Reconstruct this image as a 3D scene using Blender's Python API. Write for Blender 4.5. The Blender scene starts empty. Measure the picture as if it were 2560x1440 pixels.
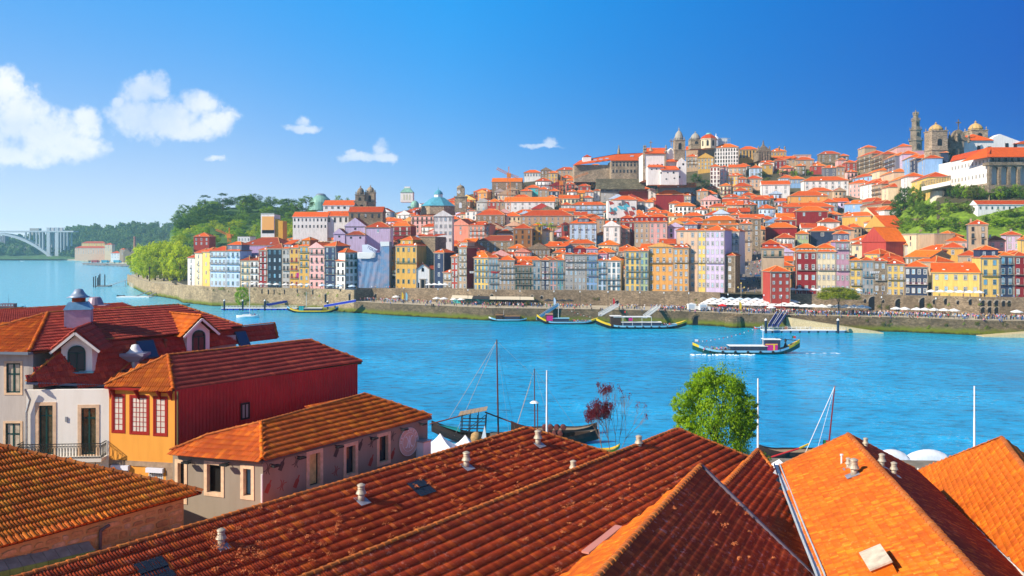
import bpy, math, random
import numpy as np
from mathutils import Vector, Matrix, noise as mnoise
R = random.Random(7)
SC = bpy.context.scene
COL = SC.collection
F, HY, CZ = 2086.0, 614.0, 35.0
# ---------------------------------------------------------------- camera
cam_data = bpy.data.cameras.new('camera')
cam = bpy.data.objects.new('camera', cam_data); COL.objects.link(cam)
cam.location = (0, 0, CZ); cam.rotation_euler = (math.radians(90), 0, 0)
cam_data.sensor_width = 36; cam_data.lens = 36 * F / 2560
cam_data.shift_y = -(720 - HY) / 2560
cam_data.clip_start = 0.5; cam_data.clip_end = 30000
SC.camera = cam
# ---------------------------------------------------------------- sun and sky
SUN_EL = math.radians(33)
SUN_H = Vector((-0.91, -0.41, 0)).normalized()
sun_vec = Vector((SUN_H.x * math.cos(SUN_EL), SUN_H.y * math.cos(SUN_EL), math.sin(SUN_EL)))
sd = bpy.data.lights.new('sun', 'SUN'); sun = bpy.data.objects.new('sun', sd); COL.objects.link(sun)
sd.energy = 5.0; sd.angle = math.radians(0.5); sd.color = (1.0, 0.90, 0.74)
sun.rotation_euler = sun_vec.to_track_quat('Z', 'Y').to_euler()
world = bpy.data.worlds.new('World'); SC.world = world; world.use_nodes = True
SC.view_settings.view_transform = 'Standard'; SC.view_settings.look = 'None'
SC.view_settings.exposure = 0.52; SC.view_settings.gamma = 1.0; SC.view_settings.use_curve_mapping = False
SC.cycles.max_bounces = 5; SC.cycles.diffuse_bounces = 2; SC.cycles.glossy_bounces = 2
SC.cycles.transparent_max_bounces = 8; SC.cycles.volume_bounces = 1; SC.cycles.transmission_bounces = 2
SC.cycles.caustics_reflective = False; SC.cycles.caustics_refractive = False

def world_nodes():
 nt = world.node_tree; nt.nodes.clear(); N = nt.nodes.new; L = nt.links.new
 out = N('ShaderNodeOutputWorld'); bg = N('ShaderNodeBackground'); L(bg.outputs[0], out.inputs[0])
 sky = N('ShaderNodeTexSky'); sky.sky_type = 'NISHITA'; sky.sun_disc = False
 sky.sun_elevation = SUN_EL; sky.sun_rotation = math.atan2(sun_vec.x, sun_vec.y)
 sky.altitude = 0; sky.air_density = 1.0; sky.dust_density = 0.3; sky.ozone_density = 3.0
 tc = N('ShaderNodeTexCoord'); sx = N('ShaderNodeSeparateXYZ'); L(tc.outputs['Generated'], sx.inputs[0])
 def M(op, a, b=None, clamp=False, c=None):
  n = N('ShaderNodeMath'); n.operation = op; n.use_clamp = clamp
  for i, v in enumerate((a, b, c)):
   if v is None: continue
   if isinstance(v, (int, float)): n.inputs[i].default_value = v
   else: L(v, n.inputs[i])
  return n.outputs[0]
 def MIX(f, a, b, mode='MIX'):
  n = N('ShaderNodeMix'); n.data_type = 'RGBA'; n.blend_type = mode
  for i, v in ((0, f), (6, a), (7, b)):
   if isinstance(v, (int, float)): n.inputs[i].default_value = v
   elif isinstance(v, tuple): n.inputs[i].default_value = (*v, 1)
   else: L(v, n.inputs[i])
  return n.outputs[2]
 # the clear sky: deep blue overhead and away from the sun, paling to the horizon and toward the sun's side
 el = M('MAXIMUM', sx.outputs[2], 0.0)
 sunside = M('ADD', M('MULTIPLY', sx.outputs[0], SUN_H.x), M('MULTIPLY', sx.outputs[1], SUN_H.y))   # -1..1
 w = M('ADD', M('MULTIPLY', sunside, 0.90), 0.75, True)     # pale width grows sunward
 pale = M('POWER', 2.718, M('MULTIPLY', M('DIVIDE', el, M('ADD', 0.045, M('MULTIPLY', w, 0.085))), -1.0))
 deep = MIX(M('MULTIPLY', w, 2.2, True), (0.0, 0.085, 0.48), (0.0, 0.32, 0.86))
 low = MIX(M('MULTIPLY', w, 1.5, True), (0.0, 0.38, 0.84), (0.92, 0.97, 1.0))
 clear = MIX(pale, deep, low)
 nish = MIX(1.0, sky.outputs[0], (0.11, 0.10, 0.095), 'MULTIPLY')
 high = N('ShaderNodeMapRange'); high.interpolation_type = 'SMOOTHSTEP'; L(el, high.inputs[0]); high.inputs[1].default_value = 0.30; high.inputs[2].default_value = 0.72; high.inputs[3].default_value = 1.0; high.inputs[4].default_value = 0.15
 base = MIX(high.outputs[0], nish, clear)
 # clouds, placed by direction
 yy = M('MAXIMUM', sx.outputs[1], 0.05)
 u = M('DIVIDE', sx.outputs[0], yy); v = M('DIVIDE', sx.outputs[2], yy)
 cb = N('ShaderNodeCombineXYZ'); L(u, cb.inputs[0]); L(v, cb.inputs[1])
 nz = N('ShaderNodeTexNoise'); nz.inputs['Scale'].default_value = 22; nz.inputs['Detail'].default_value = 9; nz.inputs['Roughness'].default_value = 0.62
 L(cb.outputs[0], nz.inputs[0])
 wob = N('ShaderNodeVectorMath'); wob.operation = 'MULTIPLY_ADD'; L(nz.outputs['Color'], wob.inputs[0]); wob.inputs[1].default_value = (0.030, 0.030, 0); L(cb.outputs[0], wob.inputs[2])
 E = [(-90, 330, 150, 130), (10, 225, 60, 62), (50, 290, 95, 85), (120, 340, 110, 70), (180, 365, 100, 40), (-20, 390, 240, 35), (215, 310, 50, 50),
   (350, 225, 52, 42), (392, 222, 38, 42), (340, 290, 70, 55), (420, 300, 95, 60), (500, 262, 52, 44), (540, 300, 58, 44), (450, 325, 120, 30), (300, 255, 22, 22), (500, 320, 80, 26),
   (752, 304, 26, 20), (756, 318, 52, 13), (725, 318, 24, 10), (950, 372, 26, 24), (900, 392, 62, 14), (955, 390, 42, 16), (880, 382, 24, 12),
   (1376, 352, 26, 17), (1352, 362, 58, 7), (1312, 363, 18, 6), (540, 392, 32, 11)]
 f = None
 for (cx, cy, rx, ry) in E:
  a = N('ShaderNodeVectorMath'); a.operation = 'SUBTRACT'; L(wob.outputs[0], a.inputs[0])
  a.inputs[1].default_value = ((cx - 1280) / F + 0.015, (HY - cy) / F + 0.015, 0)
  b = N('ShaderNodeVectorMath'); b.operation = 'MULTIPLY'; L(a.outputs[0], b.inputs[0]); b.inputs[1].default_value = (F / rx, F / ry, 0)
  c = N('ShaderNodeVectorMath'); c.operation = 'DOT_PRODUCT'; L(b.outputs[0], c.inputs[0]); L(b.outputs[0], c.inputs[1])
  g = M('SUBTRACT', 1.0 if rx > 33 or cy < 300 else 0.75, c.outputs['Value'])
  f = g if f is None else M('MAXIMUM', f, g)
 nz2 = N('ShaderNodeTexNoise'); nz2.inputs['Scale'].default_value = 60; nz2.inputs['Detail'].default_value = 8; nz2.inputs['Roughness'].default_value = 0.65
 L(cb.outputs[0], nz2.inputs[0])
 f = M('ADD', f, M('MULTIPLY', M('SUBTRACT', nz2.outputs['Fac'], 0.5), 1.9))
 dens = N('ShaderNodeMapRange'); dens.interpolation_type = 'SMOOTHSTEP'; L(f, dens.inputs[0]); dens.inputs[1].default_value = -0.2; dens.inputs[2].default_value = 0.95
 nz3 = N('ShaderNodeTexNoise'); nz3.inputs['Scale'].default_value = 9; nz3.inputs['Detail'].default_value = 5; L(cb.outputs[0], nz3.inputs[0])
 thin = M('ADD', M('MULTIPLY', M('SUBTRACT', nz3.outputs['Fac'], 0.5), 1.6), M('SUBTRACT', 0.80, M('MULTIPLY', M('ADD', u, 0.6), 0.5)), True)
 m = M('MULTIPLY', dens.outputs[0], thin)
 m = M('MULTIPLY', m, M('GREATER_THAN', sx.outputs[1], 0.06))
 cc = MIX(M('MULTIPLY', nz3.outputs['Fac'], 0.5), (1.0, 1.0, 1.0), (0.82, 0.92, 1.0))
 fin = MIX(m, base, cc)
 L(fin, bg.inputs[0]); bg.inputs[1].default_value = 0.75
world_nodes()

# ---------------------------------------------------------------- projection helpers: a place seen at a known distance or height
def P(px, py, Y): return Vector(((px - 1280) / F * Y, Y, CZ - (py - HY) / F * Y))
def PZ(px, py, z): return P(px, py, (CZ - z) * F / (py - HY))
def pix(p): return 1280 + p.x / p.y * F, HY + (CZ - p.z) / p.y * F
def lerp(a, b, t): return a + (b - a) * t

# ---------------------------------------------------------------- object helpers
def tag(o, label=None, cat=None, group=None, kind=None):
 if label: o['label'] = label
 if cat: o['category'] = cat
 if group: o['group'] = group
 if kind: o['kind'] = kind
 return o
def empty(name, loc=(0, 0, 0), rz=0.0, parent=None):
 o = bpy.data.objects.new(name, None); COL.objects.link(o); o.location = loc; o.rotation_euler = (0, 0, rz)
 o.empty_display_size = 0.5
 if parent: o.parent = parent
 return o
def link(name, me, parent=None, loc=None, rot=None, scale=None):
 o = bpy.data.objects.new(name, me); COL.objects.link(o)
 if parent: o.parent = parent
 if loc is not None: o.location = loc
 if rot is not None: o.rotation_euler = rot
 if scale is not None: o.scale = scale
 return o
class MB:
 def __init__(s): s.v = []; s.f = []; s.m = []; s.T = None
 def add(s, vs, fs, m=0):
  b = len(s.v)
  if s.T is not None: vs = [s.T @ Vector(v) for v in vs]
  s.v.extend([tuple(v) for v in vs])
  for f in fs: s.f.append(tuple(b + i for i in f)); s.m.append(m)
  return s
 def box(s, a, b, m=0):
  x0, y0, z0 = a; x1, y1, z1 = b
  return s.add([(x0, y0, z0), (x1, y0, z0), (x1, y1, z0), (x0, y1, z0), (x0, y0, z1), (x1, y0, z1), (x1, y1, z1), (x0, y1, z1)],
     [(0, 3, 2, 1), (4, 5, 6, 7), (0, 1, 5, 4), (1, 2, 6, 5), (2, 3, 7, 6), (3, 0, 4, 7)], m)
 def obox(s, p0, p1, up, wid, hgt, m=0):
  """bar from p0 to p1, wid across, hgt along up"""
  p0 = Vector(p0); p1 = Vector(p1); d = (p1 - p0).normalized(); up = Vector(up); sd_ = d.cross(up)
  if sd_.length < 1e-5: sd_ = d.cross(Vector((1, 0, 0)))
  sd_.normalize(); u2 = sd_.cross(d).normalized(); vs = []
  for p in (p0, p1):
   for a_, b_ in ((-1, -1), (1, -1), (1, 1), (-1, 1)): vs.append(p + sd_ * (a_ * wid / 2) + u2 * (b_ * hgt / 2))
  return s.add(vs, [(0, 3, 2, 1), (4, 5, 6, 7), (0, 1, 5, 4), (1, 2, 6, 5), (2, 3, 7, 6), (3, 0, 4, 7)], m)
 def prism(s, pts, off, m=0, mtop=None):
  """closed solid: polygon pts swept by off"""
  off = Vector(off); n = len(pts); A = [Vector(p) for p in pts]; B = [p + off for p in A]
  s.add(A + B, [tuple(range(n))[::-1]] + [(i, (i + 1) % n, n + (i + 1) % n, n + i) for i in range(n)], m)
  return s.add(B, [tuple(range(n))], m if mtop is None else mtop)
 def tube(s, p0, p1, r0, r1=None, n=8, m=0, caps=True):
  r1 = r0 if r1 is None else r1; p0 = Vector(p0); p1 = Vector(p1); d = (p1 - p0).normalized()
  a = d.cross(Vector((0, 0, 1)));
  if a.length < 1e-4: a = Vector((1, 0, 0))
  a.normalize(); b = d.cross(a); vs = []
  for p, r in ((p0, r0), (p1, r1)):
   for i in range(n):
    t = 2 * math.pi * i / n; vs.append(p + (a * math.cos(t) + b * math.sin(t)) * r)
  fs = [(i, (i + 1) % n, n + (i + 1) % n, n + i) for i in range(n)]
  if caps: fs += [tuple(range(n))[::-1], tuple(range(n, 2 * n))]
  return s.add(vs, fs, m)
 def lathe(s, prof, n=12, c=(0, 0, 0), m=0, ph=0.0, sx=1.0, sy=1.0):
  vs = []; k = len(prof)
  for r, z in prof:
   for i in range(n):
    t = 2 * math.pi * i / n + ph; vs.append((c[0] + r * math.cos(t) * sx, c[1] + r * math.sin(t) * sy, c[2] + z))
  fs = [(j * n + i, j * n + (i + 1) % n, (j + 1) * n + (i + 1) % n, (j + 1) * n + i) for j in range(k - 1) for i in range(n)]
  if prof[0][0] > 1e-4: fs.append(tuple(range(n))[::-1])
  if prof[-1][0] > 1e-4: fs.append(tuple((k - 1) * n + i for i in range(n)))
  return s.add(vs, fs, m)
 def mesh(s, name, mats, smooth=False):
  me = bpy.data.meshes.new(name); me.from_pydata(s.v, [], s.f)
  for mt in (mats if isinstance(mats, (list, tuple)) else [mats]): me.materials.append(mt)
  if any(s.m): me.polygons.foreach_set('material_index', s.m)
  if smooth: me.polygons.foreach_set('use_smooth', [True] * len(me.polygons))
  me.update(); return me
 def build(s, name, mats, parent=None, loc=None, rot=None, smooth=False, **kw):
  o = link(name, s.mesh(name, mats, smooth), parent, loc, rot); tag(o, **kw); return o
def np_mesh(name, V, Fq, mats, mi=None, smooth=False):
 """V (n,3), Fq (k,4 or 3)"""
 me = bpy.data.meshes.new(name); n = len(V); k, c = Fq.shape
 me.vertices.add(n); me.vertices.foreach_set('co', V.astype(np.float32).ravel())
 me.loops.add(k * c); me.loops.foreach_set('vertex_index', Fq.astype(np.int32).ravel())
 me.polygons.add(k); me.polygons.foreach_set('loop_start', np.arange(0, k * c, c, dtype=np.int32))
 try: me.polygons.foreach_set('loop_total', np.full(k, c, dtype=np.int32))
 except Exception: pass
 for mt in (mats if isinstance(mats, (list, tuple)) else [mats]): me.materials.append(mt)
 if mi is not None: me.polygons.foreach_set('material_index', mi.astype(np.int32))
 if smooth: me.polygons.foreach_set('use_smooth', np.ones(k, bool))
 me.update(calc_edges=True); me.validate(); return me

# ---------------------------------------------------------------- materials
_mc = {}
def new_mat(name):
 m = bpy.data.materials.new(name); m.use_nodes = True; nt = m.node_tree
 b = nt.nodes['Principled BSDF']; return m, nt, b
def mixc(nt, f, a, b, mode='MIX'):
 n = nt.nodes.new('ShaderNodeMix'); n.data_type = 'RGBA'; n.blend_type = mode
 for i, v in ((0, f), (6, a), (7, b)):
  if isinstance(v, (int, float)): n.inputs[i].default_value = v
  elif isinstance(v, tuple): n.inputs[i].default_value = (*v[:3], 1)
  else: nt.links.new(v, n.inputs[i])
 return n.outputs[2]
def nmath(nt, op, a, b=None, clamp=False):
 n = nt.nodes.new('ShaderNodeMath'); n.operation = op; n.use_clamp = clamp
 for i, v in enumerate((a, b)):
  if v is None: continue
  if isinstance(v, (int, float)): n.inputs[i].default_value = v
  else: nt.links.new(v, n.inputs[i])
 return n.outputs[0]
def nnoise(nt, scale, detail=4, vec=None, rough=0.5):
 n = nt.nodes.new('ShaderNodeTexNoise'); n.inputs['Scale'].default_value = scale; n.inputs['Detail'].default_value = detail; n.inputs['Roughness'].default_value = rough
 if vec is not None: nt.links.new(vec, n.inputs[0])
 return n
def gpos(nt):
 return nt.nodes.new('ShaderNodeNewGeometry').outputs['Position']
def nmap(nt, v, a, b, c=0.0, d=1.0):
 n = nt.nodes.new('ShaderNodeMapRange'); nt.links.new(v, n.inputs[0])
 for i, x in zip((1, 2, 3, 4), (a, b, c, d)): n.inputs[i].default_value = x
 return n.outputs[0]
def bump(nt, b, h, strength=0.3, dist=0.05):
 n = nt.nodes.new('ShaderNodeBump'); n.inputs['Strength'].default_value = strength; n.inputs['Distance'].default_value = dist
 nt.links.new(h, n.inputs['Height']); nt.links.new(n.outputs[0], b.inputs['Normal'])
def plain(name, c, rough=0.7, metal=0.0, var=0.0, scale=2.0, spec=0.3):
 k = ('p', name)
 if k in _mc: return _mc[k]
 m, nt, b = new_mat(name); b.inputs['Roughness'].default_value = rough; b.inputs['Metallic'].default_value = metal
 b.inputs['Specular IOR Level'].default_value = spec
 if var:
  p = gpos(nt); n = nnoise(nt, scale, 5, p, 0.6)
  cc = mixc(nt, nmap(nt, n.outputs['Fac'], 0.3, 0.7), tuple(x * (1 - var) for x in c), tuple(min(1, x * (1 + var * 0.6)) for x in c))
  nt.links.new(cc, b.inputs['Base Color'])
 else: b.inputs['Base Color'].default_value = (*c, 1)
 _mc[k] = m; return m
def plaster(name, c, grime=0.35, scale=0.35):
 """painted render with streaks running down and blotches"""
 k = ('pl', name)
 if k in _mc: return _mc[k]
 m, nt, b = new_mat(name); b.inputs['Roughness'].default_value = 0.85; b.inputs['Specular IOR Level'].default_value = 0.15
 p = gpos(nt); mp = nt.nodes.new('ShaderNodeMapping'); mp.inputs['Scale'].default_value = (1.6, 1.6, 0.22); nt.links.new(p, mp.inputs[0])
 a = nnoise(nt, scale * 2.5, 6, mp.outputs[0], 0.65); d = nnoise(nt, scale * 0.7, 4, p, 0.6)
 dk = tuple(x * (1 - grime) * 0.95 for x in c); dk = (dk[0], dk[1] * 0.97, dk[2] * 0.93)
 c1 = mixc(nt, nmap(nt, a.outputs['Fac'], 0.42, 0.75), c, dk)
 c2 = mixc(nt, nmap(nt, d.outputs['Fac'], 0.35, 0.75, 0, 0.45), c1, tuple(min(1, x * 1.12) for x in c))
 nt.links.new(c2, b.inputs['Base Color']); bump(nt, b, nnoise(nt, 6, 3, p).outputs['Fac'], 0.15, 0.02)
 _mc[k] = m; return m
def masonry(name, c, scale=0.9, joint=0.45, moss=0.0, mortar=None):
 """rough granite blocks for walls too far off to count the stones"""
 k = ('ma', name)
 if k in _mc: return _mc[k]
 m, nt, b = new_mat(name); b.inputs['Roughness'].default_value = 0.9; b.inputs['Specular IOR Level'].default_value = 0.15
 p = gpos(nt); mp = nt.nodes.new('ShaderNodeMapping'); mp.inputs['Scale'].default_value = (1, 1, 1.7); nt.links.new(p, mp.inputs[0])
 v = nt.nodes.new('ShaderNodeTexVoronoi'); v.inputs['Scale'].default_value = scale; nt.links.new(mp.outputs[0], v.inputs[0])
 ve = nt.nodes.new('ShaderNodeTexVoronoi'); ve.feature = 'DISTANCE_TO_EDGE'; ve.inputs['Scale'].default_value = scale; nt.links.new(mp.outputs[0], ve.inputs[0])
 sp = nt.nodes.new('ShaderNodeSeparateColor'); nt.links.new(v.outputs['Color'], sp.inputs[0])
 c1 = mixc(nt, sp.outputs[0], tuple(x * 0.6 for x in c), tuple(min(1, x * 1.35) for x in c))
 big = nnoise(nt, 0.12, 5, p, 0.65)
 c2 = mixc(nt, nmap(nt, big.outputs['Fac'], 0.4, 0.7, 0, 0.75), c1, tuple(x * 0.38 for x in c))
 e = nmap(nt, ve.outputs['Distance'], 0.0, 0.09, 1, 0)
 c3 = mixc(nt, nmath(nt, 'MULTIPLY', e, joint), c2, mortar or tuple(x * 0.4 for x in c))
 if moss:
  sz = nt.nodes.new('ShaderNodeSeparateXYZ'); nt.links.new(p, sz.inputs[0])
  w = nmath(nt, 'ADD', sz.outputs[2], nmath(nt, 'MULTIPLY', nmath(nt, 'SUBTRACT', nnoise(nt, 0.25, 5, p, .7).outputs['Fac'], 0.5), 3.0))
  c3 = mixc(nt, nmap(nt, w, 1.3, 3.0, 1, 0), c3, (0.13, 0.15, 0.012))
  c3 = mixc(nt, nmap(nt, w, 0.2, 1.0, 1, 0), c3, (0.03, 0.03, 0.008))
 nt.links.new(c3, b.inputs['Base Color']); bump(nt, b, ve.outputs['Distance'], 0.6, 0.25)
 _mc[k] = m; return m
def far_roof(name, c, dark):
 """clay tiles on roofs too far off to count them"""
 k = ('fr', name)
 if k in _mc: return _mc[k]
 m, nt, b = new_mat(name); b.inputs['Roughness'].default_value = 0.8; b.inputs['Specular IOR Level'].default_value = 0.2
 p = gpos(nt); a = nnoise(nt, 0.5, 6, p, 0.7); d = nnoise(nt, 3.5, 3, p, 0.6)
 oi = nt.nodes.new('ShaderNodeObjectInfo')
 c1 = mixc(nt, nmap(nt, a.outputs['Fac'], 0.35, 0.7), c, dark)
 c1 = mixc(nt, nmap(nt, d.outputs['Fac'], 0.3, 0.75, 0, 0.6), c1, tuple(min(1, x * 1.3) for x in c))
 c2 = mixc(nt, nmath(nt, 'MULTIPLY', oi.outputs['Random'], 0.45), c1, tuple(x * 0.45 for x in c))
 nt.links.new(c2, b.inputs['Base Color'])
 w = nt.nodes.new('ShaderNodeTexWave'); w.bands_direction = 'Z'; w.inputs['Scale'].default_value = 3.0; nt.links.new(p, w.inputs[0])
 bump(nt, b, w.outputs['Fac'], 0.35, 0.1)
 _mc[k] = m; return m
def clay(name, c1, c2, c3, lichen=(0.5, 0.24, 0.16), lich=0.3, soot=0.5, seed=0.0):
 """clay tile: every tile its own tone, with lichen spots and soot patches"""
 m, nt, b = new_mat(name); b.inputs['Roughness'].default_value = 0.72; b.inputs['Specular IOR Level'].default_value = 0.25
 g = nt.nodes.new('ShaderNodeNewGeometry'); oi = nt.nodes.new('ShaderNodeObjectInfo'); p = g.outputs['Position']
 r = nmath(nt, 'FRACT', nmath(nt, 'ADD', g.outputs['Random Per Island'], oi.outputs['Random']))
 rp = nt.nodes.new('ShaderNodeValToRGB'); nt.links.new(r, rp.inputs[0]); e = rp.color_ramp.elements
 e[0].position = 0.0; e[0].color = (*c1, 1); e[1].position = 1.0; e[1].color = (*c3, 1)
 x = e.new(0.45); x.color = (*c2, 1); x = e.new(0.8); x.color = (*[v * 0.8 for v in c1], 1)
 big = nnoise(nt, 0.28, 5, p, 0.65); big.noise_dimensions = '4D'; big.inputs['W'].default_value = seed
 s = nnoise(nt, 9, 6, p, 0.7); s2 = nnoise(nt, 3.2, 5, p, 0.7)
 col = mixc(nt, nmap(nt, big.outputs['Fac'], 0.42, 0.68, 0, soot), rp.outputs[0], tuple(v * 0.22 for v in c1))
 col = mixc(nt, nmap(nt, s.outputs['Fac'], 0.5, 0.75, 0, soot * 0.8), col, tuple(v * 0.3 for v in c1))
 sp = nmath(nt, 'MULTIPLY', nmap(nt, s2.outputs['Fac'], 0.56, 0.66), nmap(nt, big.outputs['Fac'], 0.62, 0.42))
 col = mixc(nt, nmath(nt, 'MULTIPLY', sp, lich, True), col, lichen)
 nt.links.new(col, b.inputs['Base Color']); bump(nt, b, s.outputs['Fac'], 0.4, 0.02)
 return m
def leafmat(name, c1, c2, trans=0.35):
 m, nt, b = new_mat(name); b.inputs['Roughness'].default_value = 0.6; b.inputs['Specular IOR Level'].default_value = 0.2
 g = nt.nodes.new('ShaderNodeNewGeometry'); n = nnoise(nt, 0.35, 3, g.outputs['Position'])
 f = nmath(nt, 'ADD', nmath(nt, 'MULTIPLY', g.outputs['Random Per Island'], 0.6), nmath(nt, 'MULTIPLY', n.outputs['Fac'], 0.5), True)
 oi = nt.nodes.new('ShaderNodeObjectInfo')
 col = mixc(nt, f, c1, c2); col = mixc(nt, nmath(nt, 'MULTIPLY', oi.outputs['Random'], 0.45), col, tuple(v * 0.5 for v in c1))
 nt.links.new(col, b.inputs['Base Color'])
 t = nt.nodes.new('ShaderNodeBsdfTranslucent'); nt.links.new(col, t.inputs[0])
 ms = nt.nodes.new('ShaderNodeMixShader'); ms.inputs[0].default_value = trans
 nt.links.new(b.outputs[0], ms.inputs[1]); nt.links.new(t.outputs[0], ms.inputs[2])
 nt.links.new(ms.outputs[0], nt.nodes['Material Output'].inputs[0]); return m
def corrug(name, c, freq=9.0):
 m, nt, b = new_mat(name); b.inputs['Roughness'].default_value = 0.55
 p = gpos(nt); a = nnoise(nt, 0.4, 5, p, 0.65)
 nt.links.new(mixc(nt, nmap(nt, a.outputs['Fac'], 0.3, 0.75), c, tuple(x * 0.6 for x in c)), b.inputs['Base Color']); return m
GL = plain('window_glass', (0.02, 0.035, 0.05), 0.08, spec=0.7)
WHT = plain('white_paint', (0.78, 0.78, 0.76), 0.5, var=0.08, scale=0.8)
GRAN = plain('granite_trim', (0.36, 0.30, 0.23), 0.85, var=0.3, scale=1.2)
IRON = plain('black_iron', (0.015, 0.018, 0.02), 0.5)
METAL = plain('zinc', (0.42, 0.45, 0.48), 0.4, 0.6, var=0.3, scale=3)
WOOD = plain('dark_wood', (0.06, 0.03, 0.018), 0.6, var=0.4, scale=3)
# ---------------------------------------------------------------- water
def water():
 m, nt, b = new_mat('river_water'); p = gpos(nt)
 b.inputs['Roughness'].default_value = 0.12; b.inputs['IOR'].default_value = 1.33; b.inputs['Specular IOR Level'].default_value = 0.12
 sx = nt.nodes.new('ShaderNodeSeparateXYZ'); nt.links.new(p, sx.inputs[0])
 mp = nt.nodes.new('ShaderNodeMapping'); mp.inputs['Scale'].default_value = (0.45, 1.0, 1); mp.inputs['Rotation'].default_value = (0, 0, 0.35); nt.links.new(p, mp.inputs[0])
 n1 = nnoise(nt, 0.55, 6, mp.outputs[0], 0.62); n2 = nnoise(nt, 0.11, 4, mp.outputs[0], 0.6); n3 = nnoise(nt, 0.016, 5, p, 0.65); n4 = nnoise(nt, 2.2, 4, mp.outputs[0], 0.6)
 # deep channel blue, greener where the bank shelves
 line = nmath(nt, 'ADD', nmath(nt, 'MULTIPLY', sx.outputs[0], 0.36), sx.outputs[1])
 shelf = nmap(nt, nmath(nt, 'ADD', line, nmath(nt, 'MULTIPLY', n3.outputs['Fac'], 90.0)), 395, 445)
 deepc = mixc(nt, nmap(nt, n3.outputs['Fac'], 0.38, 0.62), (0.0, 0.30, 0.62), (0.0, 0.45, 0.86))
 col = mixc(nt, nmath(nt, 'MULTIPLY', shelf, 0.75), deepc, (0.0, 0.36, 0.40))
 col = mixc(nt, nmap(nt, n1.outputs['Fac'], 0.48, 0.66, 0, 0.8), col, (0.0, 0.18, 0.36))
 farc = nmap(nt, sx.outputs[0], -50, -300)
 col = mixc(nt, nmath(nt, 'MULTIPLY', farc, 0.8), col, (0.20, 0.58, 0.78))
 # small breaking crests, with white glitter painted into the colour
 crest_glint = nmath(nt, 'MULTIPLY', nmap(nt, n4.outputs['Fac'], 0.57, 0.68), nmap(nt, n3.outputs['Fac'], 0.50, 0.62))
 col = mixc(nt, nmath(nt, 'MULTIPLY', crest_glint, 0.75), col, (0.55, 0.75, 0.78))
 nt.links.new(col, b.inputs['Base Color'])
 h = nmath(nt, 'ADD', nmath(nt, 'ADD', nmath(nt, 'MULTIPLY', n1.outputs['Fac'], 0.5), nmath(nt, 'MULTIPLY', n2.outputs['Fac'], 1.6)), nmath(nt, 'MULTIPLY', n4.outputs['Fac'], 0.22))
 bump(nt, b, h, 0.9, 1.0)
 mb = MB(); mb.add([(-9000, -600, 0), (9000, -600, 0), (9000, 9000, 0), (-9000, 9000, 0)], [(0, 1, 2, 3)])
 mb.build('water', m, kind='structure')
water()
# ---------------------------------------------------------------- far bank geometry
WLX = [300, 322, 347, 370, 442, 457, 530, 640, 800, 885, 1000, 1230, 1500, 1720, 1850, 2080, 2250, 2450, 2560, 2900]
WLY = [706, 714, 727, 738, 749, 757, 765, 769, 776, 782, 790, 802, 806, 812, 819, 826, 830, 839, 841, 846]
def Yq(px): return CZ * F / (float(np.interp(px, WLX, WLY)) - HY)
def Zu(px): return float(np.interp(px, [440, 885, 1100, 2560], [10.3, 11.2, 12.5, 12.8]))
def setb(px): return float(np.interp(px, [440, 880, 900, 1000, 2900], [0.0, 0.0, 16.0, 24.0, 25.0]))
def Yw(px): return Yq(px) + setb(px)            # face of the upper quay wall
def Yf(px): return Yw(px) + 9.0                 # house fronts of the quay row
def skyg(px): return float(np.interp(px, [430, 560, 650, 740, 850, 900, 1000, 1100, 1200, 1300, 1450, 1600, 1700, 1800, 1900, 2200, 2290, 2350, 2600, 3000],
          [668, 650, 620, 590, 562, 545, 528, 505, 478, 455, 440, 440, 425, 412, 404, 404, 440, 466, 470, 472]))
def span(px): return float(np.interp(px, [0, 2150, 2340, 2600], [330, 330, 112, 92]))
def ground(px, d):
 """a point of the far hillside: d 0 at the quay street, 1 at the crest"""
 Y = Yf(px) + 4 + d * span(px)
 y0 = HY + (CZ - Zu(px)) / Y * F * 1.0
 if d <= 0: return Vector(((px - 1280) / F * Y, Y, Zu(px)))
 Yfr = Yf(px) + 4; base = HY + (CZ - Zu(px)) / Yfr * F
 py = lerp(base, skyg(px), min(d, 1.0)); p = P(px, py, Y)
 if d > 1: p = P(px, skyg(px), Yf(px) + 4 + span(px)); p = Vector(((px - 1280) / F * Y, Y, p.z - (d - 1) * 8))
 return p
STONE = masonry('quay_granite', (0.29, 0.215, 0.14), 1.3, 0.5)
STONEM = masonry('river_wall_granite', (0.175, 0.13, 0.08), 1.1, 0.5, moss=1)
PAVE = plain('pale_paving', (0.50, 0.42, 0.30), 0.9, var=0.25, scale=0.4)
SOIL = plain('earth', (0.085, 0.075, 0.04), 0.95, var=0.5, scale=0.08)
def terrain():
 pxs = list(range(430, 3000, 22)); ds = [-0.03, 0, .03, .07, .12, .18, .24, .3, .37, .44, .52, .6, .68, .76, .84, .92, 1.0, 1.2, 1.6, 2.2]
 mb = MB(); vs = [ground(px, d) - Vector((0, 0, 0.6 if d > 0 else 0.0)) for d in ds for px in pxs]; n = len(pxs)
 fs = [(j * n + i, j * n + i + 1, (j + 1) * n + i + 1, (j + 1) * n + i) for j in range(len(ds) - 1) for i in range(n - 1)]
 mb.add(vs, fs); mb.build('hillside', SOIL, smooth=True, kind='structure')
terrain()
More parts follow.
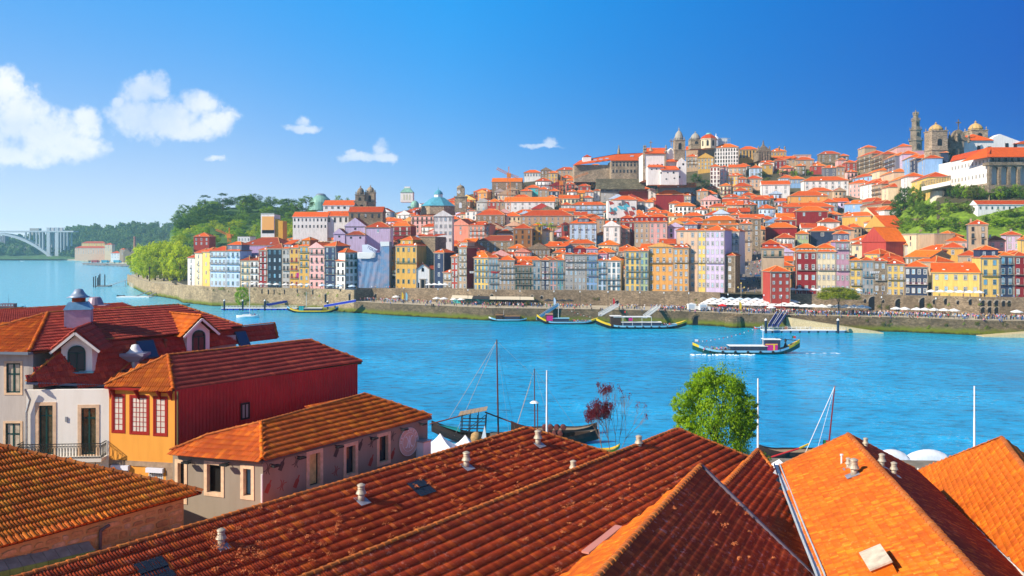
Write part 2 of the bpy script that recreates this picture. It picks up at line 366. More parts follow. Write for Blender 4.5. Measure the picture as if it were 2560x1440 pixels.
def strip_wall(name, pxs, yfn, z0fn, z1fn, thick, mat, matcap=None, parent=None, **kw):
 """a wall standing along a line given by yfn(px)"""
 mb = MB(); A = [Vector(((px - 1280) / F * yfn(px), yfn(px), 0)) for px in pxs]
 for i in range(len(A) - 1):
  a, b = A[i], A[i + 1]; t = (b - a).normalized(); n = Vector((-t.y, t.x, 0)) * thick
  za, zb, ya, yb = z0fn(pxs[i]), z0fn(pxs[i + 1]), z1fn(pxs[i]), z1fn(pxs[i + 1])
  vs = [a + Vector((0, 0, za)), b + Vector((0, 0, zb)), b + n + Vector((0, 0, zb)), a + n + Vector((0, 0, za)),
     a + Vector((0, 0, ya)), b + Vector((0, 0, yb)), b + n + Vector((0, 0, yb)), a + n + Vector((0, 0, ya))]
  mb.add(vs, [(0, 1, 5, 4), (1, 2, 6, 5), (2, 3, 7, 6), (3, 0, 4, 7)]); mb.add(vs, [(4, 5, 6, 7)], 1)
 return mb.build(name, [mat, matcap or mat], parent, **kw)
# lower quay: river wall, paving, upper wall and parapet
QX = [885, 910, 940, 1000, 1060, 1120, 1180, 1230, 1300, 1400, 1500, 1600, 1720, 1830, 1850, 1960, 2080, 2160, 2250, 2350, 2450, 2560, 2700, 2900]
ZQ = 6.0
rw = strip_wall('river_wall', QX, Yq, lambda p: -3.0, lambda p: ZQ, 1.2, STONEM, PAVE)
tag(rw, 'long granite river wall with green weed along the waterline below the crowd', 'wall')
def quay_floor():
 mb = MB()
 for a, b in zip(QX[:-1], QX[1:]):
  def q(px, y): return ((px - 1280) / F * y, y, ZQ - 0.004)
  mb.add([q(a, Yq(a) + .6), q(b, Yq(b) + .6), q(b, Yw(b) + 1), q(a, Yw(a) + 1)], [(0, 1, 2, 3)])
 mb.build('quay_pavement', PAVE, kind='structure')
quay_floor()
UX = [885, 930, 1000, 1060, 1120, 1180, 1230, 1300, 1400, 1500, 1600, 1700, 1800]
UX2 = [1935, 2000, 2080, 2160, 2250, 2350, 2450, 2560, 2700, 2900]
uw = strip_wall('promenade_wall', UX, Yw, lambda p: ZQ - 1, lambda p: Zu(p) + 0.75, 1.0, STONE, GRAN)
tag(uw, 'tall granite wall carrying the street above the middle of the quay', 'wall')
uw2 = strip_wall('arcade_wall', UX2, Yw, lambda p: ZQ - 1, lambda p: Zu(p) + 0.75, 1.0, STONE, GRAN)
tag(uw2, 'granite wall with arched cellar doors right of the umbrella pine', 'wall')
LX = [442, 447, 457, 490, 530, 580, 640, 720, 800, 885]
lw = strip_wall('street_wall', LX, lambda p: Yq(p), lambda p: -3.0, lambda p: Zu(p) + 0.7, 1.0, masonry('buff_granite', (0.40, 0.30, 0.18), 1.1, 0.4, moss=1), GRAN)  # paler, warmer granite than the river wall
tag(lw, 'high granite wall rising straight from the water below the left end of the quay row', 'wall')
def streetz(px, Y):
 q = (Y - Yf(px) - 4) / span(px); return ground(px, q).z + .15 if q > 0 else lerp(ZQ + .02, Zu(px) + .1, (Y - Yw(px)) / (Yf(px) + 4 - Yw(px)))
def street():
 mb = MB(); X = LX + UX[1:] + UX2
 for a, b in zip(X[:-1], X[1:]):
  if a == 1800: continue
  def q(px, y): return ((px - 1280) / F * y, y, Zu(px) - 0.05)
  mb.add([q(a, Yw(a) + .5), q(b, Yw(b) + .5), q(b, Yw(b) + 22), q(a, Yw(a) + 22)], [(0, 1, 2, 3)])
 # sloping street running up between the houses
 for i in range(14):
  d0, d1 = i / 14, (i + 1) / 14
  def r(px0, px1, d):
   px = lerp(px0, px1, d); Y = Yw(1860) + d * 130; return ((px - 1280) / F * Y, Y, streetz(px, Y))
  mb.add([r(1832, 1872, d0), r(1935, 1905, d0), r(1935, 1905, d1), r(1832, 1872, d1)], [(0, 1, 2, 3)])
 mb.build('street', plain('cobbles', (0.20, 0.17, 0.15), 0.9, var=0.4, scale=0.8), kind='structure')
street()
# near bank: sloping ground under the cellar roofs, down to the quay on this side
def near_ground():
 mb = MB()
 prof = [(-120, 30), (20, 16), (45, 9), (75, 5.5), (100, 4), (124, 4), (124.01, -3)]
 X = [-260, -120, -60, -20, 20, 60, 120, 260]
 vs = [(x, y + (0 if y < 100 else x * -0.06 - (25 if x < -40 else 0)), z) for y, z in prof for x in X]; n = len(X)
 mb.add(vs, [(j * n + i, j * n + i + 1, (j + 1) * n + i + 1, (j + 1) * n + i) for j in range(len(prof) - 1) for i in range(n - 1)])
 mb.build('ground', plain('near_bank', (0.22, 0.19, 0.15), 0.9, var=0.4, scale=0.5), kind='structure')
near_ground()
# ================================================================ foreground cellar roofs
CLAY_A = clay('weathered_shade_clay', (0.60, 0.080, 0.012), (0.34, 0.034, 0.009), (0.84, 0.18, 0.018), (0.74, 0.26, 0.15), 0.7, 0.5, 1.0)
CLAY_B = clay('weathered_red_clay', (0.60, 0.072, 0.012), (0.36, 0.034, 0.009), (0.76, 0.125, 0.016), (0.70, 0.30, 0.22), 0.65, 0.5, 5.0)
CLAY_C = clay('pink_lichened_clay', (0.62, 0.080, 0.016), (0.38, 0.040, 0.012), (0.74, 0.13, 0.03), (0.66, 0.26, 0.24), 0.9, 0.35, 6.5)
CLAY_E = clay('bright_orange_clay', (0.76, 0.165, 0.006), (0.50, 0.085, 0.005), (0.84, 0.22, 0.008), (0.84, 0.42, 0.10), 0.4, 0.5, 9.0)
CLAY_S = clay('old_orange_clay', (0.82, 0.20, 0.012), (0.56, 0.095, 0.010), (0.90, 0.28, 0.02), (0.66, 0.28, 0.14), 0.5, 0.45, 13.0)
CLAY_P = clay('plum_clay', (0.52, 0.070, 0.045), (0.40, 0.048, 0.034), (0.62, 0.095, 0.05), (0.6, 0.26, 0.16), 0.15, 0.3, 17.0)
CLAY_G = clay('rust_clay', (0.72, 0.14, 0.012), (0.50, 0.075, 0.010), (0.84, 0.21, 0.016), (0.6, 0.3, 0.2), 0.3, 0.4, 21.0)
RIDGE = clay('ridge_clay', (0.60, 0.17, 0.03), (0.48, 0.12, 0.025), (0.66, 0.22, 0.04), (0.5, 0.3, 0.2), 0.3, 0.45, 25.0)
def tile_template(w, l):
 """one interlocking tile: two rolls and pans, front lip; origin upper left corner, x across, y down the slope, z out"""
 xs = np.array([0, .10, .19, .28, .50, .60, .69, .78, 1.0]) * w
 hz = np.array([.010, .058, .074, .058, .006, .058, .074, .058, .010]) * (w / .4)
 V = []; k = len(xs)
 for yy, lift in ((-0.03 * l, 0.0), (1.06 * l, 0.13 * l)):
  for x, h in zip(xs, hz): V.append((x * .985 + .0075 * w, yy, h + lift))
 for x, h in zip(xs, hz): V.append((x * .985 + .0075 * w, 1.06 * l, h + 0.03 * l))
 Fq = [(i, k + i, k + i + 1, i + 1) for i in range(k - 1)] + [(k + i, 2 * k + i, 2 * k + i + 1, k + i + 1) for i in range(k - 1)]
 Fq = [f[::1] for f in Fq]
 return np.array(V), np.array(Fq)
_ridge_me = {}
def ridge_mesh(mat, r=0.15, l=0.52):
 k = (mat.name, r, l)
 if k in _ridge_me: return _ridge_me[k]
 mb = MB(); n = 7; vs = []
 for x, rr in ((-0.03, r * .88), (l * .8, r), (l * .8, r * 1.16), (l * 1.03, r * 1.16)):
  for i in range(n + 1):
   t = math.pi * i / n; vs.append((x, -rr * math.cos(t), rr * math.sin(t) * .85))
 m = n + 1
 fs = [(j * m + i, (j + 1) * m + i, (j + 1) * m + i + 1, j * m + i + 1) for j in range(3) for i in range(n)] + [tuple(3 * m + i for i in range(m))[::-1]]
 mb.add(vs, fs); _ridge_me[k] = mb.mesh('ridge_tile', mat); return _ridge_me[k]
def ridge_line(owner, A, B, mat=None, r=0.15, l=0.52, lift=0.06, cap=300):
 mat = mat or RIDGE; A = Vector(A); B = Vector(B); d = B - A; n = max(2, int(d.length / l)); st = d / n
 x = d.normalized(); y = Vector((0, 0, 1)).cross(x).normalized(); z = x.cross(y)
 me = ridge_mesh(mat, r, l); sc = st.length / l
 for i in range(min(n, cap)):
  p = A + st * i + z * lift; o = link('ridge_tile', me, owner)
  j = [R.uniform(-.012, .012) for _ in range(3)]
  o.matrix_local = Matrix(((x.x * sc, y.x, z.x, p.x + j[0]), (x.y * sc, y.y, z.y, p.y + j[1]), (x.z * sc, y.z, z.z, p.z + j[2]), (0, 0, 0, 1)))
def inpoly(x, y, poly):
 n = len(poly); c = np.zeros(x.shape, bool)
 for i in range(n):
  x0, y0 = poly[i]; x1, y1 = poly[(i + 1) % n]
  if abs(y1 - y0) < 1e-9: continue
  c ^= ((y0 > y) != (y1 > y)) & (x < (x1 - x0) * (y - y0) / (y1 - y0) + x0)
 return c
class Slope:
 """a tiled plane: ridge runs a->b, p is any lower point of it"""
 def __init__(s, a, b, p):
  s.a = Vector(a); s.b = Vector(b); s.u = (s.b - s.a).normalized(); n = s.u.cross(Vector(p) - s.a).normalized()
  if n.z < 0: n = -n
  s.n = n; s.dn = s.u.cross(n).normalized()
  if s.dn.z > 0: s.dn = -s.dn
 def hit(s, px, py):
  o = Vector((0, 0, CZ)); d = P(px, py, 1.0) - o; t = (s.a - o).dot(s.n) / d.dot(s.n); return o + d * t
def lay_tiles(owner, S, poly, mat, w=0.40, l=0.74, parts=300, jit=1.0, board=None, seed=3):
 rs = np.random.RandomState(seed)
 o = S.a; u2 = [((q - o).dot(S.u), (q - o).dot(S.dn)) for q in poly]
 umin, umax = min(a for a, b in u2), max(a for a, b in u2); vmin, vmax = min(b for a, b in u2), max(b for a, b in u2)
 x = S.dn.cross(S.n); sgn = 1 if x.dot(S.u) > 0 else -1          # right-handed frame (x, dn, n)
 U, Vv = np.meshgrid(np.arange(umin - w, umax + w, w), np.arange(vmin - 0.0, vmax, l))
 U = U.ravel(); Vv = Vv.ravel()
 keep = inpoly(U + w / 2, Vv + l / 2, u2) | inpoly(U + w / 2, Vv + .15 * l, u2) | inpoly(U + w / 2, Vv + l * .85, u2)
 U, Vv = U[keep], Vv[keep]; n = len(U)
 TV, TF = tile_template(w, l)
 xa = np.array(x); da = np.array(S.dn); na = np.array(S.n); oa = np.array(o); ua = np.array(S.u)
 # origin of each tile at its left corner in x
 base = oa + np.outer(U + (0 if sgn > 0 else w), ua) + np.outer(Vv, da)
 # old roofs sag a little
 sag = np.array([mnoise.noise(Vector((b[0] * .12, b[1] * .12, seed))) for b in base]) * 0.10 * jit
 base = base + np.outer(sag + 0.01 + rs.uniform(-.006, .010, n) * jit, na)
 tilt = rs.uniform(-.018, .018, n) * jit; yaw = rs.uniform(-.012, .012, n) * jit
 X = xa[None] + np.outer(tilt, na) + np.outer(yaw, da); D = da[None] - np.outer(yaw, xa) + np.outer(rs.uniform(-.012, .012, n) * jit, na); Nn = np.repeat(na[None], n, 0)
 # the nearest ones in the picture become parts
 c = base + X * w / 2 + D * l / 2; px = 1280 + c[:, 0] / c[:, 1] * F; py = HY + (CZ - c[:, 2]) / c[:, 1] * F
 vis = (px > -10) & (px < 2570) & (py < 1450)
 order = np.argsort(np.where(vis, c[:, 1], 1e6)); k = min(parts, int(vis.sum())); sel = np.zeros(n, bool); sel[order[:k]] = True
 me = np_mesh('tile', TV, TF, mat)
 for i in order[:k]:
  ob = bpy.data.objects.new('tile', me); COL.objects.link(ob); ob.parent = owner
  ob.matrix_local = Matrix(((X[i][0], D[i][0], na[0], base[i][0]), (X[i][1], D[i][1], na[1], base[i][1]), (X[i][2], D[i][2], na[2], base[i][2]), (0, 0, 0, 1)))
 rest = np.where(~sel)[0]
 if len(rest):
  B = base[rest][:, None, :]; V = B + TV[None, :, 0:1] * X[rest][:, None, :] + TV[None, :, 1:2] * D[rest][:, None, :] + TV[None, :, 2:3] * na[None, None, :]
  Fq = TF[None] + (np.arange(len(rest)) * len(TV))[:, None, None]
  ob = link('tile_field', np_mesh('tile_field', V.reshape(-1, 3), Fq.reshape(-1, 4), mat), owner); ob['kind'] = 'stuff'
 mb = MB(); mb.prism([q - S.n * 0.04 for q in poly], -S.n * 0.16, 0); mb.build('roof_deck', board or plain('roof_boards', (0.10, 0.035, 0.015), 0.9), owner)
 return n
def body(owner, pts, z0, mat, name='wall', inset=0.25, drop=0.22):
 """solid walls under a roof: pts is the footprint outline following the roof's underside"""
 c = Vector((sum(p.x for p in pts) / len(pts), sum(p.y for p in pts) / len(pts), 0)); T = []; B = []
 for p in pts:
  h = Vector((p.x - c.x, p.y - c.y, 0)); h = h * (1 - inset / max(h.length, 1)); T.append(Vector((c.x + h.x, c.y + h.y, p.z - drop))); B.append(Vector((c.x + h.x, c.y + h.y, z0)))
 mb = MB(); n = len(pts); mb.add(T + B, [tuple(range(n)), tuple(range(n, 2 * n))[::-1]] + [(i, n + i, n + (i + 1) % n, (i + 1) % n) for i in range(n)])
 return mb.build(name, mat, owner)
LIMEW = plaster('limewash', (0.62, 0.56, 0.47), 0.4)
def side_slope(owner, S, ridge, off, mat, name='far_slope'):
 """the roof's other side, turned away from the photograph"""
 a, b = ridge; mb = MB(); mb.prism([a, b, b + off, a + off], Vector((0, 0, -0.15))); mb.build(name, mat, owner)
def perp(a, b, right=True):
 d = (b - a); d.z = 0; d.normalize(); n = Vector((d.y, -d.x, 0)); return n if right else -n
tanp = math.tan(math.radians(27))
# A: the long weathered roof in front of the grey house
A0, A1 = PZ(60, 1441, 19), PZ(1317, 1070, 19); nA = perp(A0, A1)
wa = tag(empty('warehouse'), 'long weathered maroon tile roof with four steel vents, in front of the grey-brown house', 'warehouse')
SA = Slope(A0, A1, A0 + nA * 5 - Vector((0, 0, 5 * tanp)))
A2 = SA.hit(1530, 1136); v5 = A0 + nA * 6.2 - Vector((0, 0, 6.2 * tanp)); A3 = SA.hit(800, 1560); lowA = A1 + nA * 6.2 - Vector((0, 0, 6.2 * tanp))
d_ = (A1 - A0).normalized()
A0x = A0 - d_ * 10
pA = [A0x, A1, A2, A2 + (nA * 1.2 - Vector((0, 0, 1.2 * tanp))) - d_ * 1.2, A0x + nA * 6.2 - Vector((0, 0, 6.2 * tanp))]
lay_tiles(wa, SA, pA, CLAY_A, w=.33, l=.64, seed=3); side_slope(wa, SA, (A0x, A1), -nA * 4 - Vector((0, 0, 2.0)), CLAY_A)
ridge_line(wa, A1, A0x); ridge_line(wa, A1, A2, l=0.6)
body(wa, [A0x - nA * 3.8 - Vector((0, 0, 1.9)), A0x, pA[4], pA[3], A2, A1, A1 - nA * 3.8 - Vector((0, 0, 1.9))], 4, LIMEW)
# B
B0, B1 = PZ(769, 1440, 19), PZ(1693, 1073, 19); nB = perp(B0, B1); dB = (B1 - B0).normalized(); B0x = B0 - dB * 8
wb = tag(empty('warehouse'), 'long cellar with dark red tile roof and pink metal flashing in its valley, bottom middle', 'warehouse')
SB = Slope(B0, B1, B0 + nB * 5 - Vector((0, 0, 5 * tanp))); B2 = SB.hit(1885, 1149)
pB = [B0x, B1, B2, B2 + (nB * 1.6 - Vector((0, 0, 1.6 * tanp))) - dB * 3.0, B1 - dB * 12 + (nB * 6.5 - Vector((0, 0, 6.5 * tanp))), B0x + nB * 6.5 - Vector((0, 0, 6.5 * tanp))]
lay_tiles(wb, SB, pB, CLAY_B, w=.30, l=.60, seed=4); side_slope(wb, SB, (B0x, B1), -nB * 4.0 - Vector((0, 0, 2.1)), CLAY_B)
ridge_line(wb, B1, B0x); ridge_line(wb, B1, B2, l=0.6)
body(wb, [B0x - nB * 3.6 - Vector((0, 0, 1.9)), B0x, pB[5], pB[4], pB[3], B2, B1, B1 - nB * 3.6 - Vector((0, 0, 1.9))], 4, LIMEW)
# C
C0, C1 = PZ(1500, 1437, 21), PZ(1751, 1166, 21); dC = (C1 - C0).normalized(); C0x = C0 - dC * 6; nC = perp(C0, C1)
wc = tag(empty('warehouse'), 'steep cellar roof with pink lichen on its dark side and a bright orange left strip', 'warehouse')
SC_ = Slope(C0, C1, PZ(2029, 1440, 16.5)); C2 = SC_.hit(1900, 1311); C3 = SC_.hit(2040, 1450); C4 = SC_.hit(1900, 1900)
pC = [C0x, C1, C3, C3 + (C3 - C1) * 0.12, C0x + (C3 - C1) * 1.12]
lay_tiles(wc, SC_, pC, CLAY_C, w=0.27, l=0.48, seed=5)
SCl = Slope(C0, C1, C0 - nC * 3 - Vector((0, 0, 3 * 0.62))); c1 = SCl.hit(1742, 1174); c2 = SCl.hit(1561, 1322); c3 = SCl.hit(1400, 1452)
dl = (c3 - c2).normalized()
pCl = [C1, c1, SCl.hit(1658, 1250), c2, c3, c3 + dl * 7, C0x]
lay_tiles(wc, SCl, pCl, CLAY_E, w=0.27, l=0.48, seed=6)  # bright clay here puts the sunlight on the left strip into its colour
ridge_line(wc, C1, C0x, r=0.17, l=0.5);
mb = MB(); mb.obox(C1 + SC_.n * .1, C3 + SC_.n * .1, SC_.n, 0.24, 0.16); mb.build('verge_flashing', plain('dark_lead', (0.09, 0.07, 0.10), 0.5), wc)
body(wc, [c3 + dl * 7, C0x, C0x + (C3 - C1) * 1.12, C3 + (C3 - C1) * 0.12, C3, C1, c1, c2], 4, LIMEW, inset=0.35, drop=0.3)
# D
D0, D1 = PZ(1790, 1237, 18.5), PZ(1895, 1125, 18.5); dD = (D1 - D0).normalized(); D0x = D0 - dD * 5; nD = perp(D0, D1)
wd = tag(empty('warehouse'), 'narrow dark red cellar roof squeezed between the lichened gable and the wide orange roof', 'warehouse')
SD = Slope(D0, D1, PZ(2038, 1440, 15.4)); pD = [D0x, D1, SD.hit(1929, 1170), SD.hit(1938, 1200), SD.hit(1996, 1339), SD.hit(2032, 1445), SD.hit(2060, 1560), D0x + (SD.hit(2060, 1560) - D0) * 0.8]
lay_tiles(wd, SD, pD, CLAY_B, w=0.27, l=0.48, seed=7)
SDl = Slope(D0, D1, D0 - nD * 3 - Vector((0, 0, 3 * 0.55))); pDl = [D1, SDl.hit(1880, 1141), SDl.hit(1808, 1206), D0x - nD * 1.2 - Vector((0, 0, 0.66)), D0x]
lay_tiles(wd, SDl, pDl, CLAY_E, w=0.27, l=0.48, seed=8); ridge_line(wd, D1, D0x, r=0.16, l=0.45); ridge_line(wd, D1, pD[2], r=0.14, l=0.5)  # left side again gets brighter clay, its sunlight painted in
body(wd, [pDl[3], D0x, pD[7], pD[6], pD[4], pD[2], D1, pDl[1]], 4, LIMEW, inset=0.4, drop=0.3)
# E
E0, E1 = PZ(2445, 1440, 20), PZ(2120, 1087, 20); dE = (E1 - E0).normalized(); E0x = E0 - dE * 6; nE = perp(E0, E1)
we = tag(empty('warehouse'), 'wide cellar with bright orange tile roof, a boxed skylight and a cluster of steel vents', 'warehouse')
SE = Slope(E0, E1, PZ(2044, 1440, 17)); e1 = SE.hit(1949, 1166); e2 = SE.hit(2014, 1339); e3 = SE.hit(2057, 1442)
pE = [E0x, E1, e1, e2, e3, e3 + (e3 - e2).normalized() * 8, E0x + (e3 - E0) * 1.1]
lay_tiles(we, SE, pE, CLAY_E, w=0.26, l=0.46, seed=9)
SEr = Slope(E0, E1, E0 + nE * 5.3 - Vector((0, 0, 3.0))); e4 = SEr.hit(2284, 1172); e5 = SEr.hit(2552, 1440)
pEr = [E1, e4, e5, e5 + (e5 - e4).normalized() * 8, E0x]
lay_tiles(we, SEr, pEr, CLAY_A, w=0.26, l=0.46, seed=10); ridge_line(we, E1, E0x, r=0.19, l=0.55); ridge_line(we, E1, e1, l=0.55, r=.12); ridge_line(we, E1, e4, l=0.55, r=.12)  # dark clay on the right slope paints in its shade
body(we, [pE[5], pE[6], E0x, pEr[3], e5, e4, E1, e1, e2, e3], 4, LIMEW, inset=0.45, drop=0.35)
# F
F0, F1 = PZ(2760, 1440, 20), PZ(2503, 1095, 20); dF = (F1 - F0).normalized(); F0x = F0 - dF * 5; nF = perp(F0, F1)
wf = tag(empty('warehouse'), 'bright orange tile roof with a sunlit streak at its peak, rightmost of the cellar roofs', 'warehouse')
SFs = Slope(F0, F1, PZ(2554, 1440, 17)); f1 = SFs.hit(2294, 1179); f3 = SFs.hit(2580, 1442)
pF = [F0x, F1, f1, f3, f3 + (f3 - f1).normalized() * 6, F0x + (f3 - F0) * 1.05]
lay_tiles(wf, SFs, pF, CLAY_E, w=0.26, l=0.46, seed=11)
SFr = Slope(F0, F1, F0 + nF * 5.3 - Vector((0, 0, 3.0))); f4 = SFr.hit(2640, 1200)
lay_tiles(wf, SFr, [F1, f4, F0x + nF * 5 - Vector((0, 0, 2.83)), F0x], CLAY_S, w=0.26, l=0.46, parts=60, seed=12)
ridge_line(wf, F1, F0x, r=0.17, l=0.5); ridge_line(wf, F1, f1, r=.12, l=0.55)
body(wf, [pF[4], pF[5], F0x, F0x + nF * 5 - Vector((0, 0, 2.83)), f4, F1, f1, f3], 4, LIMEW, inset=0.45, drop=0.35)
# lead gutters between the roofs
def gutter(owner, pts, wid, mat, name='gutter'):
 mb = MB()
 for a, b in zip(pts[:-1], pts[1:]):
  mb.obox(a, b, (0, 0, 1), wid, 0.05); d = (b - a); d.z = 0; d.normalize(); s = Vector((-d.y, d.x, 0))
  for k in (-1, 1): mb.obox(a + s * (wid / 2 * k) + Vector((0, 0, .08)), b + s * (wid / 2 * k) + Vector((0, 0, .08)), (0, 0, 1), 0.06, 0.22)
 mb.build(name, mat, owner)
wg = plain('white_gutter', (0.85, 0.82, 0.76), 0.7, var=0.25, scale=2)
gutter(we, [SE.hit(p, q) + Vector((0, 0, 0.10)) for p, q in ((1942, 1166), (1974, 1250), (2008, 1339), (2049, 1440), (2080, 1540))], 0.42, plain('lead_gutter', (0.50, 0.56, 0.62), 0.5, var=.2))
gutter(we, [SFs.hit(p, q) + Vector((0, 0, 0.12)) for p, q in ((2287, 1177), (2424, 1308), (2566, 1444), (2630, 1506))], 0.5, wg)
# pink flashing strip in the valley of B
mb = MB(); pz = [SB.hit(1463, 1394) + Vector((0, 0, .3)), SB.hit(1515, 1353) + Vector((0, 0, .3)), SB.hit(1547, 1327) + Vector((0, 0, .3))]
for a, b in zip(pz[:-1], pz[1:]): mb.obox(a, b, (0, 0, 1), 0.5, 0.12)
mb.build('valley_flashing', plain('pink_metal', (0.58, 0.22, 0.17), 0.5), wb)
# ---- roof vents
VM = [plain('steel_vent', (0.46, 0.39, 0.30), 0.55, 0.25, var=0.25, scale=6), plain('lead_skirt', (0.30, 0.30, 0.36), 0.55, 0.3, var=0.3)]
def vent(S, px, py, s, label, hit=True):
 s *= .84
 p = S.hit(px, py); o = tag(empty('roof_vent', p), label, 'roof vent', 'steel vents standing on the cellar roofs')
 mb = MB(); mb.prism([(S.u * (-.55) + S.dn * (-.5) + S.n * .10) * s, (S.u * .55 + S.dn * (-.5) + S.n * .10) * s, (S.u * .55 + S.dn * .65 + S.n * .16) * s, (S.u * -.55 + S.dn * .65 + S.n * .16) * s], S.n * 0.03); mb.build('flashing', VM[1], o)
 mb = MB(); mb.lathe([(.30 * s, -.1), (.26 * s, .75 * s)], 14); mb.build('pipe', VM[0], o, smooth=True)
 mb = MB(); mb.lathe([(.27 * s, .62 * s), (.46 * s, .68 * s), (.33 * s, .95 * s), (.27 * s, .96 * s)], 14); mb.build('storm_collar', VM[0], o, smooth=False)
 mb = MB(); mb.lathe([(.25 * s, .93 * s), (.31 * s, .98 * s), (.28 * s, 1.05 * s), (.32 * s, 1.12 * s), (.28 * s, 1.19 * s), (.32 * s, 1.26 * s), (.30 * s, 1.32 * s), (.37 * s, 1.36 * s), (.34 * s, 1.42 * s), (.15 * s, 1.52 * s), (0, 1.54 * s)], 14); mb.build('cowl', VM[0], o)
 return o
vent(SA, 553, 1366, 0.80, 'steel roof vent overgrown with moss, nearest one on the long maroon roof')
vent(SA, 903, 1253, 0.92, 'steel roof vent beside the dark slate patch on the maroon roof')
vent(SA, 1166, 1168, 0.95, 'steel roof vent below the white tents on the maroon roof')
vent(SA, 1345, 1112, 1.0, 'steel roof vent at the river end of the maroon roof')
vent(SA, 1433, 1185, 0.9, 'steel roof vent peeping over the ridge between the two dark roofs')
p_ = vent(SB, 1600, 1125, 0.9, 'steel roof vent behind the dark red ridge, against the river'); p_.location += Vector((0, 0.6, -0.1))
vent(SE, 2135, 1190, 0.95, 'wide steel vent, largest of the cluster on the orange roof')
vent(SE, 2121, 1172, 0.62, 'small steel vent behind the wide one on the orange roof')
vent(SEr, 2205, 1168, 0.75, 'grey capped pipe on the shaded side of the orange ridge')
vent(SEr, 2235, 1188, 0.72, 'banded steel vent just below the capped pipe on the shaded slope')
vent(SEr, 2164, 1120, 0.62, 'little steel vent near the peak of the wide orange roof')
pp = SE.hit(2104, 1163); o = tag(empty('flue_pipe', pp), 'thin white flue pipe left of the vent cluster', 'pipe')
mb = MB(); mb.tube((0, 0, -.1), (0, 0, .7), .07, n=8); mb.build('pipe', WHT, o); mb = MB(); mb.tube((0, 0, .7), (0, 0, .8), .12, n=8); mb.build('cap', WHT, o)
# boxed skylight at the bottom right
c = SE.hit(2205, 1425); o = tag(empty('roof_hatch', c), 'large box hatch with pale flat lid and orange sides on the wide orange roof', 'roof hatch')
mb = MB(); ex, ey = SE.u, SE.dn; q = [ex * -1.1 + ey * -.55, ex * 1.1 + ey * -.55, ex * 1.1 + ey * .55, ex * -1.1 + ey * .55]
mb.prism([v - SE.n * .1 for v in q], SE.n * .75); mb.build('curb', CLAY_E, o); mb = MB(); mb.prism([v * 1.08 + SE.n * .66 for v in q], SE.n * .10); mb.build('lid', plain('pale_lid', (0.62, 0.52, 0.40), 0.7, var=.3, scale=2), o)
# slate-dark patched tiles on A
for (cx, cy) in ((1052, 1222), (385, 1430)):
 c = SA.hit(cx, cy); q = [SA.u * -.8 + SA.dn * -.8, SA.u * .8 + SA.dn * -.8, SA.u * .8 + SA.dn * .8, SA.u * -.8 + SA.dn * .8]
 mb = MB()
 for i in range(4):
  for j in range(2):
   a = c + SA.u * (-.8 + .4 * i) + SA.dn * (-.8 + .8 * j) + SA.n * (.105); mb.prism([a + SA.u * .02, a + SA.u * .38, a + SA.u * .38 + SA.dn * .8 + SA.n * .05, a + SA.u * .02 + SA.dn * .8 + SA.n * .05], SA.n * .03)
 mb.build('glass_tile', plain('black_glass_tile', (0.015, 0.02, 0.035), 0.25), wa)
# stonecrop and moss growing on the old tiles
def moss():
 rs = np.random.RandomState(5); V = []; Fs = []
 def clump(c, r, n, S, seed):
  for _ in range(n):
   q = rs.normal(0, .45, 3) * r; p = np.array(c) + q * [1, 1, .5] + np.array(S.n) * (.14 + r * .3); s = rs.uniform(.014, .032)
   a = rs.normal(0, 1, 3); a /= np.linalg.norm(a); b = np.cross(a, rs.normal(0, 1, 3)); b /= np.linalg.norm(b); k = len(V)
   V.extend([p - a * s - b * s, p + a * s - b * s, p + a * s + b * s, p - a * s + b * s]); Fs.append((k, k + 1, k + 2, k + 3))
 spots = []
 for (cx, cy, sx_, sy_, n, S) in ((1290, 1150, 150, 60, 90, SA), (900, 1340, 170, 50, 70, SA), (620, 1400, 90, 30, 40, SA), (1180, 1230, 120, 50, 60, SA), (1480, 1270, 110, 70, 50, SB), (1650, 1190, 80, 50, 25, SB), (1830, 1340, 70, 60, 14, SC_)):
  for _ in range(n):
   x, y = rs.normal(cx, sx_), rs.normal(cy, sy_); spots.append((x, y, S))
 polys = {id(SA): pA, id(SB): pB, id(SC_): pC}
 for x, y, S in spots:
  p = S.hit(x, y); po = polys[id(S)]; uv = [((q - S.a).dot(S.u), (q - S.a).dot(S.dn)) for q in po]
  if inpoly(np.array([(p - S.a).dot(S.u)]), np.array([(p - S.a).dot(S.dn)]), uv)[0]: clump(p, rs.uniform(.05, .26), rs.randint(16, 60), S, 0)
 for dx, dy in ((535, 1340), (528, 1352), (545, 1372), (620, 1385), (640, 1395)): clump(SA.hit(dx, dy), .5, 90, SA, 0)
 ob = link('stonecrop', np_mesh('stonecrop', np.array(V), np.array(Fs), leafmat('stonecrop_leaf', (0.55, 0.12, 0.03), (0.70, 0.26, 0.10), .15))); tag(ob, 'orange stonecrop clumps growing on the two dark cellar roofs', 'plant', kind='stuff')
moss()
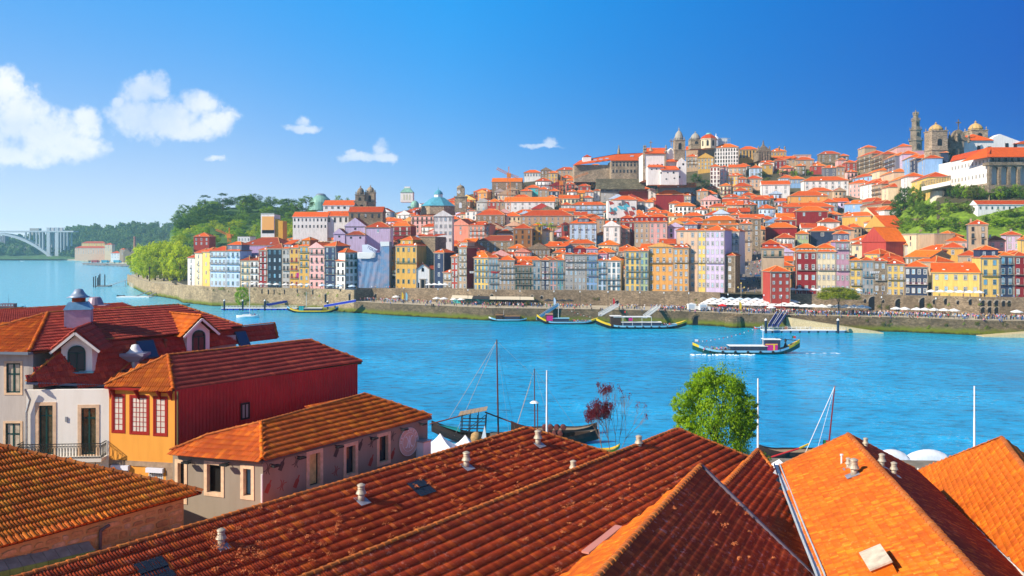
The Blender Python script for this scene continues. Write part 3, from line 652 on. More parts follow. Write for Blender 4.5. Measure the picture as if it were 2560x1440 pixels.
# ================================================================ left group of houses
def wall_holes(owner, p0, p1, z0, z1, holes, thick, mat, name='wall', matrev=None):
 """upright wall p0->p1 with real openings (u0,u1,za,zb in metres along / height)"""
 p0 = Vector((p0.x, p0.y, 0)); p1 = Vector((p1.x, p1.y, 0)); t = (p1 - p0).normalized(); L_ = (p1 - p0).length; n = Vector((-t.y, t.x, 0))
 if n.y < 0: n = -n
 us = sorted({0, L_, *[h[0] for h in holes], *[h[1] for h in holes]}); zs = sorted({z0, z1, *[h[2] for h in holes], *[h[3] for h in holes]}); mb = MB()
 def Q(u, z, k): return p0 + t * u + n * (thick * k) + Vector((0, 0, z))
 for a, b in zip(us[:-1], us[1:]):
  for c, d in zip(zs[:-1], zs[1:]):
   mu, mz = (a + b) / 2, (c + d) / 2
   if any(h[0] < mu < h[1] and h[2] < mz < h[3] for h in holes): continue
   mb.add([Q(a, c, 0), Q(b, c, 0), Q(b, d, 0), Q(a, d, 0)], [(0, 1, 2, 3)])
 for h in holes:
  a, b, c, d = h[:4]
  for e in (((a, c), (a, d)), ((b, c), (b, d)), ((a, c), (b, c)), ((a, d), (b, d))):
   mb.add([Q(*e[0], 0), Q(*e[1], 0), Q(*e[1], 1), Q(*e[0], 1)], [(0, 1, 2, 3)], 1)
 for e in (((0, z0), (0, z1)), ((L_, z0), (L_, z1)), ((0, z1), (L_, z1))): mb.add([Q(*e[0], 0), Q(*e[1], 0), Q(*e[1], 1), Q(*e[0], 1)], [(0, 1, 2, 3)])
 return mb.build(name, [mat, matrev or mat], owner), t, n, Q
def big_window(owner, Q, h, fr=0.09, frame=None, glass=None, mull=1, trans=(), surround=None, sw=0.2, depth=0.25, bars=None, name='window', thick=.4):
 """surround (stone) round an opening, framed glass set back inside it"""
 a, b, c, d = h[:4]; w = None
 k = depth / thick
 if surround:
  mb = MB()
  for (u0, u1, y0, y1) in ((a - sw, a, c - sw, d + sw), (b, b + sw, c - sw, d + sw), (a, b, d, d + sw), (a, b, c - sw, c)):
   f = [Q(u0, y0, -.1), Q(u1, y0, -.1), Q(u1, y1, -.1), Q(u0, y1, -.1)]; bk = [Q(u0, y0, .02), Q(u1, y0, .02), Q(u1, y1, .02), Q(u0, y1, .02)]
   mb.add(f + bk, [(0, 1, 2, 3), (0, 4, 5, 1), (1, 5, 6, 2), (2, 6, 7, 3), (3, 7, 4, 0)])
  w = mb.build('stone_surround', surround, owner)
 def bar(mb, u0, u1, y0, y1, kk=0.0):
  f = [Q(u0, y0, k - .12 + kk), Q(u1, y0, k - .12 + kk), Q(u1, y1, k - .12 + kk), Q(u0, y1, k - .12 + kk)]; g = [Q(u0, y0, k + .05), Q(u1, y0, k + .05), Q(u1, y1, k + .05), Q(u0, y1, k + .05)]
  mb.add(f + g, [(0, 1, 2, 3), (0, 4, 5, 1), (1, 5, 6, 2), (2, 6, 7, 3), (3, 7, 4, 0)])
 mb = MB(); bar(mb, a, a + fr, c, d); bar(mb, b - fr, b, c, d); bar(mb, a + fr, b - fr, c, c + fr); bar(mb, a + fr, b - fr, d - fr, d)
 for i in range(1, mull + 1):
  u = a + (b - a) * i / (mull + 1); bar(mb, u - fr * .6, u + fr * .6, c + fr, d - fr, .01)
 for z in trans: bar(mb, a + fr, b - fr, z - fr * .5, z + fr * .5, .02)
 if bars:
  nx, nz, bw = bars
  for i in range(1, nx):
   u = a + fr + (b - a - 2 * fr) * i / nx; bar(mb, u - bw, u + bw, c + fr, d - fr, .06)
  for i in range(1, nz):
   z = c + fr + (d - c - 2 * fr) * i / nz; bar(mb, a + fr, b - fr, z - bw, z + bw, .07)
 wn = mb.build(name, frame or IRON, owner)
 mb = MB(); mb.add([Q(a, c, k), Q(b, c, k), Q(b, d, k), Q(a, d, k)], [(0, 1, 2, 3)]); mb.build('pane', glass or GL, wn)
 return wn
GREENF = plain('dark_green_frame', (0.008, 0.05, 0.045), 0.4)
REDF = plain('oxblood_frame', (0.32, 0.018, 0.012), 0.45)
PALEST = plain('pale_granite', (0.74, 0.50, 0.32), 0.85, var=0.22, scale=3)
CURT = plain('curtained_glass', (0.52, 0.44, 0.34), 0.12, var=0.35, scale=1.5, spec=.7)
REFLG = plain('painted_reflection_glass', (0.10, 0.075, 0.04), 0.06, var=0.6, scale=4, spec=.8)  # brown mottling paints reflected roof tiles into the glass colour
# ---------------- grey-brown painted house with the round sign
GREYP = plaster('taupe_paint', (0.30, 0.245, 0.19), 0.12)
gz = 21.0
g0 = PZ(657, 1146, gz); g1 = PZ(1069, 1041, gz); gL = PZ(432, 1124, gz); gL = P(432, 1124, 57.3); gL.z = gz
gr = tag(empty('house'), 'grey-brown painted house with rust tile hip roof, stone framed windows and a round sign', 'house')
# long wall
tl = (g1 - g0).normalized(); LG = (g1 - g0).length
def u_on(p0, t, px):   # distance along the wall where the column px crosses it
 k = (px - 1280) / F; return (p0.x - k * p0.y) / (k * t.y - t.x)
def z_at(p0, t, u, py): y = p0.y + t.y * u; return CZ - (py - HY) / F * y
holes = []
for (xa, xb, ya, yb) in ((773, 800, 1134, 1214), (865, 888, 1115, 1184), (948, 970, 1090, 1154)):
 ua, ub = u_on(g0, tl, xa), u_on(g0, tl, xb); um = (ua + ub) / 2; holes.append((ua, ub, z_at(g0, tl, um, yb), z_at(g0, tl, um, ya)))
_, t_, n_, Qg = wall_holes(gr, g0, g1, 4, gz - .2, holes, 0.45, GREYP, matrev=PALEST)
LITG = plain('painted_sunlight_glass', (0.75, 0.55, 0.22), 0.2, var=0.3, scale=2)  # yellow pane colour stands in for sunlight on this window
for h, gm in zip(holes, (LITG, GL, GL)): big_window(gr, Qg, h, fr=0.06, frame=IRON, glass=gm, mull=0, surround=PALEST, sw=0.26, thick=.45, depth=.33)
# left wall, facing the camera
t2 = (g0 - gL).normalized(); holes2 = []
for (xa, xb, ya, yb) in ((445, 461, 1158, 1250), (518, 553, 1162, 1232), (609, 628, 1172, 1240)):
 ua, ub = u_on(gL, t2, xa), u_on(gL, t2, xb); um = (ua + ub) / 2; holes2.append((ua, ub, z_at(gL, t2, um, yb), z_at(gL, t2, um, ya)))
_, _, _, Qh = wall_holes(gr, gL, g0, 4, gz - .3, holes2, 0.45, GREYP, matrev=PALEST)
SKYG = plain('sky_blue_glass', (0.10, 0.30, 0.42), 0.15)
for h, gm in zip(holes2, (GL, plain('room_shade_paint', (0.004, 0.003, 0.003), 0.6), SKYG)): big_window(gr, Qh, h, fr=0.05, frame=IRON, glass=gm, mull=0, surround=PALEST, sw=0.24, thick=.45, depth=.33)  # middle pane is near-black: the shade of the room as a colour
mb = MB(); n3 = Vector((-tl.y, tl.x, 0)); bk = [g1, g1 + n3 * 6.5, gL + (g1 - g0) * 0 + n3 * 0.5 + Vector((0, 3, 0)), gL]
mb.prism([Vector((p.x, p.y, 4)) for p in (g1, g1 + n3 * 7, gL + Vector((0.2, 2, 0)), gL)][::-1], (0, 0, gz - 4.9)); mb.build('rear_wall', GREYP, gr)
# roof
def ridge_pt(px, py, z): return PZ(px, py, z)
hz = 21.9
h0 = PZ(652, 1057, 22.5); h1 = PZ(912, 986, 22.5)
e0 = PZ(655, 1148, gz - 0.05); eR = PZ(1078, 1038, gz - .05); eL = gL + Vector((-.3, -.35, 0))
SG = Slope(e0, eR, h0); h1 = SG.hit(912, 986); pG = [h0, h1, SG.hit(1078, 1040), SG.hit(655, 1149)]
lay_tiles(gr, SG, pG, CLAY_G, w=.34, l=.52, seed=21)
SGl = Slope(e0, eL, h0); pGl = [h0, SGl.hit(655, 1149), SGl.hit(425, 1127), SGl.hit(520, 1088)]
lay_tiles(gr, SGl, pGl, CLAY_G, w=.34, l=.52, seed=22)
ridge_line(gr, h0, h1, r=.12, l=.42); ridge_line(gr, h0, pG[3], r=.14, l=.42, mat=CLAY_E); ridge_line(gr, pGl[3], h0, r=.12, l=.42); ridge_line(gr, pGl[2], pGl[3], r=.12, l=.42); ridge_line(gr, h1, pG[2], r=.12, l=.42)
mb = MB(); bq = h1 + n3 * 5 - Vector((0, 0, 2.2)); bq2 = h0 + n3 * 5 - Vector((0, 0, 2.2)); mb.prism([h0, bq2, bq, h1], (0, 0, -.15)); mb.prism([h1, bq, pG[2] + n3 * 8 - Vector((0, 0, .1)), pG[2]], (0, 0, -.15)); mb.build('rear_slope', CLAY_G, gr)
gutm = plain('brown_gutter', (0.16, 0.13, 0.12), 0.5)
mb = MB();
for a, b in ((pG[3], pG[2]), (pGl[2], pG[3])): mb.tube(a + Vector((0, 0, -.18)), b + Vector((0, 0, -.18)), .11, n=6)
mb.build('gutter', gutm, gr)
mb = MB(); q = g0 + Vector((-.02, -.14, 0)); mb.tube((q.x, q.y, gz - 1.0), (q.x, q.y, 5), .07, n=6); mb.build('downpipe', WHT, gr)
# wall lamps
def lamp(p, nrm, t, label):
 o = tag(empty('wall_lamp', p), label, 'wall lamp', 'black floodlights under the eaves of the grey-brown house'); f = -nrm
 mb = MB(); mb.obox((0, 0, 0), f * .45, (0, 0, 1), .05, .05); mb.build('arm', IRON, o)
 mb = MB(); c = f * .5; mb.obox(c - t * .28 + Vector((0, 0, -.05)), c + t * .28 + Vector((0, 0, -.05)), (0, 0, 1), .34, .12); mb.build('lamp_head', IRON, o)
where = ['by the near corner of its long wall', 'between the corner and the yellow-paned window', 'above the second window of the long wall', 'above the third window of the long wall', 'over the round sign', 'at the river end of the long wall']
for (px, py), wr in zip(((680, 1160), (745, 1140), (840, 1113), (927, 1092), (1003, 1070), (1050, 1057)), where):
 u = u_on(g0, tl, px - 3); lamp(Qg(u, z_at(g0, tl, u, py), -0.02), n_, tl, 'black floodlight ' + wr)
n2_ = Vector((-t2.y, t2.x, 0)); n2_ = n2_ if n2_.y > 0 else -n2_
for (px, py), wr in zip(((478, 1150), (573, 1156)), ('left of the open window on the end wall', 'right of the open window on the end wall')):
 u = u_on(gL, t2, px); lamp(Qh(u, z_at(gL, t2, u, py), -0.02), n2_, t2, 'black floodlight ' + wr)
# round sign
u = u_on(g0, tl, 1020); cs = Qg(u, z_at(g0, tl, u, 1104), -0.12); sg = tag(empty('sign', cs), 'round cream sign with a white monogram on the grey-brown house', 'sign')
def disc(mb, r, k, m, n=40, c=cs * 0, r0=0):
 f = -n_ * k; pts = [c + f + tl * (math.cos(2 * math.pi * i / n) * r) + Vector((0, 0, math.sin(2 * math.pi * i / n) * r)) for i in range(n)]
 mb.prism(pts, n_ * .08, m)
SIGN = plain('sign_cream', (0.66, 0.46, 0.36), 0.6, var=.1); LET = plain('sign_letters', (0.86, 0.84, 0.82), 0.5)
RS = 1.12
mb = MB(); disc(mb, RS, .05, 0); mb.build('board', SIGN, sg)
mb = MB()
for rr in (RS * .98, RS * .66):
 for i in range(40):
  a, b = 2 * math.pi * i / 40, 2 * math.pi * (i + 1) / 40; mb.obox(tl * (math.cos(a) * rr) + Vector((0, 0, math.sin(a) * rr)) - n_ * .06, tl * (math.cos(b) * rr) + Vector((0, 0, math.sin(b) * rr)) - n_ * .06, n_, .025, .03)
mb.build('ring', LET, sg)
def txt(s, size, mat, owner, p, xdir, zdir, name='lettering', extrude=.012, align='CENTER'):
 cu = bpy.data.curves.new(name, 'FONT'); cu.body = s; cu.size = size; cu.extrude = extrude; cu.align_x = align; cu.align_y = 'CENTER'; cu.resolution_u = 2
 tmp = bpy.data.objects.new(name, cu); COL.objects.link(tmp); me = bpy.data.meshes.new_from_object(tmp.evaluated_get(bpy.context.evaluated_depsgraph_get())); bpy.data.objects.remove(tmp); me.materials.clear(); me.materials.append(mat)
 o = bpy.data.objects.new(name, me); COL.objects.link(o); o.parent = owner
 x = Vector(xdir).normalized(); z = Vector(zdir).normalized(); y = z.cross(x); n = x.cross(z)   # local X->x, local Y->z, local Z->outward
 o.matrix_local = Matrix(((x.x, z.x, n.x, p[0]), (x.y, z.y, n.y, p[1]), (x.z, z.z, n.z, p[2]), (0, 0, 0, 1))); return o
mb = MB()
for s in (-1, 1):
 pts = [(s * .42, .40), (s * .30, .46), (s * .22, .34), (s * .10, .05), (s * .20, -.25), (s * .30, -.42), (s * .42, -.38)]
 for a, b in zip(pts[:-1], pts[1:]): mb.obox(tl * a[0] + Vector((0, 0, a[1])) - n_ * .07, tl * b[0] + Vector((0, 0, b[1])) - n_ * .07, n_, .07, .03)
mb.obox(Vector((0, 0, .48)) - n_ * .07, Vector((0, 0, -.48)) - n_ * .07, n_, .08, .03)
mb.build('monogram', LET, sg)
for i, ch in enumerate('MR. KORKE'):
 a = math.radians(172 - i * 19.5)
 if ch != ' ': txt(ch, .30, LET, sg, tl * (math.cos(a) * RS * .82) + Vector((0, 0, math.sin(a) * RS * .82)) - n_ * .07, tl * math.sin(a) + Vector((0, 0, -math.cos(a))), tl * math.cos(a) + Vector((0, 0, math.sin(a))))
# painted bottle and monogram decals
DEC_R = plain('brick_red_paint', (0.30, 0.06, 0.04), 0.8); DEC_G = plain('dark_grey_paint', (0.07, 0.055, 0.05), 0.8)
def bottle(px, py, mat, kind):
 u = u_on(g0, tl, px); p = Qg(u, z_at(g0, tl, u, py), -.012); a = math.radians(-28); X = tl * math.cos(a) + Vector((0, 0, math.sin(a))); Z = -tl * math.sin(a) + Vector((0, 0, math.cos(a))); mb = MB()
 if kind == 'b':
  pts = [(-.17, -.42), (.17, -.42), (.17, .12), (.06, .24), (.06, .46), (-.06, .46), (-.06, .24), (-.17, .12)]; mb.add([p + X * x + Z * z for x, z in pts], [tuple(range(8))])
 else:
  for s in (-1, 1):
   pt = [(s * .3, .3), (s * .12, .18), (s * .07, 0), (s * .12, -.18), (s * .3, -.3)]
   for q, r in zip(pt[:-1], pt[1:]): mb.obox(p + X * q[0] + Z * q[1], p + X * r[0] + Z * r[1], n_, .045, .012)
  mb.obox(p + Z * .36, p - Z * .36, n_, .05, .012)
 mb.build('painted_' + ('bottle' if kind == 'b' else 'monogram'), mat, gr)
for px, py, c_, k in ((671, 1217, 1, 'b'), (705, 1213, 1, 'k'), (742, 1204, 1, 'b'), (840, 1177, 1, 'k'), (928, 1151, 1, 'b'), (982, 1134, 1, 'b'), (705, 1161, 0, 'b'), (741, 1155, 0, 'k'), (842, 1128, 0, 'b'), (901, 1112, 0, 'b'), (929, 1106, 0, 'k'), (670, 1172, 0, 'k'), (981, 1090, 0, 'k')): bottle(px, py, DEC_R if c_ else DEC_G, k)
# person at the open window
o = tag(empty('person', P(540, 1215, 57.5)), 'person in dark clothes bending over a white bowl inside the open window', 'person')
SKIN = plain('skin', (0.55, 0.30, 0.19), 0.6)
GO_PERSON = o
# white ac cupboard at the river end
u = u_on(g0, tl, 1040); p = Qg(u, z_at(g0, tl, u, 1150), -.02); o = tag(empty('meter_box', p), 'white cupboard fixed to the river end of the grey-brown house', 'box')
mb = MB(); mb.prism([p * 0 + v for v in (Vector((0, 0, 0)), tl * .9, tl * .9 - n_ * .8, -n_ * .8)], (0, 0, 1.5)); mb.build('cabinet', WHT, o); mb = MB(); mb.prism([v + Vector((0, 0, 1.51)) for v in (tl * -.1, tl * 1.0, tl * 1.0 - n_ * .9, tl * -.1 - n_ * .9)], (0, 0, .08)); mb.build('lid', METAL, o)
# ---------------- stone shed at the bottom left
sh = tag(empty('stone_house'), 'stone walled house with mottled orange tile roof at the bottom left', 'house')
s0 = PZ(0, 1365, 19.6); s1 = PZ(500, 1231, 19.6); ts = (s1 - s0).normalized(); s0x = s0 - ts * 6; ns = perp(s0, s1)
SS = Slope(s0, s1, PZ(0, 1117, 23)); rp0 = SS.hit(0, 1117); SSp = [SS.hit(505, 1229), SS.hit(0, 1364), SS.hit(0, 1364) - ts * 6, rp0 - ts * 6, rp0]
lay_tiles(sh, SS, SSp, CLAY_S, w=.36, l=.6, seed=31)
ridge_line(sh, SSp[0], rp0 + (rp0 - SSp[0]) * .3, r=.16, l=.55)
mb = MB(); bkp = Vector((-ts.y, ts.x, 0)); mb.prism([SSp[0], rp0, rp0 - ts * 6, rp0 - ts * 6 + bkp * 5 - Vector((0, 0, 2.4)), rp0 + bkp * 5 - Vector((0, 0, 2.4))], (0, 0, -.12)); mb.build('rear_slope', CLAY_S, sh)
# eave row of half round tiles
mb_e = ridge_mesh(CLAY_E, .13, .6)
nE_ = int((s1 - s0x).length / .36)
for i in range(nE_):
 p = SSp[2] + ts * (.36 * i + .1) + SS.n * .02 - SS.dn * .45; o = link('eave_tile', mb_e, sh); x, z = SS.dn, SS.n; y = z.cross(x)
 o.matrix_local = Matrix(((x.x, y.x, z.x, p.x), (x.y, y.y, z.y, p.y), (x.z, y.z, z.z, p.z), (0, 0, 0, 1)))
SANDST = plaster('ochre_mortar', (0.70, 0.42, 0.14), 0.25)
c0 = s0x - ns * .35; c1 = PZ(482, 1242, 19.3) ; c1 = s1 - ns * .35 - ts * .9
mb = MB(); mb.prism([Vector((p.x, p.y, 4)) for p in (c0, c1, c1 - ns * 7, c0 - ns * 7)], (0, 0, 15.35)); mb.build('wall', SANDST, sh)
def stones():
 rs = random.Random(4); cell = {}
 mats = [plain('sandstone_%s' % k, c, 0.9, var=.3, scale=4) for k, c in (('amber', (0.66, 0.36, 0.12)), ('honey', (0.78, 0.46, 0.18)), ('umber', (0.56, 0.29, 0.10)), ('buff', (0.72, 0.47, 0.22)))]
 L_ = (c1 - c0).length; z = 19.2; n = 0; mbr = MB()
 while z > 13.5:
  h = rs.uniform(.32, .55); u = L_ - rs.uniform(0, .1)
  while u > 3.5:
   w = rs.uniform(.4, 1.15); uu = u - w; j = .045
   q = [(uu + j, z - h + j), (u - j, z - h + j + rs.uniform(-.05, .05)), (u - j - rs.uniform(0, .1), z - j + rs.uniform(-.06, .03)), (uu + j + rs.uniform(0, .1), z - j + rs.uniform(-.06, .03))]
   # break the corners
   pts = []
   for i in range(4):
    a, b = q[i], q[(i + 1) % 4]; f = rs.uniform(.12, .25); pts += [(lerp(a[0], b[0], f), lerp(a[1], b[1], f)), (lerp(a[0], b[0], 1 - f), lerp(a[1], b[1], 1 - f))]
   dpt = rs.uniform(.03, .09); P3 = [c0 + ts * (x) + Vector((0, 0, zz - c0.z)) for x, zz in pts]; ctr = sum(P3, Vector()) / 8
   top = [ctr + (p - ctr) * .9 + ns * dpt for p in P3]; n += 1; m = rs.randrange(4)
   tgt = MB() if n <= 300 else mbr
   tgt.add(P3 + top, [tuple(range(8, 16))] + [(i, (i + 1) % 8, 8 + (i + 1) % 8, 8 + i) for i in range(8)], 0 if tgt is not mbr else m)
   if tgt is not mbr: tgt.build('stone', mats[m], sh)
   u = uu
  z -= h
 if mbr.v: o = mbr.build('stone_infill', mats, sh); o['kind'] = 'stuff'
stones()
# green sheet canopy and drainpipe on the stone wall
def onwall(px, py): # point of the stone wall plane
 k = (px - 1280) / F; u = (c0.x - k * c0.y) / (k * ts.y - ts.x); y = c0.y + ts.y * u; return c0 + ts * u + Vector((0, 0, CZ - (py - HY) / F * y - c0.z))
gc = tag(empty('canopy'), 'green corrugated canopy fixed low on the stone wall', 'canopy'); a, b = onwall(-60, 1412), onwall(222, 1352)
mb = MB()
N_ = 9
for i in range(N_):
 p, q = lerp(a, b, i / N_), lerp(a, b, (i + 1) / N_ - .004); mb.prism([p + ns * .05, q + ns * .05, q + ns * .75 - Vector((0, 0, .35)), p + ns * .75 - Vector((0, 0, .35))], (0, 0, -.04)); mb.prism([p + ns * .78 - Vector((0, 0, .36)), q + ns * .78 - Vector((0, 0, .36)), q + ns * .78 - Vector((0, 0, .75)), p + ns * .78 - Vector((0, 0, .75))], ns * .04, 1)
mb.build('sheet', [plain('grey_sheet', (0.34, 0.32, 0.24), .6, var=.3), plain('green_sheet', (0.22, 0.50, 0.12), .5, var=.25)], gc)
dp = MB(); w0 = onwall(262, 1308) + ns * .5; w1 = onwall(248, 1325) + ns * .15; w2 = onwall(246, 1420) + ns * .15; dp.tube(w0, w1, .09, n=8); dp.tube(w1, w2, .09, n=8); dp.build('drainpipe', gutm, sh)
# ---------------- red corrugated house with ochre front
rd = tag(empty('house'), 'ochre fronted house with oxblood windows and a long red corrugated side wall', 'house')
rz_ = 24.8; r0 = PZ(437, 972, rz_); r1 = PZ(893, 906, rz_); tr = (r1 - r0).normalized(); nr = Vector((-tr.y, tr.x, 0))
RL = P(272, 966, 60.4); RL.z = rz_
# corrugated side: real ribs
def ribs():
 L_ = (r1 - r0).length; n = int(L_ / .14); mb = MB(); vs = []
 for i in range(n + 1):
  p = Vector((r0.x, r0.y, 0)) + tr * (L_ * i / n) - nr * (.05 if i % 2 else 0.0); vs += [(p.x, p.y, 10), (p.x, p.y, rz_ - .1)]
 mb.add(vs, [(2 * i, 2 * i + 2, 2 * i + 3, 2 * i + 1) for i in range(n)]); o = mb.build('corrugated_wall', corrug('oxblood_sheet', (0.58, 0.012, 0.016)), rd); o['kind'] = 'stuff'
ribs()
u = (u_on(r0, tr, 602), u_on(r0, tr, 621)); zz = (z_at(r0, tr, u[0], 1048), z_at(r0, tr, u[0], 1010))
def Qr(uu, z, k): return Vector((r0.x, r0.y, 0)) + tr * uu + nr * (k * .4 - .08) + Vector((0, 0, z))
big_window(rd, Qr, (u[0], u[1], zz[0], zz[1]), fr=.07, frame=IRON, glass=plain('grey_curtain', (.35, .33, .3), .4), mull=1, depth=0.0, surround=IRON, sw=.06)
OCHR = plaster('ochre_paint', (0.78, 0.34, 0.06), 0.12)
tf = (Vector((r0.x, r0.y, 0)) - Vector((RL.x, RL.y, 0))).normalized(); RL2 = Vector((RL.x, RL.y, rz_)); hol = []
for (xa, xb, ya, yb) in ((283, 309, 989, 1078), (328, 369, 992, 1082), (387, 415, 995, 1086)):
 ua, ub = u_on(RL2, tf, xa), u_on(RL2, tf, xb); hol.append((ua, ub, z_at(RL2, tf, (ua + ub) / 2, yb), z_at(RL2, tf, (ua + ub) / 2, ya)))
hol2 = []
for (xa, xb, ya, yb) in ((285, 322, 1173, 1200), (372, 408, 1180, 1208)):
 ua, ub = u_on(RL2, tf, xa), u_on(RL2, tf, xb); hol2.append((ua, ub, z_at(RL2, tf, (ua + ub) / 2, yb), z_at(RL2, tf, (ua + ub) / 2, ya)))
_, _, nf, Qf = wall_holes(rd, RL2, r0, 10, rz_ - .2, hol + hol2, .3, OCHR)
WPANE = plain('white_blind_glass', (0.66, 0.58, 0.50), .15, var=.2, spec=.6)
for h, bz in zip(hol, ((2, 6, .02), (4, 7, .02), (2, 6, .02))): big_window(rd, Qf, h, fr=.10, frame=REDF, glass=WPANE, mull=0, bars=bz, surround=REDF, sw=.13, depth=.03, thick=.3)
for h in hol2:
 big_window(rd, Qf, h, fr=.05, frame=WHT, glass=plain('dim_glass', (.2, .2, .24), .3), mull=0, bars=(7, 4, .015), depth=.02, thick=.3)
 mb = MB(); q = [Qf(h[0] - .1, h[3], -.02), Qf(h[1] + .1, h[3], -.02), Qf(h[1] + .1, h[3] + .32, -.02), Qf(h[0] - .1, h[3] + .32, -.02)]; mb.prism(q, -nf * .25); mb.build('shutter_box', plain('white_shutter', (.72, .72, .82), .5), rd)
# granite band of the ground floor
mb = MB(); zb = z_at(RL2, tf, 2, 1152)
for (ua, ub, za, zc) in ((.05, hol2[0][0] - .25, 10, zb), (hol2[0][1] + .25, hol2[1][0] - .25, zb - .35, zb), (hol2[1][1] + .25, (r0 - RL2).length - .05, 10, zb), (hol2[0][0] - .25, hol2[0][1] + .25, hol2[0][3] + .35, zb), (hol2[1][0] - .25, hol2[1][1] + .25, hol2[1][3] + .35, zb)):
 q = [Qf(ua, za, -.01), Qf(ub, za, -.01), Qf(ub, zc, -.01), Qf(ua, zc, -.01)]; mb.prism(q, -nf * .07)
mb.build('granite_band', plain('ochre_granite', (0.36, 0.25, 0.17), .85, var=.3, scale=3), rd)
mb = MB(); mb.prism([Vector((p.x, p.y, 10)) for p in (r1 - tr * .02, r1 + nr * 6, RL2 + Vector((0, .35, 0)) + tr * 0, r0 + Vector((0, .3, 0)))][::-1], (0, 0, rz_ - 10.2)); mb.build('rear_wall', OCHR, rd)
# brackets + pipe
mb = MB()
for px in (285, 345, 400, 428):
 uu = u_on(RL2, tf, px); a = Qf(uu, rz_ - .1, -.02); mb.prism([a, a - nf * .6, a - Vector((0, 0, .75))], tf * .08)
mb.build('eave_bracket', REDF, rd)
mb = MB(); q = Qf(.1, 0, -.3); q = Vector((q.x, q.y, 0));
mb.tube(q + Vector((0, 0, rz_ - .1)), q + nf * .15 + Vector((0, 0, rz_ - .9)), .07, n=6); mb.tube(q + nf * .15 + Vector((0, 0, rz_ - .9)), q + nf * .15 + Vector((0, 0, 12)), .07, n=6); mb.build('downpipe', REDF, rd)
mb = MB(); q = Vector((r0.x, r0.y, 0)) - nr * .2 + tr * .1; mb.tube(q + Vector((0, 0, rz_ - .2)), q + Vector((0, 0, 12)), .07, n=6); mb.build('downpipe', plain('olive_pipe', (.16, .13, .05), .5), rd)
k0 = PZ(420, 889, 26.7); k1 = PZ(775, 851, 26.7)
SR = Slope(PZ(433, 975, 24.7), PZ(903, 903, 24.7), k0); k1 = SR.hit(775, 851); pR = [k0, k1, SR.hit(903, 903), SR.hit(433, 975)]
lay_tiles(rd, SR, pR, CLAY_P, w=.34, l=.52, seed=41)
eRL = RL2 + Vector((-.6, -.75, -.1)); SRf = Slope(pR[3], eRL, k0); pRf = [k0, SRf.hit(433, 975), SRf.hit(262, 963), SRf.hit(300, 938)]
lay_tiles(rd, SRf, pRf, CLAY_E, w=.34, l=.52, seed=42)
ridge_line(rd, k0, k1, r=.11, l=.42); ridge_line(rd, k0, pR[3], r=.14, l=.42, mat=CLAY_E); ridge_line(rd, pRf[2], k0, r=.12, l=.42); ridge_line(rd, k1, pR[2], r=.11, l=.42)
mb = MB(); mb.prism([k0, k0 + nr * 4 - Vector((0, 0, 2)), k1 + nr * 4 - Vector((0, 0, 2)), k1], (0, 0, -.15)); mb.prism([k1, k1 + nr * 4 - Vector((0, 0, 2)), pR[2] + nr * 7], (0, 0, -.12)); mb.prism([k0, pRf[2], pRf[2] + Vector((.5, 4, 0)), k0 + nr * 4 - Vector((0, 0, 2))], (0, 0, -.12)); mb.build('rear_slope', CLAY_P, rd)
mb = MB(); mb.obox(pR[3] - Vector((0, 0, .15)), pR[2] - Vector((0, 0, .15)), (0, 0, 1), .12, .2); mb.build('fascia', plain('green_fascia', (.04, .10, .06), .6), rd)
mb = MB(); mb.obox(pRf[1] - Vector((0, 0, .15)), pRf[2] - Vector((0, 0, .15)), (0, 0, 1), .12, .2); mb.build('fascia', REDF, rd)
# ---------------- white house with iron balcony
wh = tag(empty('house'), 'white house with green french windows, iron balcony and two dormers', 'house')
wz = 25.05; WL0 = P(66, 960, 60.0); WL0.z = wz; WR0 = P(274, 960, 60.4); WR0.z = wz; tw = (WR0 - WL0).normalized()
hw = []
for (xa, xb, ya, yb) in ((97, 132, 1014, 1137), (203, 240, 1020, 1137)):
 ua, ub = u_on(WL0, tw, xa), u_on(WL0, tw, xb); hw.append((ua, ub, z_at(WL0, tw, ua, yb), z_at(WL0, tw, ua, ya)))
WHP = plaster('white_render', (0.86, 0.80, 0.72), 0.06)
_, _, nw, Qw = wall_holes(wh, WL0, WR0, 10, wz - .45, hw, .35, WHP, matrev=PALEST)
for h in hw: big_window(wh, Qw, h, fr=.10, frame=GREENF, glass=REFLG, mull=1, trans=(h[3] - .75,), surround=PALEST, sw=.24, depth=.15, thick=.35)
mb = MB(); mb.box((WL0.x + .02, WL0.y + 1.0, 10), (WR0.x, WR0.y + 5, wz - 1.2)); mb.build('rear_wall', WHP, wh)
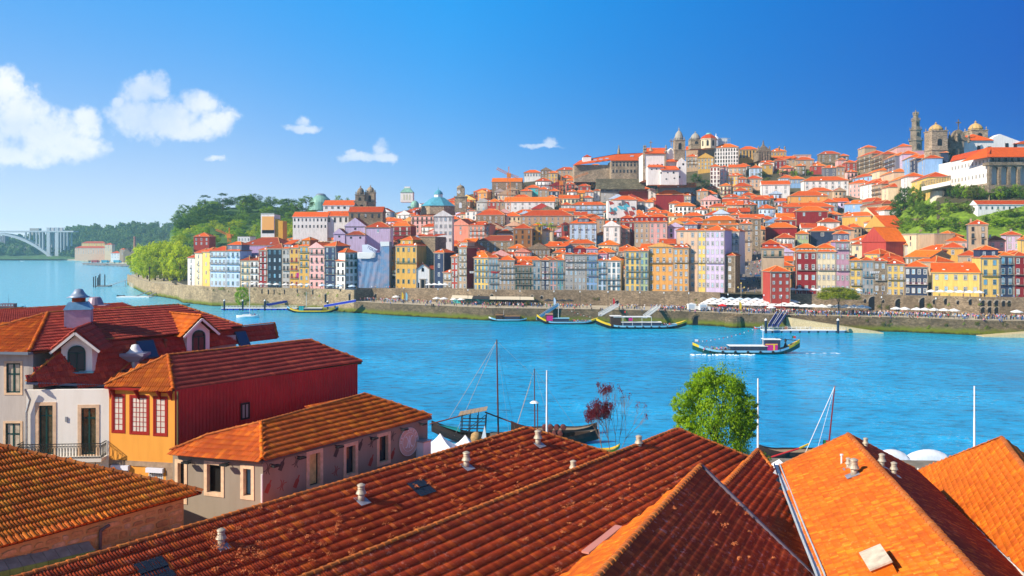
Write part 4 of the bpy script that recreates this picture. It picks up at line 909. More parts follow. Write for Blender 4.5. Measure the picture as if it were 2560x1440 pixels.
# balcony
zb = hw[0][2] - .12; b0 = u_on(WL0, tw, 58); b1 = u_on(WL0, tw, 268); bal = empty('balcony', (0, 0, 0), parent=wh)
mb = MB(); q = [Qw(b0, zb - .22, -.03), Qw(b1, zb - .22, -.03), Qw(b1, zb, -.03), Qw(b0, zb, -.03)]; mb.prism(q, -nw * 1.0); mb.build('slab', plain('balcony_slab', (.75, .70, .62), .7), bal)
rail = MB(); o3 = [Qw(b0 + .05, zb, -.1), Qw(b0 + .05, zb, -2.75), Qw(b1 - .05, zb, -2.75), Qw(b1 - .05, zb, -.1)]; o3 = [o3[0], Qw(b0 + .05, zb, 0) - nw * .95, Qw(b1 - .05, zb, 0) - nw * .95, o3[3]]
for a, b in zip(o3[:-1], o3[1:]):
 for hh, th in ((.08, .035), (.92, .035), (1.08, .05)): rail.obox(a + Vector((0, 0, hh)), b + Vector((0, 0, hh)), (0, 0, 1), th, th)
 n = max(2, int((b - a).length / .2))
 for i in range(n + 1): p = lerp(a, b, i / n); rail.obox(p + Vector((0, 0, .08)), p + Vector((0, 0, 1.08)), (1, 0, 0), .018, .018)
 for i in range(n):
  p = lerp(a, b, (i + .5) / n); t = (b - a).normalized()
  for j in range(10):
   a1, a2 = 2 * math.pi * j / 10, 2 * math.pi * (j + 1) / 10; rail.obox(p + t * (.085 * math.cos(a1)) + Vector((0, 0, .5 + .4 * math.sin(a1))), p + t * (.085 * math.cos(a2)) + Vector((0, 0, .5 + .4 * math.sin(a2))), nw, .02, .02)
rail.build('railing', IRON, bal)
mb = MB()
for px in (135, 182, 228, 250):
 uu = u_on(WL0, tw, px); c = Qw(uu, zb - .22, -.05)
 for j in range(6):
  a1, a2 = math.radians(90 * j / 6), math.radians(90 * (j + 1) / 6); mb.obox(c - nw * (.8 * math.cos(a1)) - Vector((0, 0, .9 * math.sin(a1))), c - nw * (.8 * math.cos(a2)) - Vector((0, 0, .9 * math.sin(a2))), tw, .04, .04)
mb.build('bracket', IRON, bal)
mb = MB(); uu = u_on(WL0, tw, 166); q = Qw(uu, z_at(WL0, tw, uu, 1048), -.02); mb.obox(q - Vector((0, 0, .18)), q + Vector((0, 0, .18)), (0, 1, 0), .14, .12); mb.build('wall_light', METAL, wh)
# its lower roof slope in front, long ridge behind
x0 = PZ(180, 860, 27.5); x1 = PZ(686, 809, 27.5); SW = Slope(x0, x1, P(75, 956, 59.7));
pW = [x0 - (x1 - x0).normalized() * .5, x1, SW.hit(694, 845), SW.hit(560, 860), SW.hit(330, 905), SW.hit(262, 962), SW.hit(66, 955), SW.hit(120, 905)]
lay_tiles(wh, SW, pW, CLAY_P, w=.34, l=.52, seed=51)
ridge_line(wh, x0, x1, r=.11, l=.42); ridge_line(wh, x1, SW.hit(694, 845), r=.11, l=.42); ridge_line(wh, SW.hit(66, 955), SW.hit(120, 905), r=.11, l=.42); ridge_line(wh, SW.hit(120, 905), x0, r=.11, l=.42); ridge_line(wh, SW.hit(262, 962), SW.hit(330, 905), r=.11, l=.42)
mb = MB(); nx_ = perp(x0, x1); mb.prism([x0, x1, x1 - nx_ * 4 - Vector((0, 0, 2)), x0 - nx_ * 4 - Vector((0, 0, 2))], (0, 0, -.12)); mb.build('rear_slope', CLAY_P, wh)
mb = MB(); mb.prism([Vector((p.x, p.y, 10)) for p in (x1, x1 - nx_ * 3.5, x0 - nx_ * 3.5, WL0 + Vector((0, 1.2, 0)), WR0 + Vector((0, 1.2, 0)), SW.hit(690, 840))], (0, 0, 13.9)); mb.build('upper_wall', WHP, wh)
mb = MB(); a, b = SW.hit(64, 958), SW.hit(264, 964); mb.obox(a, b, (0, 0, 1), .22, .16); mb.build('gutter', plain('slate_gutter', (.16, .20, .26), .5), wh)
mb = MB(); q = Vector((WL0.x + .1, WL0.y - .15, 0)); mb.tube(q + Vector((0, -.2, wz - .3)), q + Vector((.25, 0, wz - 1.1)), .08, n=6); mb.tube(q + Vector((.25, 0, wz - 1.1)), q + Vector((0, 0, wz - 2.0)), .08, n=6); mb.tube(q + Vector((0, 0, wz - 2)), q + Vector((0, 0, 11)), .08, n=6); mb.build('downpipe', METAL, wh)
# dormers
def dormer(px, py, s, mat_r, label, rot=0.0):
 p = SW.hit(px, py); o = empty('dormer', p, rot, wh); mb = MB()
 mb.prism([(-.95 * s, 0, 0), (.95 * s, 0, 0), (.95 * s, 0, 1.7 * s), (0, 0, 2.55 * s), (-.95 * s, 0, 1.7 * s)], (0, 3.4 * s, 0)); mb.build('cheek_wall', WHP, o)
 mb = MB()
 for k in (-1, 1):
  mb.prism([(0, -.45 * s, 2.75 * s), (k * 1.55 * s, -.45 * s, 1.42 * s), (k * 1.55 * s, 4.2 * s, 1.42 * s), (0, 4.2 * s, 2.75 * s)] if k > 0 else [(0, 4.2 * s, 2.75 * s), (k * 1.55 * s, 4.2 * s, 1.42 * s), (k * 1.55 * s, -.45 * s, 1.42 * s), (0, -.45 * s, 2.75 * s)], (0, 0, .12 * s))
 mb.build('dormer_roof', mat_r, o)
 M_ = Matrix.Translation(p) @ Matrix.Rotation(rot, 4, 'Z'); W_ = lambda *v: M_ @ (Vector(v) * s + Vector((0, 0, .15)))
 for k in (-1, 1):
  a, b, c, d = W_(0, -.45, 2.75), W_(0, 4.2, 2.75), W_(k * 1.55, 4.2, 1.42), W_(k * 1.55, -.45, 1.42); S = Slope(a, b, d); lay_tiles(wh, S, [a, b, c, d], mat_r, w=.34, l=.5, parts=60, seed=70 + k, jit=.3)
 ridge_line(wh, W_(0, 4.2, 2.78), W_(0, -.5, 2.78), r=.12, l=.4, mat=mat_r)
 mb = MB()
 for k in (-1, 1): mb.obox((0, -.5 * s, 2.68 * s), (k * 1.5 * s, -.5 * s, 1.38 * s), (0, 1, 0), .16 * s, .1 * s)
 mb.build('bargeboard', WHP, o)
 mb = MB(); w2 = .5 * s
 pts = [(-w2, -.03, .15 * s), (w2, -.03, .15 * s), (w2, -.03, 1.35 * s)] + [(w2 * math.cos(math.radians(a)), -.03, 1.35 * s + .42 * s * math.sin(math.radians(a))) for a in (30, 60, 90, 120, 150)] + [(-w2, -.03, 1.35 * s)]
 mb.add(pts, [tuple(range(len(pts)))]); w_ = mb.build('pane', GL, o)
 mb = MB()
 for a, b in zip(pts, pts[1:] + pts[:1]): mb.obox(Vector(a) - Vector((0, .03, 0)), Vector(b) - Vector((0, .03, 0)), (0, 1, 0), .09 * s, .08)
 mb.obox((0, -.05, .15 * s), (0, -.05, 1.35 * s), (0, 1, 0), .08 * s, .06); mb.obox((-w2, -.05, 1.3 * s), (w2, -.05, 1.3 * s), (0, 1, 0), .08 * s, .06); mb.build('window', GREENF, o)
 mb = MB(); mb.box((-1.05 * s, -.25 * s, -.06), (1.05 * s, .1, .05)); mb.build('sill', plain('teal_lead', (.10, .25, .33), .5), o)
 return o
dormer(192, 931, 1.12, CLAY_P, '', .25); dormer(496, 884, 1.12, CLAY_E, '', .9)  # second dormer's brighter clay carries the yellow light of its sunny slope
def skylight(px, py, w, h, label, owner=wh):
 c = SW.hit(px, py); o = tag(empty('skylight', c), label, 'skylight'); q = [SW.u * -w + SW.dn * -h, SW.u * w + SW.dn * -h, SW.u * w + SW.dn * h, SW.u * -w + SW.dn * h]
 mb = MB(); mb.prism([v + SW.n * .1 for v in q], SW.n * .16); mb.build('frame', plain('skylight_frame', (.07, .08, .11), .4), o); mb = MB(); mb.add([v * .88 + SW.n * .27 for v in q], [(0, 1, 2, 3)]); mb.build('pane', plain('skylight_pane', (.01, .04, .12), .05, spec=.9), o)
skylight(366, 876, .75, .8, 'blue skylight beside the white chimney cowl'); skylight(604, 851, .6, .8, 'blue skylight right of the sun-tinted dormer')
# ---------------- far left house with hip roof and second roof behind
fl = tag(empty('house'), 'pale grey rendered house with hipped plum tile roof at the left edge', 'house')
fz = 27.2; a0 = P(-60, 879, 61); a0.z = fz; a1 = P(72, 879, 61); a1.z = fz; a2 = P(148, 868, 66); a2.z = fz; hh = []
ta = (a1 - a0).normalized(); GRR = plaster('grey_render', (0.52, 0.46, 0.42), .25)
for (xa, xb, ya, yb) in ((16, 51, 908, 982), (14, 51, 1058, 1130)):
 ua, ub = u_on(a0, ta, xa), u_on(a0, ta, xb); hh.append((ua, ub, z_at(a0, ta, ua, yb), z_at(a0, ta, ua, ya)))
_, _, _, Qa = wall_holes(fl, a0, a1, 8, fz, hh, .3, GRR)
for h in hh: big_window(fl, Qa, h, fr=.1, frame=GREENF, glass=CURT, mull=1, trans=(h[3] - .8,), surround=PALEST, sw=.16, depth=.1, thick=.3)
_ = wall_holes(fl, a1, a2, 8, fz, [], .3, GRR)
y0 = PZ(120, 783, 29.5); y1 = PZ(446, 763, 29.5); SY = Slope(y0, y1, P(72, 880, 60.7))
lay_tiles(fl, SY, [y0, y1, SY.hit(605, 815), SY.hit(560, 822), SY.hit(185, 861), SY.hit(148, 872), SY.hit(72, 880)], CLAY_P, w=.34, l=.52, seed=61)
ya = y0; SYl = Slope(P(72, 880, 60.7), P(-60, 880, 60.3), y0); lay_tiles(fl, SYl, [y0, SYl.hit(72, 880), SYl.hit(-60, 876), SYl.hit(-60, 833), SYl.hit(0, 812)], CLAY_G, w=.34, l=.52, seed=62)
ridge_line(fl, y0, y1, r=.11, l=.42); ridge_line(fl, y0, SY.hit(72, 880), r=.14, l=.42, mat=CLAY_E); ridge_line(fl, SYl.hit(-60, 835), y0, r=.12, l=.42); ridge_line(fl, y1, SY.hit(605, 815), r=.11, l=.42)
mb = MB(); ny = perp(y0, y1); mb.prism([y0, y1, y1 - ny * 4 - Vector((0, 0, 2)), y0 - ny * 4 - Vector((0, 0, 2))], (0, 0, -.12)); mb.build('rear_slope', CLAY_P, fl)
mb = MB(); mb.prism([Vector((p.x, p.y, 8)) for p in (y1 - ny * 3, y0 - ny * 3, a0 + Vector((0, .5, 0)), a1 + Vector((0, .5, 0)), a2 + Vector((0, .4, 0)), SY.hit(590, 818))][::-1], (0, 0, 18.9)); mb.build('rear_wall', GRR, fl)
mb = MB(); mb.obox(P(-60, 881, 60.5), P(72, 884, 60.5), (0, 0, 1), .2, .18); mb.obox(P(72, 884, 60.5), P(150, 873, 66), (0, 0, 1), .2, .18); mb.build('gutter', plain('slate_gutter', (.16, .20, .26), .5), fl)
b2 = tag(empty('house'), 'house with long plum tile roof directly behind the metal chimneys', 'house')
z0_, z1_ = PZ(-40, 777, 28), PZ(306, 759, 28); SZ = Slope(z0_, z1_, P(300, 800, 80)); lay_tiles(b2, SZ, [z0_, z1_, SZ.hit(420, 800), SZ.hit(-40, 850)], CLAY_P, w=.4, l=.6, seed=63, parts=150)
ridge_line(b2, z0_, z1_, r=.12, l=.5); mb = MB(); nz_ = perp(z0_, z1_); mb.prism([Vector((p.x, p.y, 6)) for p in (z1_ - nz_ * 1, z0_ - nz_ * 1, z0_ + nz_ * 4, z1_ + nz_ * 4)], (0, 0, 19.8)); mb.build('wall', GRR, b2)
# metal chimney
LIL = plain('lilac_sheet_metal', (0.46, 0.34, 0.42), .55, var=.2, scale=2); TEAL = plain('blue_lead', (0.16, 0.34, 0.52), .4, .3, var=.3); RUST = plain('rust_metal', (.30, .07, .03), .7)
c = SY.hit(197, 815); ch = tag(empty('chimney', c, .35), 'big sheet metal chimney with blue shoulders and bell shaped cowl', 'chimney'); s = 1.0
mb = MB(); mb.box((-.95, -.75, -1.0), (.95, .75, 1.35)); mb.build('stack', LIL, ch)
mb = MB(); mb.add([(-1.02, -.82, 1.35), (1.02, -.82, 1.35), (1.02, .82, 1.35), (-1.02, .82, 1.35), (-.7, -.5, 1.95), (.7, -.5, 1.95), (.7, .5, 1.95), (-.7, .5, 1.95)], [(0, 3, 2, 1), (4, 5, 6, 7), (0, 1, 5, 4), (1, 2, 6, 5), (2, 3, 7, 6), (3, 0, 4, 7)]); mb.build('shoulder', TEAL, ch)
mb = MB(); mb.lathe([(.5, 1.95), (.5, 2.35)], 12); mb.build('collar', RUST, ch)
mb = MB(); mb.lathe([(.92, 2.3), (.62, 2.45), (.42, 2.7), (.3, 2.95), (0, 3.02)], 16); mb.build('cowl', plain('grey_blue_metal', (.30, .36, .46), .4, .3), ch, smooth=True)
c = SZ.hit(238, 765); ch = tag(empty('chimney', c), 'squat domed metal ventilator behind the big chimney', 'chimney')
mb = MB(); mb.box((-1.3, -.7, -.8), (1.5, .7, .15)); mb.build('plinth', LIL, ch); mb = MB(); mb.lathe([(.95, .15), (.9, .3), (.62, .95), (.5, 1.05), (0, 1.08)], 16); mb.build('dome', plain('mauve_metal', (.34, .25, .30), .5, .2), ch)
c = SW.hit(338, 918); ch = tag(empty('chimney', c), 'white bell chimney cowl over a grey square tray near the hip', 'chimney')
mb = MB(); mb.lathe([(.35, -.5), (.32, .5)], 10); mb.build('flue', METAL, ch); mb = MB(); mb.add([(-.35, -.35, .45), (.35, -.35, .45), (.35, .35, .45), (-.35, .35, .45), (-.95, -.7, .95), (.95, -.7, .95), (.95, .7, .95), (-.95, .7, .95), (-.95, -.7, 1.15), (.95, -.7, 1.15), (.95, .7, 1.15), (-.95, .7, 1.15)], [(0, 1, 5, 4), (1, 2, 6, 5), (2, 3, 7, 6), (3, 0, 4, 7), (4, 5, 9, 8), (5, 6, 10, 9), (6, 7, 11, 10), (7, 4, 8, 11), (8, 9, 10, 11)]); mb.build('tray', plain('grey_tray', (.26, .25, .32), .5), ch)
mb = MB(); mb.lathe([(.72, 1.15), (.5, 1.3), (.36, 1.55), (.25, 1.78), (0, 1.85)], 16); mb.build('cowl', WHT, ch, smooth=True)
c = SW.hit(414, 868); ch = tag(empty('flue_pipe', c), 'short orange flue pipe left of the sun-tinted dormer', 'pipe'); mb = MB(); mb.tube((0, 0, -.1), (0, 0, .5), .13, n=8); mb.build('pipe', RUST, ch); mb = MB(); mb.lathe([(.22, .5), (.1, .66), (0, .68)], 8); mb.build('cap', RUST, ch)
# ================================================================ foliage and people kits
def crown_np(seed, n_cl, n_leaf, leaf, shape='round', spread=.22):
 """leaf faces gathered in clumps over a unit crown (radius 1, centre at origin)"""
 rs = np.random.RandomState(seed); C = []
 while len(C) < n_cl:
  v = rs.normal(0, 1, 3); v /= np.linalg.norm(v); r = rs.uniform(.55, 1.0) ** .6
  if shape == 'dome' and v[2] < -.25: continue
  nz_ = 1 + .22 * mnoise.noise(Vector(v * 1.7 + seed)) + .12 * mnoise.noise(Vector(v * 4.1 + seed)); p = v * r * nz_ * .86
  if shape == 'cone': p = np.array([p[0] * (1.05 - .62 * (p[2] + 1) / 2), p[1] * (1.05 - .62 * (p[2] + 1) / 2), p[2]])
  C.append(p)
 C = np.array(C); n = n_cl * n_leaf; cc = np.repeat(C, n_leaf, 0)
 off = rs.normal(0, 1, (n, 3)); off /= np.linalg.norm(off, axis=1)[:, None]; off *= (rs.uniform(.3, 1, n) ** .5 * spread)[:, None] * rs.uniform(.6, 1.25, n_cl).repeat(n_leaf)[:, None]
 p = cc + off * [1, 1, .75]
 nrm = off / spread + rs.normal(0, .45, (n, 3)) + cc * .5; nrm /= np.linalg.norm(nrm, axis=1)[:, None]
 a = np.cross(nrm, rs.normal(0, 1, (n, 3))); a /= np.linalg.norm(a, axis=1)[:, None]; b = np.cross(nrm, a); s = (leaf * rs.uniform(.6, 1.3, n))[:, None]
 V = np.stack([p - a * s, p - b * s * .6, p + a * s, p + b * s * .6], 1).reshape(-1, 3); Fq = np.arange(n * 4).reshape(-1, 4)
 return V, Fq
LM = {'lime': leafmat('lime_leaf', (0.36, 0.52, 0.008), (0.76, 0.80, 0.01), .45), 'bright': leafmat('bright_leaf', (0.13, 0.32, 0.008), (0.42, 0.58, 0.012), .4),
   'fresh': leafmat('fresh_leaf', (0.14, 0.40, 0.008), (0.56, 0.72, 0.012), .45), 'mid': leafmat('mid_leaf', (0.06, 0.17, 0.016), (0.20, 0.32, 0.022), .35), 'dark': leafmat('dark_leaf', (0.03, 0.10, 0.02), (0.09, 0.19, 0.025), .3),
   'pine': leafmat('pine_needle', (0.16, 0.24, 0.008), (0.44, 0.44, 0.012), .3), 'plum': leafmat('plum_leaf', (0.10, 0.006, 0.02), (0.24, 0.02, 0.035), .25),
   'olive': leafmat('olive_leaf', (0.08, 0.11, 0.02), (0.22, 0.24, 0.04), .3)}
BARK = plain('bark', (0.10, 0.065, 0.04), .9, var=.4, scale=3)
_cr = {}
def crown_mesh(kind, var, n_cl, n_leaf, leaf, shape='round', spread=.22):
 k = (kind, var, n_cl, n_leaf, leaf, shape)
 if k not in _cr: V, Fq = crown_np(var * 7 + 1, n_cl, n_leaf, leaf, shape, spread); _cr[k] = np_mesh('crown', V, Fq, LM[kind])
 return _cr[k]
_tr = {}
def trunk_mesh(var, flare=1.0):
 if var in _tr: return _tr[var]
 rs = random.Random(var); mb = MB(); mb.tube((0, 0, -.3), (0, 0, .6), .024, .016, 7, caps=False)
 for i in range(5):
  a = rs.uniform(0, 6.28); mb.tube((0, 0, rs.uniform(.35, .55)), (math.cos(a) * .2, math.sin(a) * .2, rs.uniform(.65, .85)), .012, .004, 5, caps=False)
 _tr[var] = mb.mesh('trunk', BARK); return _tr[var]
def tree(base, h, w, kind, label, group=None, shape='round', dens='far', cfrac=.72, name='tree', cat='tree', trunk=True, var=None):
 """h overall height, w crown width; crown fills the top cfrac of the height"""
 var = R.randrange(4) if var is None else var; o = tag(empty(name, base, R.uniform(0, 6.28)), label, cat, group)
 dn = {'far': (34, 26, .075), 'tiny': (20, 16, .11), 'mid': (90, 48, .048), 'near': (330, 75, .024), 'pine': (230, 70, .030)}[dens]
 c = link('crown', crown_mesh(kind, var, *dn, shape, .3 if dens in ('far', 'tiny') else .2), o, (0, 0, h * (1 - cfrac / 2)), None, (w / 2, w / 2, h * cfrac / 2))
 if trunk: link('trunk', trunk_mesh(var), o, (0, 0, 0), None, (h, h, h * .95))
 return o
def fill_mesh(me, V, LT, LV):
 me.vertices.add(len(V)); me.vertices.foreach_set('co', V.astype(np.float32).ravel()); me.loops.add(len(LV)); me.loops.foreach_set('vertex_index', LV.astype(np.int32)); me.polygons.add(len(LT)); me.polygons.foreach_set('loop_start', np.concatenate([[0], np.cumsum(LT)[:-1]]).astype(np.int32)); me.update(calc_edges=True)
# people
SKINM = [plain('skin_a', (0.55, 0.30, 0.19), .6), plain('skin_b', (0.36, 0.19, 0.12), .6)]
HAIR = [plain('hair_dark', (0.03, 0.018, 0.012), .6), plain('hair_fair', (0.40, 0.24, 0.10), .6)]
CLOTH = {'white': (.75, .73, .70), 'red': (.62, .03, .03), 'navy': (.02, .03, .12), 'blue': (.05, .20, .55), 'black': (.015, .015, .02), 'grey': (.25, .25, .27), 'pink': (.75, .22, .32), 'green': (.05, .30, .10), 'beige': (.50, .36, .22), 'yellow': (.75, .50, .05), 'sky': (.25, .50, .75), 'orange': (.75, .22, .03), 'denim': (.07, .12, .24)}
CM = {k: plain('cloth_' + k, c, .85) for k, c in CLOTH.items()}
def person_geo(pose, seed=0):
 """one continuous body surface, 1.7 tall, facing -y; slots: skin, top, legs, hair"""
 bm = [[], [], []]
 V, Fc, Mi = [], [], []
 def ring(c, rx, ry, n=6, ax=None):
  b = len(V)
  for i in range(n):
   t = 2 * math.pi * i / n + .3
   if ax is None: V.append((c[0] + rx * math.cos(t), c[1] + ry * math.sin(t), c[2]))
   else: V.append(tuple(Vector(c) + ax[0] * (rx * math.cos(t)) + ax[1] * (ry * math.sin(t))))
  return list(range(b, b + n))
 def join(a, b, m):
  n = len(a)
  for i in range(n): Fc.append((a[i], a[(i + 1) % n], b[(i + 1) % n], b[i])); Mi.append(m)
 def limb(pts, rad, ms, n=5, cap0=True, cap1=True):
  prev = None
  for j, (p, r) in enumerate(zip(pts, rad)):
   d = Vector(pts[min(j + 1, len(pts) - 1)]) - Vector(pts[max(j - 1, 0)]); d.normalize(); a = d.cross(Vector((0, 1, .02)));
   if a.length < .1: a = Vector((1, 0, 0))
   a.normalize(); b = d.cross(a); rg = ring(p, r, r, n, (a, b))
   if prev: join(prev, rg, ms[j - 1])
   elif cap0: Fc.append(tuple(rg)[::-1]); Mi.append(ms[0])
   prev = rg
  if cap1: Fc.append(tuple(prev)); Mi.append(ms[-1])
 rs = random.Random(seed); sit = pose == 'sit'; hip = .45 if sit else .88; st = rs.uniform(.0, .18) if pose == 'walk' else .03
 sh = hip + .55
 rings = [ring((0, 0, hip - .06), .15, .11), ring((0, 0, hip + .08), .16, .12), ring((0, 0, hip + .22), .13, .10), ring((0, -.01, hip + .45), .19, .12), ring((0, -.01, sh), .13, .09), ring((0, -.01, sh + .06), .055, .055), ring((0, -.02, sh + .11), .055, .06), ring((0, -.03, sh + .16), .085, .10), ring((0, -.02, sh + .24), .09, .11), ring((0, -.01, sh + .31), .06, .07)]
 ms = [2, 1, 1, 1, 0, 0, 0, 3 if seed % 2 else 0, 3]
 Fc.append(tuple(rings[0])[::-1]); Mi.append(2)
 for a, b, m in zip(rings[:-1], rings[1:], ms): join(a, b, m)
 Fc.append(tuple(rings[-1])); Mi.append(3)
 for s in (-1, 1):
  if sit: limb([(s * .08, 0, .46), (s * .10, -.42, .48), (s * .10, -.46, .25), (s * .10, -.44, .05), (s * .10, -.56, .03)], [.085, .065, .055, .045, .035], [2, 2, 2, 2, 2])
  else: limb([(s * .08, 0, .86), (s * .10, -s * st * .6, .48), (s * .10, s * st * .4 - s * st * 1.2, .07), (s * .10, -s * st * 1.1 - .13, .03)], [.09, .065, .045, .035], [2, 2, 2])
  el = rs.uniform(-.2, .05); limb([(s * .19, 0, sh - .04), (s * .25, .0 - el * .2, sh - .30), (s * .24, -.10 + el, sh - .52), (s * .23, -.14 + el, sh - .60)], [.055, .042, .032, .03], [1, 0, 0], 4)
 return V, Fc, Mi
_pm = {}
def person_mesh(pose, seed, top, leg, hair, skin):
 k = (pose, seed, top, leg, hair, skin)
 if k not in _pm:
  V, Fc, Mi = person_geo(pose, seed); me = bpy.data.meshes.new('person'); me.from_pydata(V, [], Fc)
  for m in (SKINM[skin], CM[top], CM[leg], HAIR[hair]): me.materials.append(m)
  me.polygons.foreach_set('material_index', Mi); me.polygons.foreach_set('use_smooth', [True] * len(Fc)); me.update(); _pm[k] = me
 return _pm[k]
# ================================================================ the far town
WALLC = {'white': (.80, .78, .76), 'cream': (.72, .60, .40), 'yellow': (.78, .52, .14), 'ochre': (.58, .34, .08), 'orange': (.74, .36, .10), 'peach': (.72, .46, .30), 'pink': (.70, .38, .36), 'salmon': (.70, .28, .20),
   'red': (.42, .06, .045), 'maroon': (.26, .02, .025), 'brown': (.30, .14, .05), 'tan': (.46, .33, .22), 'stone': (.30, .24, .17), 'grey': (.38, .37, .36), 'pale blue': (.48, .62, .80), 'blue': (.25, .42, .68), 'navy': (.035, .05, .10),
   'lilac': (.58, .48, .68), 'purple': (.36, .26, .46), 'mauve': (.52, .28, .36), 'teal': (.08, .34, .36), 'green': (.42, .52, .28), 'turquoise': (.08, .50, .56), 'black': (.02, .03, .045), 'slate': (.16, .17, .22)}
def wallmat(c): return masonry('wall_stone', (.30, .225, .15), 1.6, .5) if c == 'stone' else plaster('wall_' + c.replace(' ', '_'), WALLC[c], .32)
ROOFS = [far_roof('roof_orange', (.74, .115, .007), (.42, .055, .008)), far_roof('roof_rust', (.58, .075, .009), (.30, .035, .008)), far_roof('roof_brown', (.34, .055, .016), (.17, .028, .012)), far_roof('roof_bright', (.82, .165, .006), (.58, .09, .006))]
CAPM = plain('pale_ridge', (.70, .36, .14), .8, var=.3)
WFR = plain('window_white', (.72, .74, .76), .5); WBL = plain('window_blue', (.14, .34, .48), .5); WDK = plain('window_dark', (.03, .02, .02), .5); WRD = plain('window_red', (.25, .02, .02), .5); WGN = plain('window_green', (.02, .10, .08), .5); WTQ = plain('window_turquoise', (.04, .50, .55), .5)
CUR = plain('pane_curtain', (.40, .42, .44), .25, var=.5, scale=.7)
FRM = {'w': WFR, 'b': WBL, 'k': WDK, 'r': WRD, 'g': WGN, 't': WTQ}
_wm = {}
def window_mesh(w, h, st, sur, arch=False, var=0):
 k = (round(w, 1), round(h, 1), st, sur, arch, var)
 if k in _wm: return _wm[k]
 w, h = k[0], k[1]; mb = MB(); s = .16; g = 0.0
 if sur != 'n':
  for a, b in (((-w / 2 - s, -.09, -s), (-w / 2, .02, h + s)), ((w / 2, -.09, -s), (w / 2 + s, .02, h + s)), ((-w / 2, -.09, h), (w / 2, .02, h + s)), ((-w / 2, -.13, -s), (w / 2, .02, 0))): mb.box(a, b, 0)
 f = .13
 for a, b in (((-w / 2, -.05, 0), (-w / 2 + f, .0, h)), ((w / 2 - f, -.05, 0), (w / 2, .0, h)), ((-w / 2 + f, -.05, h - f), (w / 2 - f, .0, h)), ((-w / 2 + f, -.05, 0), (w / 2 - f, .0, f)), ((-.05, -.06, f), (.05, 0, h - f))): mb.box(a, b, 1)
 mb.box((-w / 2 + f, -.055, h * .62), (w / 2 - f, 0, h * .62 + .09), 1)
 if h > 2.1: mb.box((-w / 2 + f, -.045, f), (w / 2 - f, 0, h * .3), 1)
 mb.add([(-w / 2, -.02, 0), (w / 2, -.02, 0), (w / 2, -.02, h), (-w / 2, -.02, h)], [(0, 1, 2, 3)], 2)
 if arch:
  n = 6; pts = [(w / 2 * math.cos(math.pi * i / n), 0, h + w / 2 * math.sin(math.pi * i / n)) for i in range(n + 1)]; mb.prism([(x, .0, z) for x, _, z in pts], (0, -.05, 0), 1)
 _wm[k] = mb.mesh('window', [GRAN if sur == 's' else WFR, FRM[st], (GL, CUR, FRM[st] if st != 'w' else WBL)[var]]); return _wm[k]
_dm = []
def dish_mesh():
 if not _dm:
  mb = MB(); mb.T = Matrix.Rotation(math.radians(65), 4, 'X'); mb.lathe([(0, .0), (.35, .05), (.55, .16)], 10); mb.T = None; mb.tube((0, 0, -.9), (0, 0, 0), .05, n=5); _dm.append(mb.mesh('satellite_dish', WFR))
 return _dm[0]
_bm = {}
def balcony_mesh(w, st='k'):
 k = (round(w, 1), st)
 if k in _bm: return _bm[k]
 w = k[0]; mb = MB(); mb.box((-w / 2, -.75, -.16), (w / 2, -.02, 0), 0)
 for z in (.45, .95): mb.box((-w / 2, -.74, z - .03), (w / 2, -.69, z + .03), 1)
 n = max(3, int(w / .28))
 for i in range(n + 1): x = -w / 2 + .04 + (w - .08) * i / n; mb.box((x - .022, -.735, 0), (x + .022, -.695, .92), 1)
 _bm[k] = mb.mesh('balcony', [GRAN, {'k': IRON, 'g': WGN, 'r': WRD}[st]]); return _bm[k]
